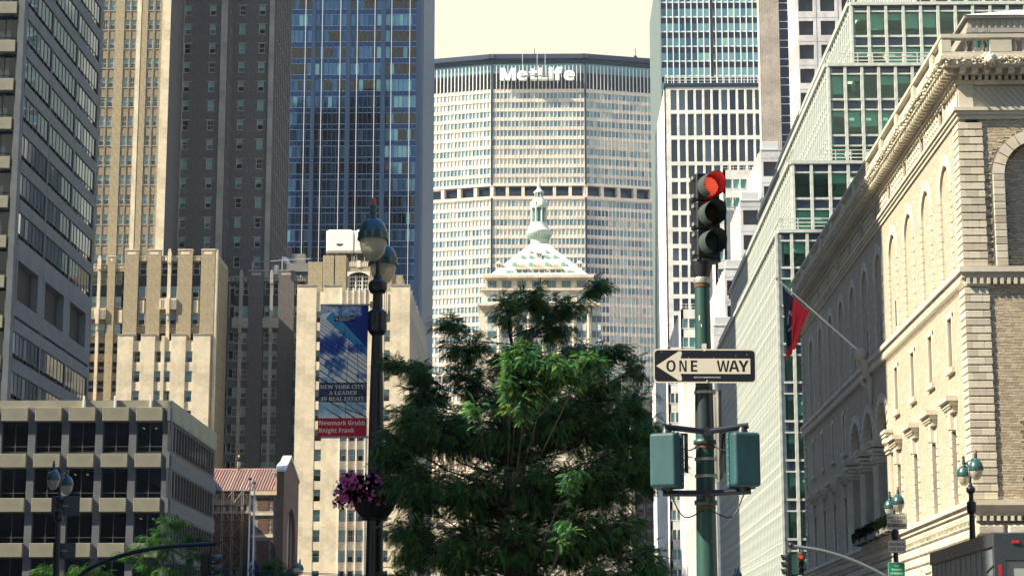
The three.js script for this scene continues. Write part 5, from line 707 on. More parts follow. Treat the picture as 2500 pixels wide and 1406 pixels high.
function signalHead(name, label, x, y, z, turn, sc, litRed, group) { // three-lens vehicle signal, y = bottom
  const o = thing(name, label, 'traffic light', group); const parts = [];
  const names = ['green', 'amber', 'red'];
  for (let k = 0; k < 3; k++) {
    const c = 0.135 + k * 0.27; const h = mesh('housing', new RoundedBoxGeometry(0.24, 0.262, 0.16, 2, 0.02).translate(0, c, 0), gM.black, o);
    const hg = new G(); hg.box(-0.14, -0.115, c - 0.1, c - 0.07, 0, 0.05).box(-0.14, -0.115, c + 0.07, c + 0.1, 0, 0.05); mesh('hinge', hg.geo(), gM.galv, h);
    const v = new G(); const R = 0.112, L = 0.2, n = 26; for (let q = 0; q < n; q++) { const a0 = -Math.PI * 0.38 + Math.PI * 1.76 * q / n, a1 = -Math.PI * 0.38 + Math.PI * 1.76 * (q + 1) / n; const cut = a => L * (0.72 + 0.28 * Math.max(0, Math.sin(a))); const p = (a, rr, zz) => [Math.cos(a) * rr, c + Math.sin(a) * rr, 0.08 + zz]; for (const [ra, rb, s] of [[R, R, 1], [R - 0.005, R - 0.005, -1]]) { const A = p(a0, ra, 0), B = p(a1, ra, 0), Cc = p(a1, ra, cut(a1)), D = p(a0, ra, cut(a0)), nn = [s * Math.cos(a0), s * Math.sin(a0), 0]; s > 0 ? v.tri4(A, B, Cc, D, nn, [0, 0], [1, 0], [1, 1], [0, 1]) : v.tri4(B, A, D, Cc, nn, [0, 0], [1, 0], [1, 1], [0, 1]); } v.tri4(p(a0, R - 0.005, cut(a0)), p(a1, R - 0.005, cut(a1)), p(a1, R, cut(a1)), p(a0, R, cut(a0)), [0, 0, 1], [0, 0], [1, 0], [1, 1], [0, 1]); } mesh('visor', v.geo(), gM.visor, h);
    const on = litRed && k === 2; const ring = mesh('lens', new THREE.SphereGeometry(0.16, 24, 8, 0, Math.PI * 2, 0, 0.68).rotateX(Math.PI / 2).translate(0, c, -0.038), on ? glowM(1, 0.0, 0.01, 0.16) : phys(k === 0 ? 0.005 : 0.03, k === 0 ? 0.05 : 0.018, k === 0 ? 0.045 : 0.005, { roughness: 0.25 }), h);
    const led = new G(); for (let i = -5; i <= 5; i++) for (let j = -6; j <= 6; j++) { const px = (i + (j % 2) * 0.5) * 0.0175, py = j * 0.0155; if (Math.hypot(px, py) > 0.088) continue; led.add(new THREE.SphereGeometry(0.0052, 5, 4), T(px, c + py, -0.038 + Math.sqrt(0.0256 - px * px - py * py) + 0.001)); } mesh('led_dots', led.geo(), on ? glowM(1, 0.22, 0.10, 0.55) : phys(0.03, 0.04, 0.04, { roughness: 0.2 }), h);
    if (on) { const l = new THREE.PointLight(0xff0a18, 0.035, 2); l.position.set(0, c, 0.14); l.castShadow = true; o.add(l); }
  }
  const bt = new G(); bt.cham(-0.12, 0.12, -0.03, 0.006, -0.08, 0.08, 0.01); mesh('bottom_plate', bt.geo(), gM.black, o);
  o.position.set(x, y, z); o.rotation.y = turn; o.scale.setScalar(sc); return o;
}
signalHead('traffic_light', 'black traffic light on the near pole with round red lens lit', 1.405, 5.36, -18.2, 0.36, 0.96, true);
{ // ONE WAY sign
  const o = thing('one_way_sign', 'black and white ONE WAY arrow sign strapped to the near pole', 'sign');
  const t = canvasTex(1200, 400, (c, w, h) => {
    c.fillStyle = '#cfc9b8'; c.fillRect(0, 0, w, h); c.fillStyle = '#0b1220'; const rr = (x, y, ww, hh, r) => { c.beginPath(); c.moveTo(x + r, y); c.arcTo(x + ww, y, x + ww, y + hh, r); c.arcTo(x + ww, y + hh, x, y + hh, r); c.arcTo(x, y + hh, x, y, r); c.arcTo(x, y, x + ww, y, r); c.closePath(); c.fill(); }; rr(16, 16, w - 32, h - 32, 42);
    c.fillStyle = '#d2cbb9'; c.beginPath(); c.moveTo(32, 200); c.lineTo(292, 30); c.quadraticCurveTo(330, 14, 334, 52); c.lineTo(318, 112); c.lineTo(1130, 112); c.lineTo(1130, 292); c.lineTo(318, 292); c.lineTo(334, 348); c.quadraticCurveTo(330, 386, 292, 370); c.closePath(); c.fill();
    c.fillStyle = '#0b1220'; c.font = 'bold 186px sans-serif'; c.textBaseline = 'alphabetic'; const put = (s, x, ww) => { c.save(); c.translate(x, 268); const m = c.measureText(s).width; c.scale(ww / m, 1); c.fillText(s, 0, 0); c.restore(); }; put('O', 142, 128); put('N', 290, 112); put('E', 420, 104); put('W', 740, 150); put('A', 878, 126); put('Y', 990, 124);
    c.fillStyle = '#cfc9b8'; c.font = 'bold 24px sans-serif'; c.fillText('DEPT OF TRANSPORTATION', 470, 342); for (const [x, y] of [[95, 30], [410, 96], [700, 100], [960, 70], [1090, 60]]) c.fillRect(x, y, 5, 12);
  });
  const f = mesh('face', plate(0.905, 0.302, 0.003, 0.035), mat(1, 1, 1, { map: t, roughness: 0.4 }), o); const b = new G(); for (const [x, y] of [[0.0, 0.135], [0.02, -0.135]]) b.add(new THREE.SphereGeometry(0.009, 10, 6), T(x, y, 0.004)); mesh('bolt', b.geo(), gM.galv, o); const k = new G(); k.box(-0.03, 0.03, -0.1, -0.06, -0.04, 0).box(-0.03, 0.03, 0.06, 0.1, -0.04, 0); mesh('bracket', k.geo(), gM.galv, o); const bk = mesh('back', plate(0.9, 0.297, 0.002, 0.033).translate(0, 0, -0.0025), gM.galv, o);
  o.position.set(1.368, 4.378, -18.08); o.rotation.z = -0.006;
}
{ // second sign plate seen edge-on
  const o = thing('edge_on_sign', 'narrow pale metal sign seen edge-on right behind the near pole', 'sign'); mesh('plate', plate(0.45, 0.8, 0.004, 0.03), gM.galv, o); const g = new G(); g.box(-0.02, 0.02, -0.36, 0.36, -0.02, 0); mesh('rib', g.geo(), gM.galv, o); o.position.set(1.49, 3.79, -18.42); o.rotation.y = Math.PI / 2 + 0.12;
}
for (const [x, y, turn, lb] of [[1.02, 3.535, 2.72, 'teal pedestrian signal box seen from behind, left of the pole'], [1.68, 3.54, -2.86, 'teal pedestrian signal box seen from behind, right of the pole']]) {
  const o = thing('pedestrian_signal', lb, 'pedestrian signal', 'pedestrian signals on the near pole'); mesh('case', new RoundedBoxGeometry(0.245, 0.47, 0.14, 4, 0.03).translate(0, 0, -0.045), gM.teal, o); mesh('door', new RoundedBoxGeometry(0.265, 0.49, 0.05, 3, 0.02).translate(0, 0, 0.055), gM.teal, o); const s = new G(); for (let k = 0; k < 6; k++) for (const e of [-0.128, 0.128]) s.add(new THREE.SphereGeometry(0.006, 6, 5), T(e, -0.2 + k * 0.08, 0.026)); mesh('screws', s.geo(), gM.galv, o); const v = new G(); v.box(-0.14, 0.14, 0.235, 0.245, 0.08, 0.16).box(-0.14, -0.13, -0.1, 0.235, 0.08, 0.15).box(0.13, 0.14, -0.1, 0.235, 0.08, 0.15); mesh('hood', v.geo(), gM.black, o); const l = new G(); l.box(-0.11, 0.11, -0.21, 0.21, 0.08, 0.084); mesh('lens', l.geo(), phys(0.02, 0.02, 0.02, { roughness: 0.15 }), o); const k = new G(); k.lathe([[0.03, -0.29], [0.045, -0.26], [0.05, -0.235]], ID, 14); k.lathe([[0.05, 0.235], [0.04, 0.27], [0.03, 0.3]], ID, 14); mesh('hub', k.geo(), gM.black, o); o.position.set(x, y, -18.0); o.rotation.y = turn;
}
{ const o = thing('signal_bracket', 'pair of dark steel bracket tubes carrying the two pedestrian signals', 'bracket'); const g = new G(); g.bar([1.0, 3.83, -17.98], [1.372, 3.795, -18.06], 0.026, 0.026, 14).bar([1.372, 3.795, -18.06], [1.73, 3.84, -17.98], 0.026, 0.026, 14); g.build('top_tube', gM.poleDark, o); const b = new G(); b.bar([0.985, 3.252, -17.98], [1.372, 3.258, -18.06], 0.028, 0.028, 14).bar([1.372, 3.258, -18.06], [1.74, 3.27, -17.98], 0.028, 0.028, 14); b.build('bottom_tube', gM.poleDark, o); const c = new G(); for (const y of [3.795, 3.258]) { c.box(1.335, 1.41, y - 0.035, y + 0.035, -18.1, -18.03); c.bar([1.372, y - 0.07, -18.09], [1.372, y - 0.02, -18.06], 0.02, 0.03, 10); } c.build('clamp', gM.black, o); base(o, 1.37, 3.2, -18.05); }

function streetLamp(x, z, label, dark, group) {
  const o = thing('street_lamp', label, 'street lamp', group); const pm = gM.poleDark, hm = gM.lamp;
  const g = new G(); g.lathe([[0.3, 0], [0.3, 0.5], [0.22, 0.7], [0.2, 1.0], [0.145, 1.3], [0.14, 3.3], [0.115, 5.9], [0.085, 7.2], [0.078, 8.05], [0.05, 8.15]], ID, 20); mesh('pole', g.geo(), pm, o);
  for (const [y, pr] of [[7.94, [[0.08, -0.11], [0.12, -0.1], [0.15, -0.04], [0.15, 0.06], [0.11, 0.1], [0.08, 0.12]]], [7.38, [[0.09, -0.24], [0.13, -0.2], [0.155, -0.15], [0.155, -0.06], [0.145, -0.05], [0.155, -0.04], [0.155, 0.05], [0.145, 0.06], [0.155, 0.07], [0.155, 0.14], [0.12, 0.17], [0.085, 0.2]]]]) { const c = new G(); c.lathe(pr.map(([a, b]) => [a, b + y]), ID, 22); mesh('collar', c.geo(), pm, o); }
  for (const s of [1, -1]) {
    const pts = []; for (let k = 0; k <= 10; k++) { const a = Math.PI * k / 10; pts.push(new V3(0, 8.0 + (k < 1 ? 0 : 0) + 0.72 * Math.sin(Math.min(a, Math.PI * 0.55)) + 0.18 * Math.sin(a), s * (0.05 + 0.475 * (1 - Math.cos(a))))); } pts[10].y = 8.78;
    const tb = new THREE.TubeGeometry(new THREE.CatmullRomCurve3(pts), 24, 0.032, 10); mesh('arm', tb, pm, o);
    const h = new G(); const H = T(0, 8.48, s); h.lathe([[0.232, 0.02], [0.235, 0.03], [0.24, 0.035], [0.24, 0.14], [0.225, 0.15], [0.215, 0.2], [0.17, 0.3], [0.1, 0.355], [0.05, 0.37], [0.045, 0.43], [0.065, 0.45], [0.045, 0.5], [0.055, 0.56], [0.04, 0.6], [0, 0.6]], H, 26); h.lathe([[0.245, 0.02], [0.25, 0.04], [0.245, 0.06]], H, 26); const hd = mesh('lamp_head', h.geo(), hm, o);
    const gl = new G(); gl.lathe([[0.215, 0.03], [0.212, -0.05], [0.185, -0.16], [0.13, -0.25], [0.06, -0.305], [0, -0.315]], H, 22); mesh('globe', gl.geo(), gM.globe, hd); const bb = new G(); bb.lathe([[0.03, 0.02], [0.05, -0.08], [0, -0.16]], H, 10); bb.lathe([[0.19, 0.02], [0.1, 0.1], [0, 0.12]], H, 14); mesh('bulb', bb.geo(), gM.bulb, hd); const cp = new G(); cp.lathe([[0.04, 0.6], [0.042, 0.68], [0.03, 0.7], [0, 0.7]], H, 12); mesh('photocell', cp.geo(), s > 0 ? mat(0.45, 0.12, 0.08) : gM.poleDark, hd);
  }
  o.position.set(x, 0, z); return o;
}
streetLamp(-2.78, -33, 'tall green twin street lamp with banner and flower basket, nearest lamp', false, 'twin street lamps');
streetLamp(-17.2, -72.5, 'dark twin street lamp with two blank sign backs at lower left', true, 'twin street lamps');
streetLamp(14.05, -69.5, 'dark twin street lamp above the truck at lower right', true, 'twin street lamps');
streetLamp(13.68, -82.8, 'green twin street lamp carrying the DON\'T BLOCK THE BOX sign', false, 'twin street lamps');
streetLamp(-15.6, -129, 'small distant twin street lamp at the foot of the limestone block', true, 'twin street lamps');
streetLamp(12.5, -140, 'small distant street lamp top just right of the near signal pole', true, 'twin street lamps');
for (const [x, y, w, h, nm, lb, dy] of [[-17.02, 7.72, 1.0, 0.7, 'square_sign', 'upper blank grey sign back on the lower-left lamp'], [-17.0, 6.15, 0.8, 0.55, 'square_sign', 'lower blank dark sign back on the lower-left lamp']]) { const o = thing(nm, lb, 'sign', 'sign backs on the left lamp'); mesh('plate', plate(w, h, 0.004, 0.04), mat(0.09, 0.11, 0.13, { roughness: 0.35, metalness: 0.5 }), o); const g = new G(); g.box(-0.1, 0.1, -0.03, 0.03, 0, 0.02); mesh('bracket', g.geo(), gM.galv, o); o.position.set(x, y, -72.7); }
{ const o = thing('span_wire', 'thin dark wires running right from the lower-left lamp', 'wire'); const g = new G(); for (const [a, b] of [[5.9, 5.35], [5.86, 5.3]]) { const c = new THREE.CatmullRomCurve3([new V3(-17.0, a, -72.4), new V3(-8, (a + b) / 2 - 0.2, -74), new V3(6, b, -78)]); g.add(new THREE.TubeGeometry(c, 20, 0.012, 5)); } g.build('cable', gM.black, o); base(o, -17, 5.3, -72.4); }
{ // banner
  const o = thing('street_banner', 'blue vertical banner reading NEW YORK CITY: A LEADER IN REAL ESTATE', 'banner');
  const t = canvasTex(512, 1408, (c, w, h) => {
    const gr = c.createLinearGradient(0, 0, w, h * 0.6); gr.addColorStop(0, '#0d3f9a'); gr.addColorStop(1, '#0a2a78'); c.fillStyle = gr; c.fillRect(0, 0, w, h); const r = rng(55);
    const cloud = (x, y, s, n, col) => { for (let k = 0; k < n; k++) { c.globalAlpha = 0.10 + r() * 0.16; c.fillStyle = col; c.beginPath(); c.ellipse(x + (r() - 0.5) * s * 2, y + (r() - 0.5) * s, s * (0.12 + r() * 0.3), s * (0.08 + r() * 0.2), r() * 3, 0, 7); c.fill(); } c.globalAlpha = 1; };
    cloud(60, 60, 130, 120, '#dfe8e6'); cloud(330, 60, 100, 90, '#cfe0ea'); cloud(240, 140, 60, 30, '#cfe0ea');
    c.save(); c.beginPath(); c.moveTo(0, 110); c.lineTo(130, 68); c.lineTo(512, 470); c.lineTo(512, 1210); c.lineTo(0, 1210); c.closePath(); c.clip(); c.fillStyle = '#eef2ec'; c.fillRect(0, 0, w, h); c.fillStyle = '#3f9ac0'; c.beginPath(); c.moveTo(130, 68); c.lineTo(512, 470); c.lineTo(512, 560); c.lineTo(60, 150); c.fill(); cloud(110, 440, 150, 160, '#0f3f9c'); cloud(200, 330, 80, 70, '#1b4ea6'); cloud(390, 470, 80, 90, '#0f3f9c'); cloud(180, 620, 110, 90, '#164aa4'); cloud(170, 720, 70, 50, '#2a63ae'); cloud(470, 760, 60, 50, '#0f3f9c'); cloud(60, 830, 90, 60, '#3a8ab8'); cloud(400, 640, 120, 80, '#eef2ea');
    c.strokeStyle = '#0b1c44'; for (let k = 0; k < 16; k++) { c.lineWidth = 2.5 + k * 0.75; c.beginPath(); c.moveTo(-20, 120 + k * 22 + k * k * 2.6); c.lineTo(540, 500 + k * 26 + k * k * 2.2); c.stroke(); } c.lineWidth = 4; for (const [a, b, d, e] of [[0, 420, 200, 190], [70, 830, 270, 250], [290, 860, 320, 300], [420, 840, 400, 380]]) { c.beginPath(); c.moveTo(a, b); c.lineTo(d, e); c.stroke(); } c.restore();
    c.fillStyle = '#0a1430'; c.fillRect(150, 128, 230, 48); c.fillStyle = '#e9e4d4'; c.fillRect(163, 138, 14, 14); c.fillRect(177, 150, 14, 14); c.font = 'bold 24px serif'; c.fillText('Grand Central', 200, 150); c.font = 'bold 17px sans-serif'; c.fillText('PARTNERSHIP', 202, 169);
    c.globalAlpha = 0.78; c.fillStyle = '#08163a'; c.fillRect(0, 826, w, 208); c.globalAlpha = 1; cloud(120, 1100, 130, 90, '#8fc0cc'); cloud(380, 1080, 110, 70, '#6fa8c4'); c.strokeStyle = '#0b1c44'; c.lineWidth = 9; c.beginPath(); c.moveTo(120, 1034); c.lineTo(470, 1170); c.stroke(); c.lineWidth = 4; c.beginPath(); c.moveTo(290, 1034); c.lineTo(285, 1200); c.stroke();
    c.fillStyle = '#ece6d4'; c.textAlign = 'center'; const fit = (s, y, f, ww) => { c.font = f; const m = c.measureText(s).width; c.save(); c.translate(w / 2, y); c.scale(ww / m, 1); c.fillText(s, 0, 0); c.restore(); }; fit('NEW YORK CITY:', 890, 'bold 56px serif', 490); fit('A LEADER', 952, 'bold 52px serif', 300); fit('IN REAL ESTATE', 1014, 'bold 52px serif', 460);
    c.fillStyle = '#c8142c'; c.fillRect(0, 1200, w, 208); c.textAlign = 'left'; c.fillStyle = '#ece6d4'; const fl = (s, y, ww) => { c.font = 'bold 66px sans-serif'; const m = c.measureText(s).width; c.save(); c.translate(8, y); c.scale(ww / m, 1); c.fillText(s, 0, 0); c.restore(); }; fl('Newmark Grubb', 1274, 492); fl('Knight Frank', 1352, 380);
  });
  const g = new THREE.PlaneGeometry(0.775, 2.16, 16, 40); const P = g.attributes.position; for (let k = 0; k < P.count; k++) { const x = P.getX(k), y = P.getY(k); P.setZ(k, 0.02 * Math.sin(y * 3.1 + x * 2) + 0.012 * Math.sin(x * 9) * (y < -0.8 ? 1.4 : 0.5)); P.setX(k, x + (y - 1) * 0.004); } g.computeVertexNormals(); const b = mesh('cloth', g, mat(1, 1, 1, { map: t, roughness: 0.7, side: THREE.DoubleSide }), o); const bk = new G(); for (const y of [1.08, -1.07]) bk.bar([-0.39, y, 0], [0.53, y, 0], 0.016, 0.016, 8); mesh('rod', bk.geo(), gM.galv, o); const cl = new G(); for (const y of [1.08, -1.07]) cl.box(0.42, 0.53, y - 0.05, y + 0.05, -0.04, 0.04); mesh('bracket', cl.geo(), gM.galv, o); o.position.set(-3.318, 6.565, -33.0);
}
// flower basket round the lamp pole
const leafGeo = (() => { const g = new G(); g.tri4([0, 0, 0], [0.5, 0.35, 0.06], [1, 0, 0.0], [0.5, -0.35, 0.06], [0, 0, 1], [0, 0], [1, 0], [1, 1], [0, 1]); return g.geo(); })();
const leafM = (r, g, b) => phys(r, g, b, { transmission: 0.4, roughness: 0.95, thickness: 0, map: texLeaf, specularIntensity: 0.15 });
function scatter(name, geo, m, parent, list, kind = 'stuff') { const im = new THREE.InstancedMesh(geo, m, list.length); list.forEach(([mx, c], k) => { im.setMatrixAt(k, mx); if (c) im.setColorAt(k, c); }); im.name = name; im.userData.kind = kind; im.castShadow = im.receiveShadow = true; parent.add(im); return im; }
const rotM = (r, s, x, y, z) => new M4().compose(new V3(x, y, z), new THREE.Quaternion().setFromEuler(new THREE.Euler(r() * 6.3, r() * 6.3, r() * 6.3)), new V3(s, s, s));
{
  const o = thing('flower_basket', 'dark ribbed flower basket with magenta petunias round the near lamp pole', 'flower basket'); const r = rng(90), X = -2.79, Z = -33;
  const g = new G(); g.lathe([[0.15, 4.2], [0.2, 4.22], [0.29, 4.34], [0.34, 4.46], [0.35, 4.58], [0.33, 4.58], [0.3, 4.4], [0.15, 4.24]], T(X, 0, Z), 24); g.build('bowl', mat(0.02, 0.018, 0.02), o); const rb = new G(); for (let k = 0; k < 26; k++) { const a = k / 26 * 6.283; for (const [q0, q1] of [[[0.205, 4.22], [0.296, 4.34]], [[0.296, 4.34], [0.347, 4.46]], [[0.347, 4.46], [0.357, 4.58]]]) rb.bar([X + Math.cos(a) * q0[0], q0[1], Z + Math.sin(a) * q0[0]], [X + Math.cos(a) * q1[0], q1[1], Z + Math.sin(a) * q1[0]], 0.008, 0.008, 4); } rb.build('rib', gM.black, o); const ft = new G(); ft.lathe([[0.12, 4.17], [0.2, 4.17], [0.2, 4.21], [0.12, 4.21]], T(X, 0, Z), 20); ft.build('foot_ring', gM.black, o);
  const leaves = [], fl = []; for (let k = 0; k < 2600; k++) { const a = r() * 6.283, rr = 0.2 + r() * 0.36, y = 4.5 + r() * 0.36 - Math.max(0, rr - 0.4) * 0.9; leaves.push([rotM(r, 0.05 + r() * 0.03, X - 0.05 + Math.cos(a) * rr, y, Z + Math.sin(a) * rr), C(0.6 + r() * 0.6, 0.7 + r() * 0.5, 0.6 + r() * 0.4)]); }
  const pet = (() => { const gg = new G(); for (let k = 0; k < 5; k++) { const a = k / 5 * 6.283, b = a + 1.1; gg.tri4([0, 0, 0], [Math.cos(a) * 1, Math.sin(a) * 1, 0.3], [Math.cos((a + b) / 2) * 1.15, Math.sin((a + b) / 2) * 1.15, 0.36], [Math.cos(b), Math.sin(b), 0.3], [0, 0, 1], [0, 0], [1, 0], [1, 1], [0, 1]); } return gg.geo(); })();
  for (let k = 0; k < 340; k++) { const a = r() < 0.55 ? Math.PI * (0.72 + r() * 0.65) : r() * 6.283, rr = 0.3 + r() * 0.3, y = 4.48 + r() * 0.42 - Math.max(0, rr - 0.4) * 0.8; const x = X - 0.06 + Math.cos(a) * rr, z = Z + Math.abs(Math.sin(a)) * rr * (r() < 0.8 ? 1 : -1); const dir = new V3(x - X, 0.15, z - Z + 0.2).normalize(); const q = new THREE.Quaternion().setFromUnitVectors(new V3(0, 0, 1), dir); fl.push([new M4().compose(new V3(x, y, z), q, new V3(1, 1, 1).multiplyScalar(0.024 + r() * 0.011)), C(0.7 + r() * 0.5, 0.8, 0.8 + r() * 0.4)]); }
  scatter('foliage', leafGeo, leafM(0.04, 0.10, 0.04), o, leaves); scatter('flowers', pet, phys(0.74, 0.15, 0.38, { roughness: 0.8, transmission: 0.25, thickness: 0 }), o, fl); base(o, X, 4.17, Z);
}
// mast arms
{
  const o = thing('mast_arm_pole', 'dark curved signal mast arm crossing the low office block, lower left', 'mast arm'); const g = new G(); const c = new THREE.CatmullRomCurve3([new V3(-17.6, 3.6, -72.2), new V3(-16.2, 5.35, -72.2), new V3(-14.9, 5.95, -72.2), new V3(-13.4, 6.25, -72.2), new V3(-11.6, 6.36, -72.2)]); g.add(new THREE.TubeGeometry(c, 30, 0.075, 10)); g.build('arm', gM.poleDark, o); const p = new G(); p.lathe([[0.25, 0], [0.2, 0.4], [0.14, 0.6], [0.12, 4.2], [0.11, 4.3], [0, 4.35]], T(-17.6, 0, -72.2), 16); p.build('pole', gM.poleDark, o); const k = new G(); k.bar([-11.75, 6.0, -72.2], [-11.75, 6.34, -72.2], 0.04); k.bar([-11.5, 6.35, -72], [-11.05, 6.5, -71.6], 0.015, 0.012, 5); k.build('hanger', gM.black, o); base(o, -17.6, 0, -72.2);
  signalHead('traffic_light', 'dark traffic light seen side-on hanging from the left mast arm', -11.75, 4.95, -72.2, Math.PI / 2 + 0.3, 1.32, false, 'signals on mast arms'); signalHead('traffic_light', 'dark traffic light seen from behind at the left mast arm tip', -11.98, 4.95, -72.35, Math.PI, 1.32, false, 'signals on mast arms');
  const q = thing('mast_arm_pole', 'grey curved signal mast arm in front of the club house, lower right', 'mast arm'); const h = new G(); const c2 = new THREE.CatmullRomCurve3([new V3(18.4, 4.6, -105), new V3(17.2, 6.5, -105), new V3(15.6, 7.45, -105), new V3(13.8, 8.08, -105), new V3(12.1, 8.36, -105)]); h.add(new THREE.TubeGeometry(c2, 30, 0.09, 10)); h.build('arm', gM.galvDark, q); const p2 = new G(); p2.lathe([[0.25, 0], [0.2, 0.4], [0.14, 0.6], [0.12, 5.2], [0, 5.3]], T(18.4, 0, -105), 16); p2.build('pole', gM.galvDark, q); const k2 = new G(); k2.bar([12.55, 8.0, -105], [12.55, 8.28, -105], 0.05); k2.bar([12.0, 8.0, -105], [12.15, 8.34, -105], 0.05); k2.add(new THREE.SphereGeometry(0.14, 10, 8), T(12.1, 8.4, -105)); k2.build('hanger', gM.black, q); base(q, 18.4, 0, -105);
  signalHead('traffic_light', 'small far traffic light with glowing red lens on the right mast arm', 12.56, 6.95, -105, 0.05, 1.28, true, 'signals on mast arms'); signalHead('traffic_light', 'dark traffic light side-on beside the glowing red one', 11.95, 6.9, -105, -Math.PI / 2 + 0.2, 1.3, false, 'signals on mast arms');
}
// signs on the lamp at right
{
  const sign = (name, label, x, y, w, h, rows, bg, fg, extra) => { const o = thing(name, label, 'sign'); const t = canvasTex(512, Math.round(512 * h / w), (c, W, H) => { c.fillStyle = fg; c.fillRect(0, 0, W, H); c.fillStyle = bg; c.fillRect(10, 10, W - 20, H - 20); if (extra) extra(c, W, H); c.textAlign = 'center'; for (const [s, yy, sz, ww, col] of rows) { c.fillStyle = col || fg; c.font = `bold ${sz}px sans-serif`; const m = c.measureText(s).width; c.save(); c.translate(W / 2, yy * H); c.scale(ww * W / m, 1); c.fillText(s, 0, 0); c.restore(); } }); mesh('face', plate(w, h, 0.004, 0.02), mat(1, 1, 1, { map: t, roughness: 0.45 }), o); const b = new G(); b.box(-0.04, 0.04, -h * 0.4, h * 0.4, -0.05, 0); mesh('bracket', b.geo(), gM.galv, o); mesh('back', plate(w * 0.99, h * 0.99, 0.002, 0.02).translate(0, 0, -0.003), gM.galv, o); o.position.set(x, y, -82.62); return o; };
  sign('dont_block_sign', 'white sign reading DON\'T BLOCK THE BOX, FINE +2 POINTS', 13.73, 7.885, 0.8, 0.61, [["DON'T BLOCK", 0.34, 92, 0.86], ['THE BOX', 0.57, 92, 0.58], ['FINE +2 POINTS', 0.81, 70, 0.84, '#c9c4b4']], '#c9c4b4', '#11182a', (c, W, H) => { c.fillStyle = '#11182a'; c.fillRect(22, H * 0.64, W - 44, H * 0.22); });
  sign('passenger_cars_sign', 'white sign reading PASSENGER CARS ONLY below the box sign', 13.7, 6.9, 0.72, 0.5, [['PASSENGER', 0.44, 118, 0.86], ['CARS ONLY', 0.82, 118, 0.84]], '#cfc9b8', '#11182a');
  sign('museum_sign', 'green sign with white lettering for a museum at the bottom edge', 13.66, 5.85, 0.66, 0.86, [['The', 0.2, 84, 0.3], ['Museum', 0.36, 84, 0.6], ['of Modern', 0.54, 84, 0.74]], '#0a8f62', '#dfe6d6');
}
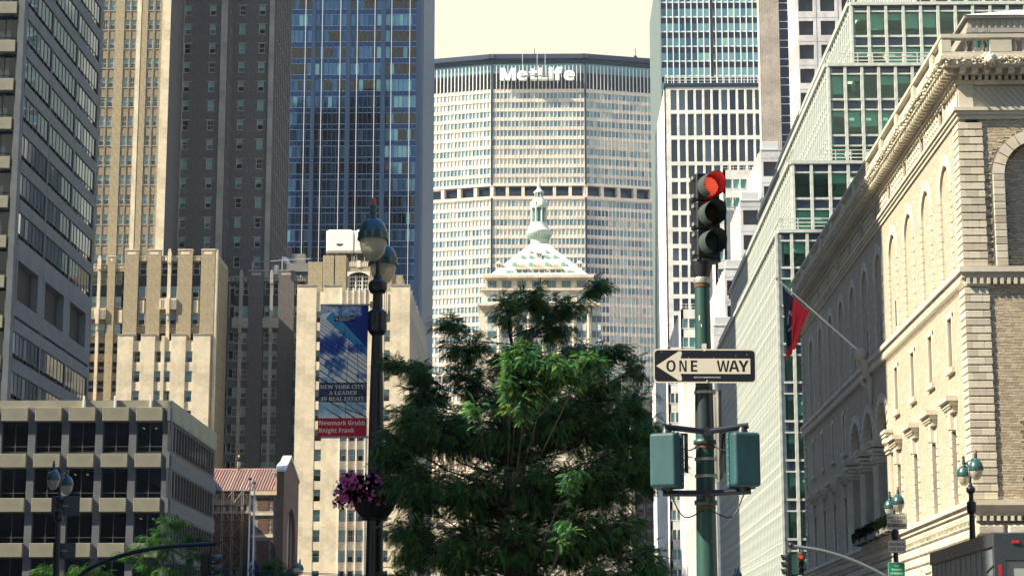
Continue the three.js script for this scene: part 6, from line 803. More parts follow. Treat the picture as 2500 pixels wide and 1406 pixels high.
// box truck
{
  const o = thing('box_truck', 'grey box truck seen from its rear corner at the lower right', 'truck'); const x0 = 6.38, x1 = 8.8, z0 = -30, z1 = -35, pn = mat(0.19, 0.23, 0.25, { roughness: 0.35, metalness: 0.2, map: texPaint });
  const b = new G(); b.box(x0, x1, 1.05, 3.68, z1, z0 - 0.06); b.build('box_side', pn, o); const t = new G(); t.cham(x0 - 0.03, x1 + 0.03, 3.56, 3.76, z1 - 0.02, z0 - 0.02, 0.02); t.box(x0 - 0.02, x0 + 0.05, 1.0, 1.15, z1, z0); t.build('top_rail', mat(0.07, 0.08, 0.09, { metalness: 0.5, roughness: 0.4 }), o);
  const f = new G(); f.box(x0 - 0.02, x0 + 0.14, 1.0, 3.66, z0 - 0.1, z0 + 0.02); f.box(x1 - 0.14, x1 + 0.02, 1.0, 3.66, z0 - 0.1, z0 + 0.02); f.box(x0 + 0.14, x1 - 0.14, 3.36, 3.7, z0 - 0.1, z0 + 0.02); f.box(x0 + 0.14, x1 - 0.14, 1.0, 1.12, z0 - 0.1, z0 + 0.02); f.build('rear_frame', mat(0.06, 0.075, 0.09, { metalness: 0.4, roughness: 0.4 }), o);
  const tl = canvasTex(512, 128, (c, w, h) => { c.fillStyle = '#7d857c'; c.fillRect(0, 0, w, h); c.fillStyle = '#6b1020'; for (const y of [20, 62]) for (const xx of [0, 160, 320]) { c.beginPath(); c.moveTo(60 + xx, y); c.lineTo(190 + xx, y); c.lineTo(170 + xx, y + 32); c.lineTo(40 + xx, y + 32); c.fill(); } });
  for (let k = 0; k < 6; k++) { const d = new G(); d.cham(x0 + 0.15, x1 - 0.15, 1.14 + k * 0.37, 1.5 + k * 0.37, z0 - 0.06, z0 - 0.02, 0.006); d.build('door_panel', mat(0.42, 0.46, 0.43, { roughness: 0.45, map: texPaint }), o); } mesh('door_emblem', plate(1.3, 0.24, 0.002, 0.01), mat(1, 1, 1, { map: tl, roughness: 0.45 }), o).position.set(7.5, 3.03, z0 - 0.016);
  for (const [y0, y1, m] of [[3.1, 3.3, gM.red], [2.9, 3.1, gM.paper], [2.6, 2.9, gM.red], [2.4, 2.6, gM.paper]]) { const s = new G(); s.box(x0 + 0.03, x0 + 0.08, y0, y1 - 0.005, z0 + 0.02, z0 + 0.024); s.build('reflective_strip', m, o); } for (const x of [6.62, 7.4, 7.6, 7.8, 8.5]) { const l = new G(); l.box(x, x + 0.1, 3.6, 3.64, z0 + 0.02, z0 + 0.04); l.build('marker_lamp', gM.red, o); }
  const rv = new G(); const r = rng(2); for (let k = 0; k < 9; k++) rv.add(new THREE.SphereGeometry(0.012, 6, 5), T(x0, 3.45 - (k % 3) * 0.12, z0 - 0.3 - k * 0.09)); for (let z = z0 - 0.2; z > z1; z -= 0.4) rv.box(x0 - 0.006, x0, 1.1, 3.55, z, z + 0.012); rv.build('rivets', pn, o); const hh = new G(); hh.bar([x0 - 0.03, 3.28, z0 - 0.02], [x0 - 0.08, 3.2, z0 - 0.25], 0.015); hh.build('handle', gM.black, o);
  for (const [x, z] of [[6.6, -31.3], [8.55, -31.3], [6.6, -36.2], [8.55, -36.2]]) { const w = new G(); w.add(new THREE.CylinderGeometry(0.48, 0.48, 0.3, 24).rotateZ(Math.PI / 2), T(x, 0.48, z)); const m = w.build('wheel', mat(0.02, 0.02, 0.02), o); const rm = new G(); rm.add(new THREE.CylinderGeometry(0.27, 0.27, 0.32, 18).rotateZ(Math.PI / 2), T(x, 0.48, z)); rm.build('rim', M.alu, m); } const ch = new G(); ch.box(6.9, 8.3, 0.6, 1.05, -37, -30.2); ch.box(6.5, 8.7, 0.45, 0.62, z0 - 0.1, z0 + 0.1); ch.build('chassis', gM.black, o); const cb = new G(); cb.cham(6.55, 8.65, 0.9, 2.7, -37.4, -35.3, 0.12); cb.build('cab', M.white, o); base(o, 7.6, 0, -33);
}
// flag and pole on the club house
{
  const o = thing('flagpole', 'slanted white flagpole on a carved bracket projecting from the club house', 'flagpole'); const g = new G(); g.bar([20.55, 22.5, -134], [14.95, 27.35, -133], 0.075, 0.045, 12); g.build('pole', M.white, o); const k = new G(); k.add(new THREE.SphereGeometry(0.13, 12, 8), T(14.9, 27.45, -133)); k.build('ball', gM.bulb, o); const b = new G(); b.add(new THREE.SphereGeometry(0.5, 14, 10).scale(0.9, 1, 0.9), T(20.3, 22.55, -134)); b.add(new THREE.CylinderGeometry(0.45, 0.3, 1.2, 12), T(20.65, 21.6, -134)); b.add(new THREE.CylinderGeometry(0.3, 0.12, 1.8, 12), T(20.85, 20.2, -134)); b.add(new THREE.TorusGeometry(0.4, 0.14, 8, 14), T(20.7, 20.9, -134).multiply(new M4().makeRotationX(0))); b.build('bracket', M.quoin2, o); base(o, 20.9, 19.5, -134);
  const f = thing('flag', 'navy and red flag hanging in folds from the slanted flagpole', 'flag'); const nu = 26, nv = 30, pos = [], uv = [], idx = []; // hoist along the pole, cloth falling under its own weight
  const A = new V3(15.2, 26.85, -133), Bq = new V3(16.95, 25.25, -133.2);
  for (let i = 0; i <= nu; i++) for (let j = 0; j <= nv; j++) { const s = i / nu, t = j / nv; const top = A.clone().lerp(Bq, s); const gather = 1 - 0.62 * Math.pow(t, 0.8); const L = 4.9 - 2.6 * s; const x = 15.15 + (top.x - 15.15) * gather + 0.15 * t + 0.1 * Math.sin(s * 14 + t * 2) * t, y = top.y - t * L * (0.98), z = top.z + (0.28 * Math.sin(s * 17 + t * 1.5) + 0.1 * Math.sin(s * 31)) * (0.25 + t); pos.push(x, y, z); uv.push(s, t); }
  const colr = []; for (let i = 0; i <= nu; i++) for (let j = 0; j <= nv; j++) { const s = i / nu, t = j / nv; const diag = s * 1.0 + t * 0.35; const navy = s < 0.42 - 0.02 * t || false; const red = !navy; const emb = navy && Math.abs(Math.hypot((s - 0.34) * 2.4, (t - 0.42)) - 0.16) < 0.02; const bottom = t > 0.86 && s < 0.45; colr.push(...(emb ? [0.7, 0.7, 0.66] : bottom ? [0.68, 0.012, 0.03] : red ? [0.68, 0.012, 0.03] : [0.006, 0.011, 0.04])); }
  for (let i = 0; i < nu; i++) for (let j = 0; j < nv; j++) { const a = i * (nv + 1) + j, b = a + 1, c = a + nv + 1, d = c + 1; idx.push(a, b, c, b, d, c); } const fg = new THREE.BufferGeometry(); fg.setAttribute('position', new THREE.Float32BufferAttribute(pos, 3)); fg.setAttribute('uv', new THREE.Float32BufferAttribute(uv, 2)); fg.setAttribute('color', new THREE.Float32BufferAttribute(colr, 3)); fg.setIndex(idx); fg.computeVertexNormals(); mesh('cloth', fg, phys(1, 1, 1, { vertexColors: true, side: THREE.DoubleSide, roughness: 0.75, transmission: 0.2, thickness: 0 }), f); base(f, 15.8, 22, -133);
}
for (let k = 0; k < 6; k++) { const r = rng(600 + k), z = -124.6 - k * 2.5, o = thing('ledge_shrub', k === 0 ? 'sunlit green shrub at the near end of the club ledge planter' : ['', 'second', 'third', 'fourth', 'fifth', 'farthest'][k] + ' dark shrub along the shaded club ledge, counted from the near end', 'shrub', 'shrubs on the club ledge'); const l = []; for (let q = 0; q < 900; q++) { const a = r() * 6.28, c = Math.acos(2 * r() - 1), rr = 0.75 * Math.cbrt(r()); l.push([rotM(r, 0.12 + r() * 0.08, 20.3 + Math.sin(c) * Math.cos(a) * rr * 0.6, 10.95 + Math.cos(c) * rr * 0.75, z + Math.sin(c) * Math.sin(a) * rr * 1.7), C(0.6 + r() * 0.8, 0.7 + r() * 0.5, 0.6)]); } scatter('foliage', leafGeo, leafM(0.06, 0.16, 0.03), o, l); const p = new G(); p.box(20.0, 20.6, 10.46, 10.75, z - 1.1, z + 1.1); p.build('planter_box', M.concDark, o); base(o, 20.3, 10.46, z); }
// ---------- trees ----------
const frond = (() => { const g = new G(); const n = 8; for (let k = 0; k < n; k++) { const x = 0.1 + 0.88 * k / n, dz = -0.28 * x * x; for (const s of [1, -1]) { const L = 0.24 * Math.sin(Math.PI * (0.2 + 0.75 * k / n)) + 0.05; g.tri4([x, 0, dz], [x + 0.06, s * L * 0.5, dz + 0.025], [x + 0.09, s * L, dz - 0.02], [x - 0.02, s * L * 0.55, dz - 0.01], [0, 0, 1], [0, 0], [1, 0], [1, 1], [0, 1]); } } g.tri4([0, -0.008, 0], [1, -0.004, -0.28], [1, 0.004, -0.28], [0, 0.008, 0], [0, 0, 1], [0, 0], [1, 0], [1, 1], [0, 1]); return g.geo(); })();
const barkM = mat(0.03, 0.028, 0.026, { map: texConc, bumpMap: bumpNoise, bumpScale: 0.01 });
function tree(name, label, seed, bx, bz, topY, trunkR, clumps, per, fl, mats, group) {
  const o = thing(name, label, 'tree', group), r = rng(seed); const tk = new G(), br = new G(); const top = new V3(bx, topY, bz);
  let prev = [bx, 0, bz], pr = trunkR; const spine = [new V3(...prev)]; for (let k = 1; k <= 7; k++) { const y = topY * k / 7, p = [bx + Math.sin(k * 1.7 + seed) * 0.06 * k * 0.4, y, bz + Math.cos(k * 2.3 + seed) * 0.05 * k * 0.4], rr = trunkR * (1 - 0.86 * k / 7); tk.bar(prev, p, pr, rr, 12); prev = p; pr = rr; spine.push(new V3(...p)); }
  tk.build('trunk', barkM, o); const lists = mats.map(() => []);
  for (const [x, y, z, rx, ry, rz, wt] of clumps) {
    const sy = Math.max(topY * 0.3, Math.min(topY * 0.97, y - Math.hypot(x - bx, z - bz) * 0.38)), kk = Math.min(6.99, sy / topY * 7), s0 = spine[kk | 0].clone().lerp(spine[(kk | 0) + 1] || spine[7], kk % 1), c = new V3(x, y, z); const mid = s0.clone().lerp(c, 0.5).add(new V3(0, -0.12, 0)); const R0 = trunkR * 0.15 * (0.5 + 0.5 * (1 - sy / topY)); br.bar(s0.toArray(), mid.toArray(), R0, R0 * 0.65, 6); br.bar(mid.toArray(), c.toArray(), R0 * 0.65, R0 * 0.35, 6);
    const nt = Math.max(4, Math.round(per * wt / 13)); for (let q = 0; q < nt; q++) {
      const a = r() * 6.283, cc = Math.acos(2 * r() - 1), rad = 0.25 + 0.78 * Math.cbrt(r()); const e = new V3(x + Math.sin(cc) * Math.cos(a) * rx * rad, y + Math.cos(cc) * ry * rad, z + Math.sin(cc) * Math.sin(a) * rz * rad); const st = mid.clone().lerp(c, 0.4 + r() * 0.7); br.bar(st.toArray(), e.toArray(), R0 * 0.2 + 0.003, 0.002, 4);
      const dirB = e.clone().sub(st).normalize(); for (let f = 0; f < 13; f++) { const p = st.clone().lerp(e, 0.35 + 0.68 * r()).add(new V3((r() - 0.5), (r() - 0.5) * 0.8, (r() - 0.5)).multiplyScalar(fl * 0.9)); const d = dirB.clone().multiplyScalar(0.5).add(new V3(r() - 0.5, r() * 0.5 - 0.55, r() - 0.5)).normalize(); const up = new V3(r() - 0.5, 1, r() - 0.5).normalize(); const side = up.clone().cross(d).normalize(); const nrm = d.clone().cross(side).normalize(); const mx = new M4().makeBasis(d, side, nrm).scale(new V3(1, 1, 1).multiplyScalar(fl * (0.7 + 0.6 * r()))).setPosition(p); const v = 0.7 + r() * 0.6; lists[(r() * mats.length) | 0].push([mx, C(v * (0.85 + r() * 0.4), v, v * (0.7 + r() * 0.5))]); }
    }
  }
  br.build('branches', barkM, o); lists.forEach((l, k) => scatter('crown', frond, mats[k], o, l)); base(o, bx, 0, bz); return o;
}
{
  const r = rng(12), cl = [], px = (X, Y, RX, RY, dz, wt) => { const D = 30.5 - dz, k = D / 30; cl.push([(X - 1342.5) * 0.005948 * k, 1.65 + (7.49 - (Y - 680) * 0.00605 - 1.65) * k, -D, RX * 0.005948 * k, RY * 0.00605 * k, (RX + RY) * 0.003 * k + 0.15, wt]); };
  // the crown's boughs, top to bottom
  for (const [a, b, c, d, w] of [[1000, 1030, 60, 45, 0.9], [1180, 960, 70, 45, 1.0], [1560, 985, 42, 42, 0.7], [1430, 975, 80, 45, 1.0], [1130, 920, 60, 40, 0.8], [960, 1075, 45, 35, 0.5], [1290, 980, 90, 50, 1.2], [1285, 725, 55, 35, 0.8], [1370, 745, 80, 28, 0.8], [1462, 700, 42, 16, 0.5], [1330, 800, 95, 45, 1.2], [1240, 760, 40, 40, 0.5], [1092, 790, 38, 24, 0.5], [1135, 850, 70, 40, 1.0], [1005, 905, 62, 26, 0.7], [945, 885, 32, 14, 0.35], [1030, 965, 70, 50, 1.1], [1240, 900, 90, 60, 1.4], [1400, 880, 90, 50, 1.3], [1495, 860, 60, 26, 0.7], [1560, 905, 26, 40, 0.4], [1480, 940, 70, 50, 1.0], [1080, 1050, 110, 65, 2.0], [1230, 1060, 120, 75, 2.2], [1380, 1030, 120, 70, 2.2], [1500, 1040, 80, 65, 1.5], [1595, 1060, 40, 32, 0.6], [950, 1115, 55, 32, 0.7], [1010, 1190, 85, 60, 1.6], [1150, 1200, 120, 75, 2.4], [1310, 1190, 130, 80, 2.6], [1460, 1170, 100, 75, 2.0], [1560, 1135, 55, 45, 1.0], [1640, 1110, 22, 26, 0.25], [1000, 1310, 65, 55, 1.3], [1120, 1330, 110, 70, 2.2], [1270, 1330, 120, 75, 2.5], [1410, 1310, 110, 75, 2.3], [1520, 1290, 60, 55, 1.0], [1585, 1370, 42, 40, 0.7], [980, 1420, 60, 40, 1.0], [1150, 1450, 120, 60, 1.8], [1330, 1450, 130, 60, 1.8], [1490, 1420, 80, 50, 1.2]]) { px(a, b, c, d, (r() - 0.5) * 2.0 - 0.3, w); if (b > 1000) { px(a + 15, b + 30, c * 0.9, d * 1.1, -1.6, w * 0.6); px(a - 10, b - 15, c * 0.85, d, 0.9, w * 0.4); } }
  for (const [a, b, c, d, w] of [[1275, 870, 48, 34, 1.0], [1350, 900, 70, 26, 1.1], [1290, 960, 22, 36, 0.55], [1435, 885, 40, 18, 0.45], [1250, 930, 30, 26, 0.4]]) px(a, b, c, d, 4.1, w * 1.3);
  for (const [a, b, c, d, w] of [[1400, 1155, 26, 16, 0.2], [1160, 985, 24, 12, 0.15], [1390, 1285, 20, 14, 0.15]]) px(a, b, c, d, 3.7, w);
  tree('honey_locust', 'large feathery honey locust filling the median, one bough sunlit', 4, -0.58, -30.5, 6.9, 0.15, cl, 560, 0.145, [leafM(0.10, 0.31, 0.105), leafM(0.075, 0.27, 0.125), leafM(0.18, 0.37, 0.06)]);
}
{
  const mk = (seed, cx, cz, h, list, label, K = 1.4) => tree('street_tree', label, seed, cx * K, cz * K, (1.65 + (h - 1.65) * K) * 0.85, 0.16, list.map(([x, y, rx, ry, w]) => [(cx + x) * K, 1.65 + (y - 1.65) * K, cz * K + (rng(seed + x * 7)() - 0.5) * 1.8, rx * K, ry * K, rx * K, w]), 260, 0.45, [leafM(0.05, 0.19, 0.035), leafM(0.075, 0.23, 0.03)], 'small street trees');
  mk(31, -22.3, -120, 11, [[0.5, 10.6, 1.0, 0.55, 1.2], [-0.4, 9.9, 1.1, 0.5, 1.2], [1.6, 9.7, 0.9, 0.45, 1], [-1.6, 9.2, 0.9, 0.35, 0.8], [0.3, 9.1, 1.4, 0.5, 1.5], [1.9, 8.8, 0.8, 0.4, 0.8], [-2.3, 8.8, 0.7, 0.3, 0.6], [-0.9, 8.3, 1.2, 0.4, 1.2], [0.9, 8.1, 1.2, 0.5, 1.2], [0, 7.2, 1.6, 0.6, 1.5]], 'bright green street tree in front of the low concrete block');
  mk(32, -28, -120, 8.4, [[-1.2, 8.0, 1.0, 0.3, 1], [1.3, 8.0, 1.1, 0.4, 1], [0.2, 7.5, 1.4, 0.5, 1], [2.2, 7.8, 0.8, 0.3, 0.6]], 'street tree top behind the lower-left lamp at the bottom edge');
  mk(33, -15.6, -118, 8.7, [[0, 8.2, 0.8, 0.35, 1], [-0.8, 7.7, 0.8, 0.4, 1], [0.7, 7.7, 0.8, 0.4, 1], [0, 7.2, 1.1, 0.5, 1]], 'small street tree below the church at the bottom edge'); mk(34, -19.3, -119, 8.3, [[0, 7.9, 0.5, 0.25, 0.6], [-0.3, 7.3, 0.8, 0.4, 0.8]], 'small street tree beside the left mast arm signals');
}
// ---------- church, scaffold, workers ----------
{
  const o = thing('church', 'stone and brick church with red tile roof under repair', 'church'), tile = [mat(0.30, 0.17, 0.13), mat(0.34, 0.20, 0.15), mat(0.26, 0.155, 0.125), mat(0.37, 0.25, 0.18)], st = M.limeDarkShade, r = rng(71); const yr = 29.75, ye = 26.15, zr = -279, ze = -271;
  const sl = new G(); const nrm = new V3(0, zr - ze, -(yr - ye)).negate().normalize(); sl.tri4([-46, ye, ze], [-34.9, ye, ze], [-34.9, yr, zr], [-46, yr, zr], [0, 0.91, 0.41], [0, 0], [8, 0], [8, 8], [0, 8]); sl.tri4([-34.9, ye, -287], [-46, ye, -287], [-46, yr, zr], [-34.9, yr, zr], [0, 0.91, -0.41], [0, 0], [8, 0], [8, 8], [0, 8]); sl.build('roof', tile[2], o);
  const len = Math.hypot(yr - ye, zr - ze), ang = Math.atan2(yr - ye, ze - zr); const tg = new G(); for (let k = 0; k < 14; k++) { const c = new THREE.CylinderGeometry(0.115, 0.135, len / 14 + 0.02, 8, 1, true, -Math.PI / 2, Math.PI); tg.add(c, T(0, 0.02, 0).multiply(new M4().makeRotationX(-Math.PI / 2 + ang)).multiply(T(0, (k + 0.5) * len / 14, 0))); } const tgg = tg.geo(); tgg.computeVertexNormals(); for (let k = 0; k < 30; k++) mesh('tile_row', tgg, tile[(r() * 4) | 0], o).position.set(-45.8 + k * 0.37, ye, ze);
  const rg = new G(); rg.bar([-46, yr + 0.05, zr], [-34.9, yr + 0.05, zr], 0.14); rg.build('ridge', tile[0], o);
  const w = new G(FN(-272)); w.box(-46, -34, 0, 26.1, -3, 0); w.build('nave_wall', M.red, o); const ar = new G(FN(-272)); ar.box(-46, -39, 25.2, 25.9, 0, 0.5); ar.box(-46, -39, 23.3, 23.6, 0, 0.5); for (let k = 0; k < 9; k++) ar.box(-46 + k * 0.78, -45.65 + k * 0.78, 23.6, 24.5, 0, 0.35); ar.box(-46, -39, 24.5, 25.2, 0, 0.3); ar.build('arcade_frieze', st, o); const rm = new G(FN(-272)); for (let k = 0; k < 7; k++) rm.box(-45.5 + k * 1.0, -44.9 + k * 1.0, 25.3, 25.75, 0.5, 0.55); rm.build('brick_panel', M.red, o);
  for (let k = 0; k < 3; k++) { const s = new THREE.Shape(); s.moveTo(-0.9, 0); s.lineTo(0.9, 0); s.lineTo(0.9, 3.2); s.absarc(0, 3.2, 0.9, 0, Math.PI); const g = new G(FN(-271.9)); g.add(new THREE.ExtrudeGeometry(s, { depth: 0.1, bevelEnabled: false }), T(-44.2 + k * 2.3, 12.5, 0)); g.build('dark_arch_plate', M.navy, o); const c = new G(FN(-271.9)); c.lathe([[0.28, 0], [0.2, 0.3], [0.2, 2.8], [0.34, 3.3]], T(-43.05 + k * 2.3, 12.5, 0.35), 10); c.build('column', st, o); }  // solid dark plates, the shade inside the arches put into their colour
  const hall = new G(); hall.box(-74, -47.6, 0, 31, -300, -256); hall.build('unseen_shading_hall', M.red, o);  // unseen hall, placed and sized to shade the nave wall
  // corner turret with brick panels
  const F = FN(-266), g = new G(F); g.box(-38.1, -34.6, 0, 25.2, -6, 0); g.build('turret', st, o); for (const [a, b, c] of [[25.2, 25.7, 0.3], [22.6, 22.95, 0.2], [19.8, 20.1, 0.15], [15.5, 15.7, 0.1]]) { const mo = new G(F); mo.box(-38.1 - c, -34.6 + c, a, b, -6.2, c); mo.build('turret_moulding', M.lime, o); } for (const [a, b, c, d] of [[-37.5, -36.1, 23.3, 24.9], [-35.7, -34.9, 23.3, 24.9], [-37.4, -36.1, 20.4, 22.3], [-35.7, -34.9, 20.4, 22.2], [-37.5, -36.0, 15.9, 19.4], [-35.7, -35.0, 15.9, 19.4], [-37.4, -36.1, 11.5, 15.2], [-35.8, -35.1, 13, 15.2]]) { const p = new G(F); p.box(a, b, c, d, 0, 0.03); for (let q = 0; q < 6; q++) { const v = c + (d - c) * q / 6; p.box(a - 0.1 * (q % 2), b + 0.1 * (q % 2), v + 0.02, v + (d - c) / 6 - 0.02, 0, 0.05); } p.build('brick_panel', M.red, o); }
  const bt = new G(); bt.box(-35.6, -34.2, 0, 28.2, -276, -268); bt.box(-35.9, -33.9, 28.2, 28.7, -276.3, -267.7); bt.build('buttress', st, o); const gb = new G(FW(-33.6)); const s = new THREE.Shape(); s.moveTo(261.5, 0); s.lineTo(277, 0); s.lineTo(277, 27.9); s.lineTo(267.6, 30.2); s.lineTo(261.5, 27.9); s.closePath(); const hole = new THREE.Path(); hole.moveTo(265.5, 0.1); hole.lineTo(274, 0.1); hole.lineTo(274, 19.5); hole.absarc(269.75, 19.5, 4.25, 0, Math.PI); s.holes.push(hole); gb.add(new THREE.ExtrudeGeometry(s, { depth: 0.9, bevelEnabled: false, curveSegments: 18 }), T(0, 0, -0.9)); gb.build('gable_wall', M.red, o); const bk = new G(FW(-33.6)); bk.box(264, 276, 0, 25, -1.6, -1.2); bk.build('window', M.navy, o); const cp = new G(FW(-33.6)); for (const [a, b] of [[[261.3, 27.9, 0], [267.6, 30.3, 0]], [[267.6, 30.3, 0], [277.2, 27.9, 0]]]) { const d = new V3(b[0] - a[0], b[1] - a[1], 0), L = d.length(); cp.add(new THREE.BoxGeometry(L, 0.3, 1.1), T((a[0] + b[0]) / 2, (a[1] + b[1]) / 2, -0.4).multiply(new M4().makeRotationZ(Math.atan2(d.y, d.x)))); } cp.build('gable_coping', M.limeWhite, o); base(o, -40, 0, -275);
  const sc = thing('scaffold', 'metal scaffold with cross braces against the church wall', 'scaffold'); for (let k = 0; k < 5; k++) for (const z of [-269, -267.6]) { const u = new G(); u.bar([-45 + k * 1.3, 0, z], [-45 + k * 1.3, 26.2, z], 0.035, 0.035, 6); u.build('upright', M.steel, sc); } const db = new G(); for (let j = 0; j < 12; j++) for (let k = 0; k < 4; k++) { const y = 2 + j * 2, x = -45 + k * 1.3; j % 2 ? db.bar([x, y, -267.6], [x + 1.3, y + 1.8, -267.6], 0.02, 0.02, 4) : db.bar([x + 1.3, y, -267.6], [x, y + 1.8, -267.6], 0.02, 0.02, 4); } db.build('braces', M.steel, sc); for (let j = 0; j < 12; j++) { const p = new G(); p.box(-45.1, -39.7, 2 + j * 2, 2.06 + j * 2, -269.1, -267.5); p.build('plank', mat(0.22, 0.15, 0.09), sc); } base(sc, -42.4, 0, -268.3);
}
function human(name, label, x, y, z, joints, cols, turn) { // one continuous body from joined tapered bones
  const o = thing(name, label, 'person'); const res = 44, S = 1.05, mc = new MarchingCubes(res, mat(1, 1, 1), false, false, 60000); mc.isolation = 0; const cap = (p, a, b, ra, rb) => { const ab = b.clone().sub(a), t = Math.max(0, Math.min(1, p.clone().sub(a).dot(ab) / ab.lengthSq())); return p.distanceTo(a.clone().addScaledVector(ab, t)) - (ra + (rb - ra) * t); };
  const bones = joints.map(([a, b, ra, rb]) => [new V3(...a), new V3(...b), ra, rb]); for (let k = 0; k < res; k++) for (let j = 0; j < res; j++) for (let i = 0; i < res; i++) { const p = new V3((i / res - 0.5) * 2 * S, (j / res - 0.5) * 2 * S + 0.9, (k / res - 0.5) * 2 * S); let d = 9; for (const b of bones) { const e = cap(p, ...b), h = Math.max(0, 0.05 - Math.abs(d - e)) / 0.05; d = Math.min(d, e) - h * h * 0.0125; } mc.field[i + j * res + k * res * res] = -d; }
  mc.update(); const n = mc.count, g = new THREE.BufferGeometry(); const P = new Float32Array(mc.positionArray.slice(0, n * 3)); const colr = []; for (let q = 0; q < n; q++) { P[q * 3] *= S; P[q * 3 + 1] = P[q * 3 + 1] * S + 0.9; P[q * 3 + 2] *= S; colr.push(...cols(P[q * 3], P[q * 3 + 1], P[q * 3 + 2])); } g.setAttribute('position', new THREE.BufferAttribute(P, 3)); g.setAttribute('normal', new THREE.BufferAttribute(new Float32Array(mc.normalArray.slice(0, n * 3)), 3)); g.setAttribute('color', new THREE.Float32BufferAttribute(colr, 3)); g.computeVertexNormals(); mesh('body', g, mat(1, 1, 1, { vertexColors: true }), o); o.position.set(x, y, z); o.rotation.y = turn; return o;
}
{
  const w = human('person', 'worker in yellow hard hat standing on the church ridge, arm raised', -42.0, 29.85, -278.9, [[[0, 0.95, 0], [0, 1.4, 0.02], 0.16, 0.17], [[0, 1.45, 0], [0, 1.56, 0.02], 0.07, 0.06], [[0, 1.66, 0.03], [0, 1.7, 0.03], 0.1, 0.11], [[-0.19, 1.4, 0], [-0.36, 1.25, 0.1], 0.065, 0.05], [[-0.36, 1.25, 0.1], [-0.42, 1.5, 0.2], 0.05, 0.04], [[0.19, 1.4, 0], [0.27, 1.1, 0], 0.065, 0.05], [[0.27, 1.1, 0], [0.22, 0.88, 0.12], 0.05, 0.045], [[-0.1, 0.92, 0], [-0.14, 0.5, 0.05], 0.1, 0.075], [[-0.14, 0.5, 0.05], [-0.14, 0.06, 0], 0.07, 0.05], [[0.1, 0.92, 0], [0.13, 0.5, 0.03], 0.1, 0.075], [[0.13, 0.5, 0.03], [0.15, 0.06, -0.04], 0.07, 0.05], [[-0.14, 0.05, 0], [-0.15, 0.04, 0.16], 0.05, 0.045], [[0.15, 0.05, -0.04], [0.17, 0.04, 0.12], 0.05, 0.045]], (x, y) => y > 1.58 ? [0.35, 0.22, 0.15] : y > 0.95 ? (Math.abs(x) > 0.36 ? [0.35, 0.22, 0.15] : [0.02, 0.03, 0.06]) : y > 0.12 ? [0.42, 0.40, 0.30] : [0.05, 0.04, 0.03], 0.2); const h = new G(); h.lathe([[0.15, 1.72], [0.14, 1.73], [0.125, 1.8], [0.07, 1.86], [0, 1.87]], T(0, 0, 0.03), 14); mesh('hard_hat', h.geo(), mat(0.75, 0.66, 0.06, { roughness: 0.4 }), w);
  human('person', 'worker in white crouching on the church ridge near the gable', -36.7, 29.8, -278.9, [[[0, 0.42, -0.1], [0.12, 0.72, 0.22], 0.15, 0.15], [[0.14, 0.78, 0.27], [0.17, 0.84, 0.36], 0.06, 0.06], [[0.18, 0.86, 0.42], [0.19, 0.88, 0.43], 0.1, 0.105], [[-0.06, 0.7, 0.25], [-0.2, 0.42, 0.4], 0.06, 0.05], [[-0.2, 0.42, 0.4], [-0.25, 0.15, 0.45], 0.05, 0.04], [[0.3, 0.7, 0.2], [0.35, 0.45, 0.4], 0.06, 0.05], [[0.35, 0.45, 0.4], [0.3, 0.18, 0.5], 0.05, 0.04], [[-0.1, 0.4, -0.1], [-0.16, 0.45, 0.3], 0.1, 0.075], [[-0.16, 0.45, 0.3], [-0.15, 0.06, 0.05], 0.07, 0.05], [[0.1, 0.4, -0.1], [0.18, 0.42, 0.3], 0.1, 0.075], [[0.18, 0.42, 0.3], [0.15, 0.06, 0.05], 0.07, 0.05], [[-0.15, 0.05, 0.05], [-0.16, 0.04, 0.2], 0.05, 0.04], [[0.15, 0.05, 0.05], [0.16, 0.04, 0.2], 0.05, 0.04]], (x, y, z) => z > 0.34 && y > 0.76 ? [0.78, 0.78, 0.72] : y > 0.38 ? [0.72, 0.72, 0.66] : [0.3, 0.3, 0.3], 0.4);
}
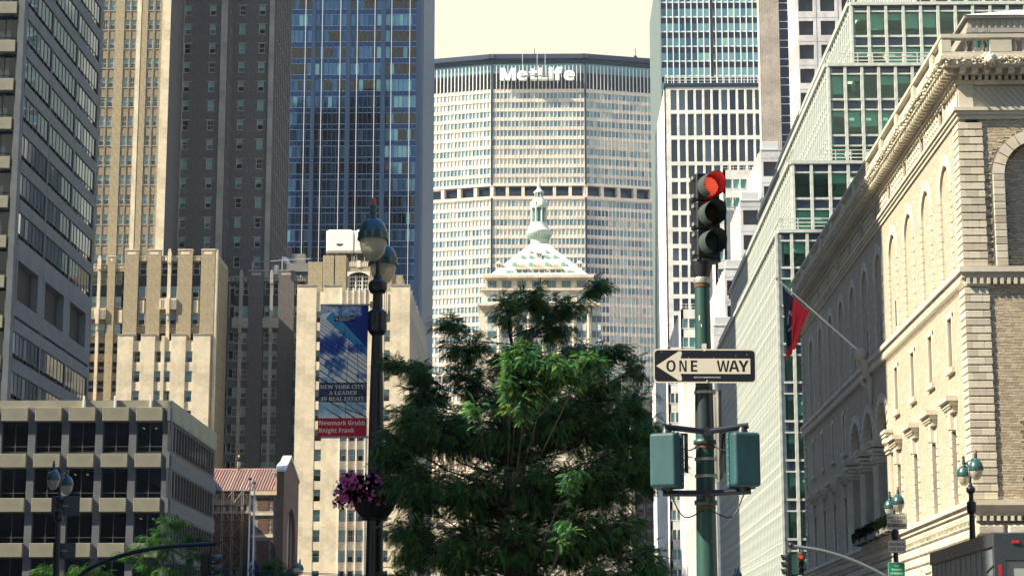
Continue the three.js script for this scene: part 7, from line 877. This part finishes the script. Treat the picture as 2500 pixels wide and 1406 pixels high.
{ // two flagpoles with flags
  const fl = (x, h, label, cloth, flab) => { const o = thing('flagpole', label, 'flagpole', 'flagpoles before the church'); const g = new G(); g.lathe([[0.1, 0], [0.09, 3], [0.05, h]], T(x, 0, -150), 10); g.build('pole', M.white, o); const b = new G(); b.add(new THREE.SphereGeometry(0.12, 10, 8), T(x, h + 0.1, -150)); b.build('ball', gM.galvDark, o); base(o, x, 0, -150); const f = thing('flag', flab, 'flag'); const nu = 14, nv = 20, pos = [], col = [], idx = []; for (let i = 0; i <= nu; i++) for (let j = 0; j <= nv; j++) { const s = i / nu, t = j / nv; pos.push(x + 0.06 + s * 0.55 + 0.12 * Math.sin(t * 5 + s * 4), 10.3 - t * 3.2 - s * 0.9, -149.9 + 0.16 * Math.sin(s * 15 + t * 2)); col.push(...cloth(s, t)); } for (let i = 0; i < nu; i++) for (let j = 0; j < nv; j++) { const a = i * (nv + 1) + j; idx.push(a, a + 1, a + nv + 1, a + 1, a + nv + 2, a + nv + 1); } const q = new THREE.BufferGeometry(); q.setAttribute('position', new THREE.Float32BufferAttribute(pos, 3)); q.setAttribute('color', new THREE.Float32BufferAttribute(col, 3)); q.setIndex(idx); q.computeVertexNormals(); mesh('cloth', q, mat(1, 1, 1, { vertexColors: true, side: THREE.DoubleSide }), f); base(f, x, 6, -150); };
  fl(-21.73, 16.0, 'taller left flagpole standing in front of the church', (s, t) => t < 0.5 ? ((Math.floor(s * 14) + Math.floor(t * 20)) % 3 === 0 ? [0.6, 0.6, 0.6] : [0.01, 0.02, 0.09]) : Math.floor(s * 7 + t * 2) % 2 ? [0.5, 0.02, 0.04] : [0.7, 0.68, 0.64], 'stars and stripes flag hanging limp on the left church flagpole'); fl(-21.4, 15.7, 'shorter right flagpole standing in front of the church', () => [0.01, 0.015, 0.06], 'dark blue flag hanging limp on the right church flagpole');
}
scene.traverse(m => { if (m.isMesh) { m.castShadow = true; m.receiveShadow = true; } });
scene.fog = new THREE.FogExp2(C(0.80, 0.90, 1.0), 0.00006);
renderer.render(scene, camera);
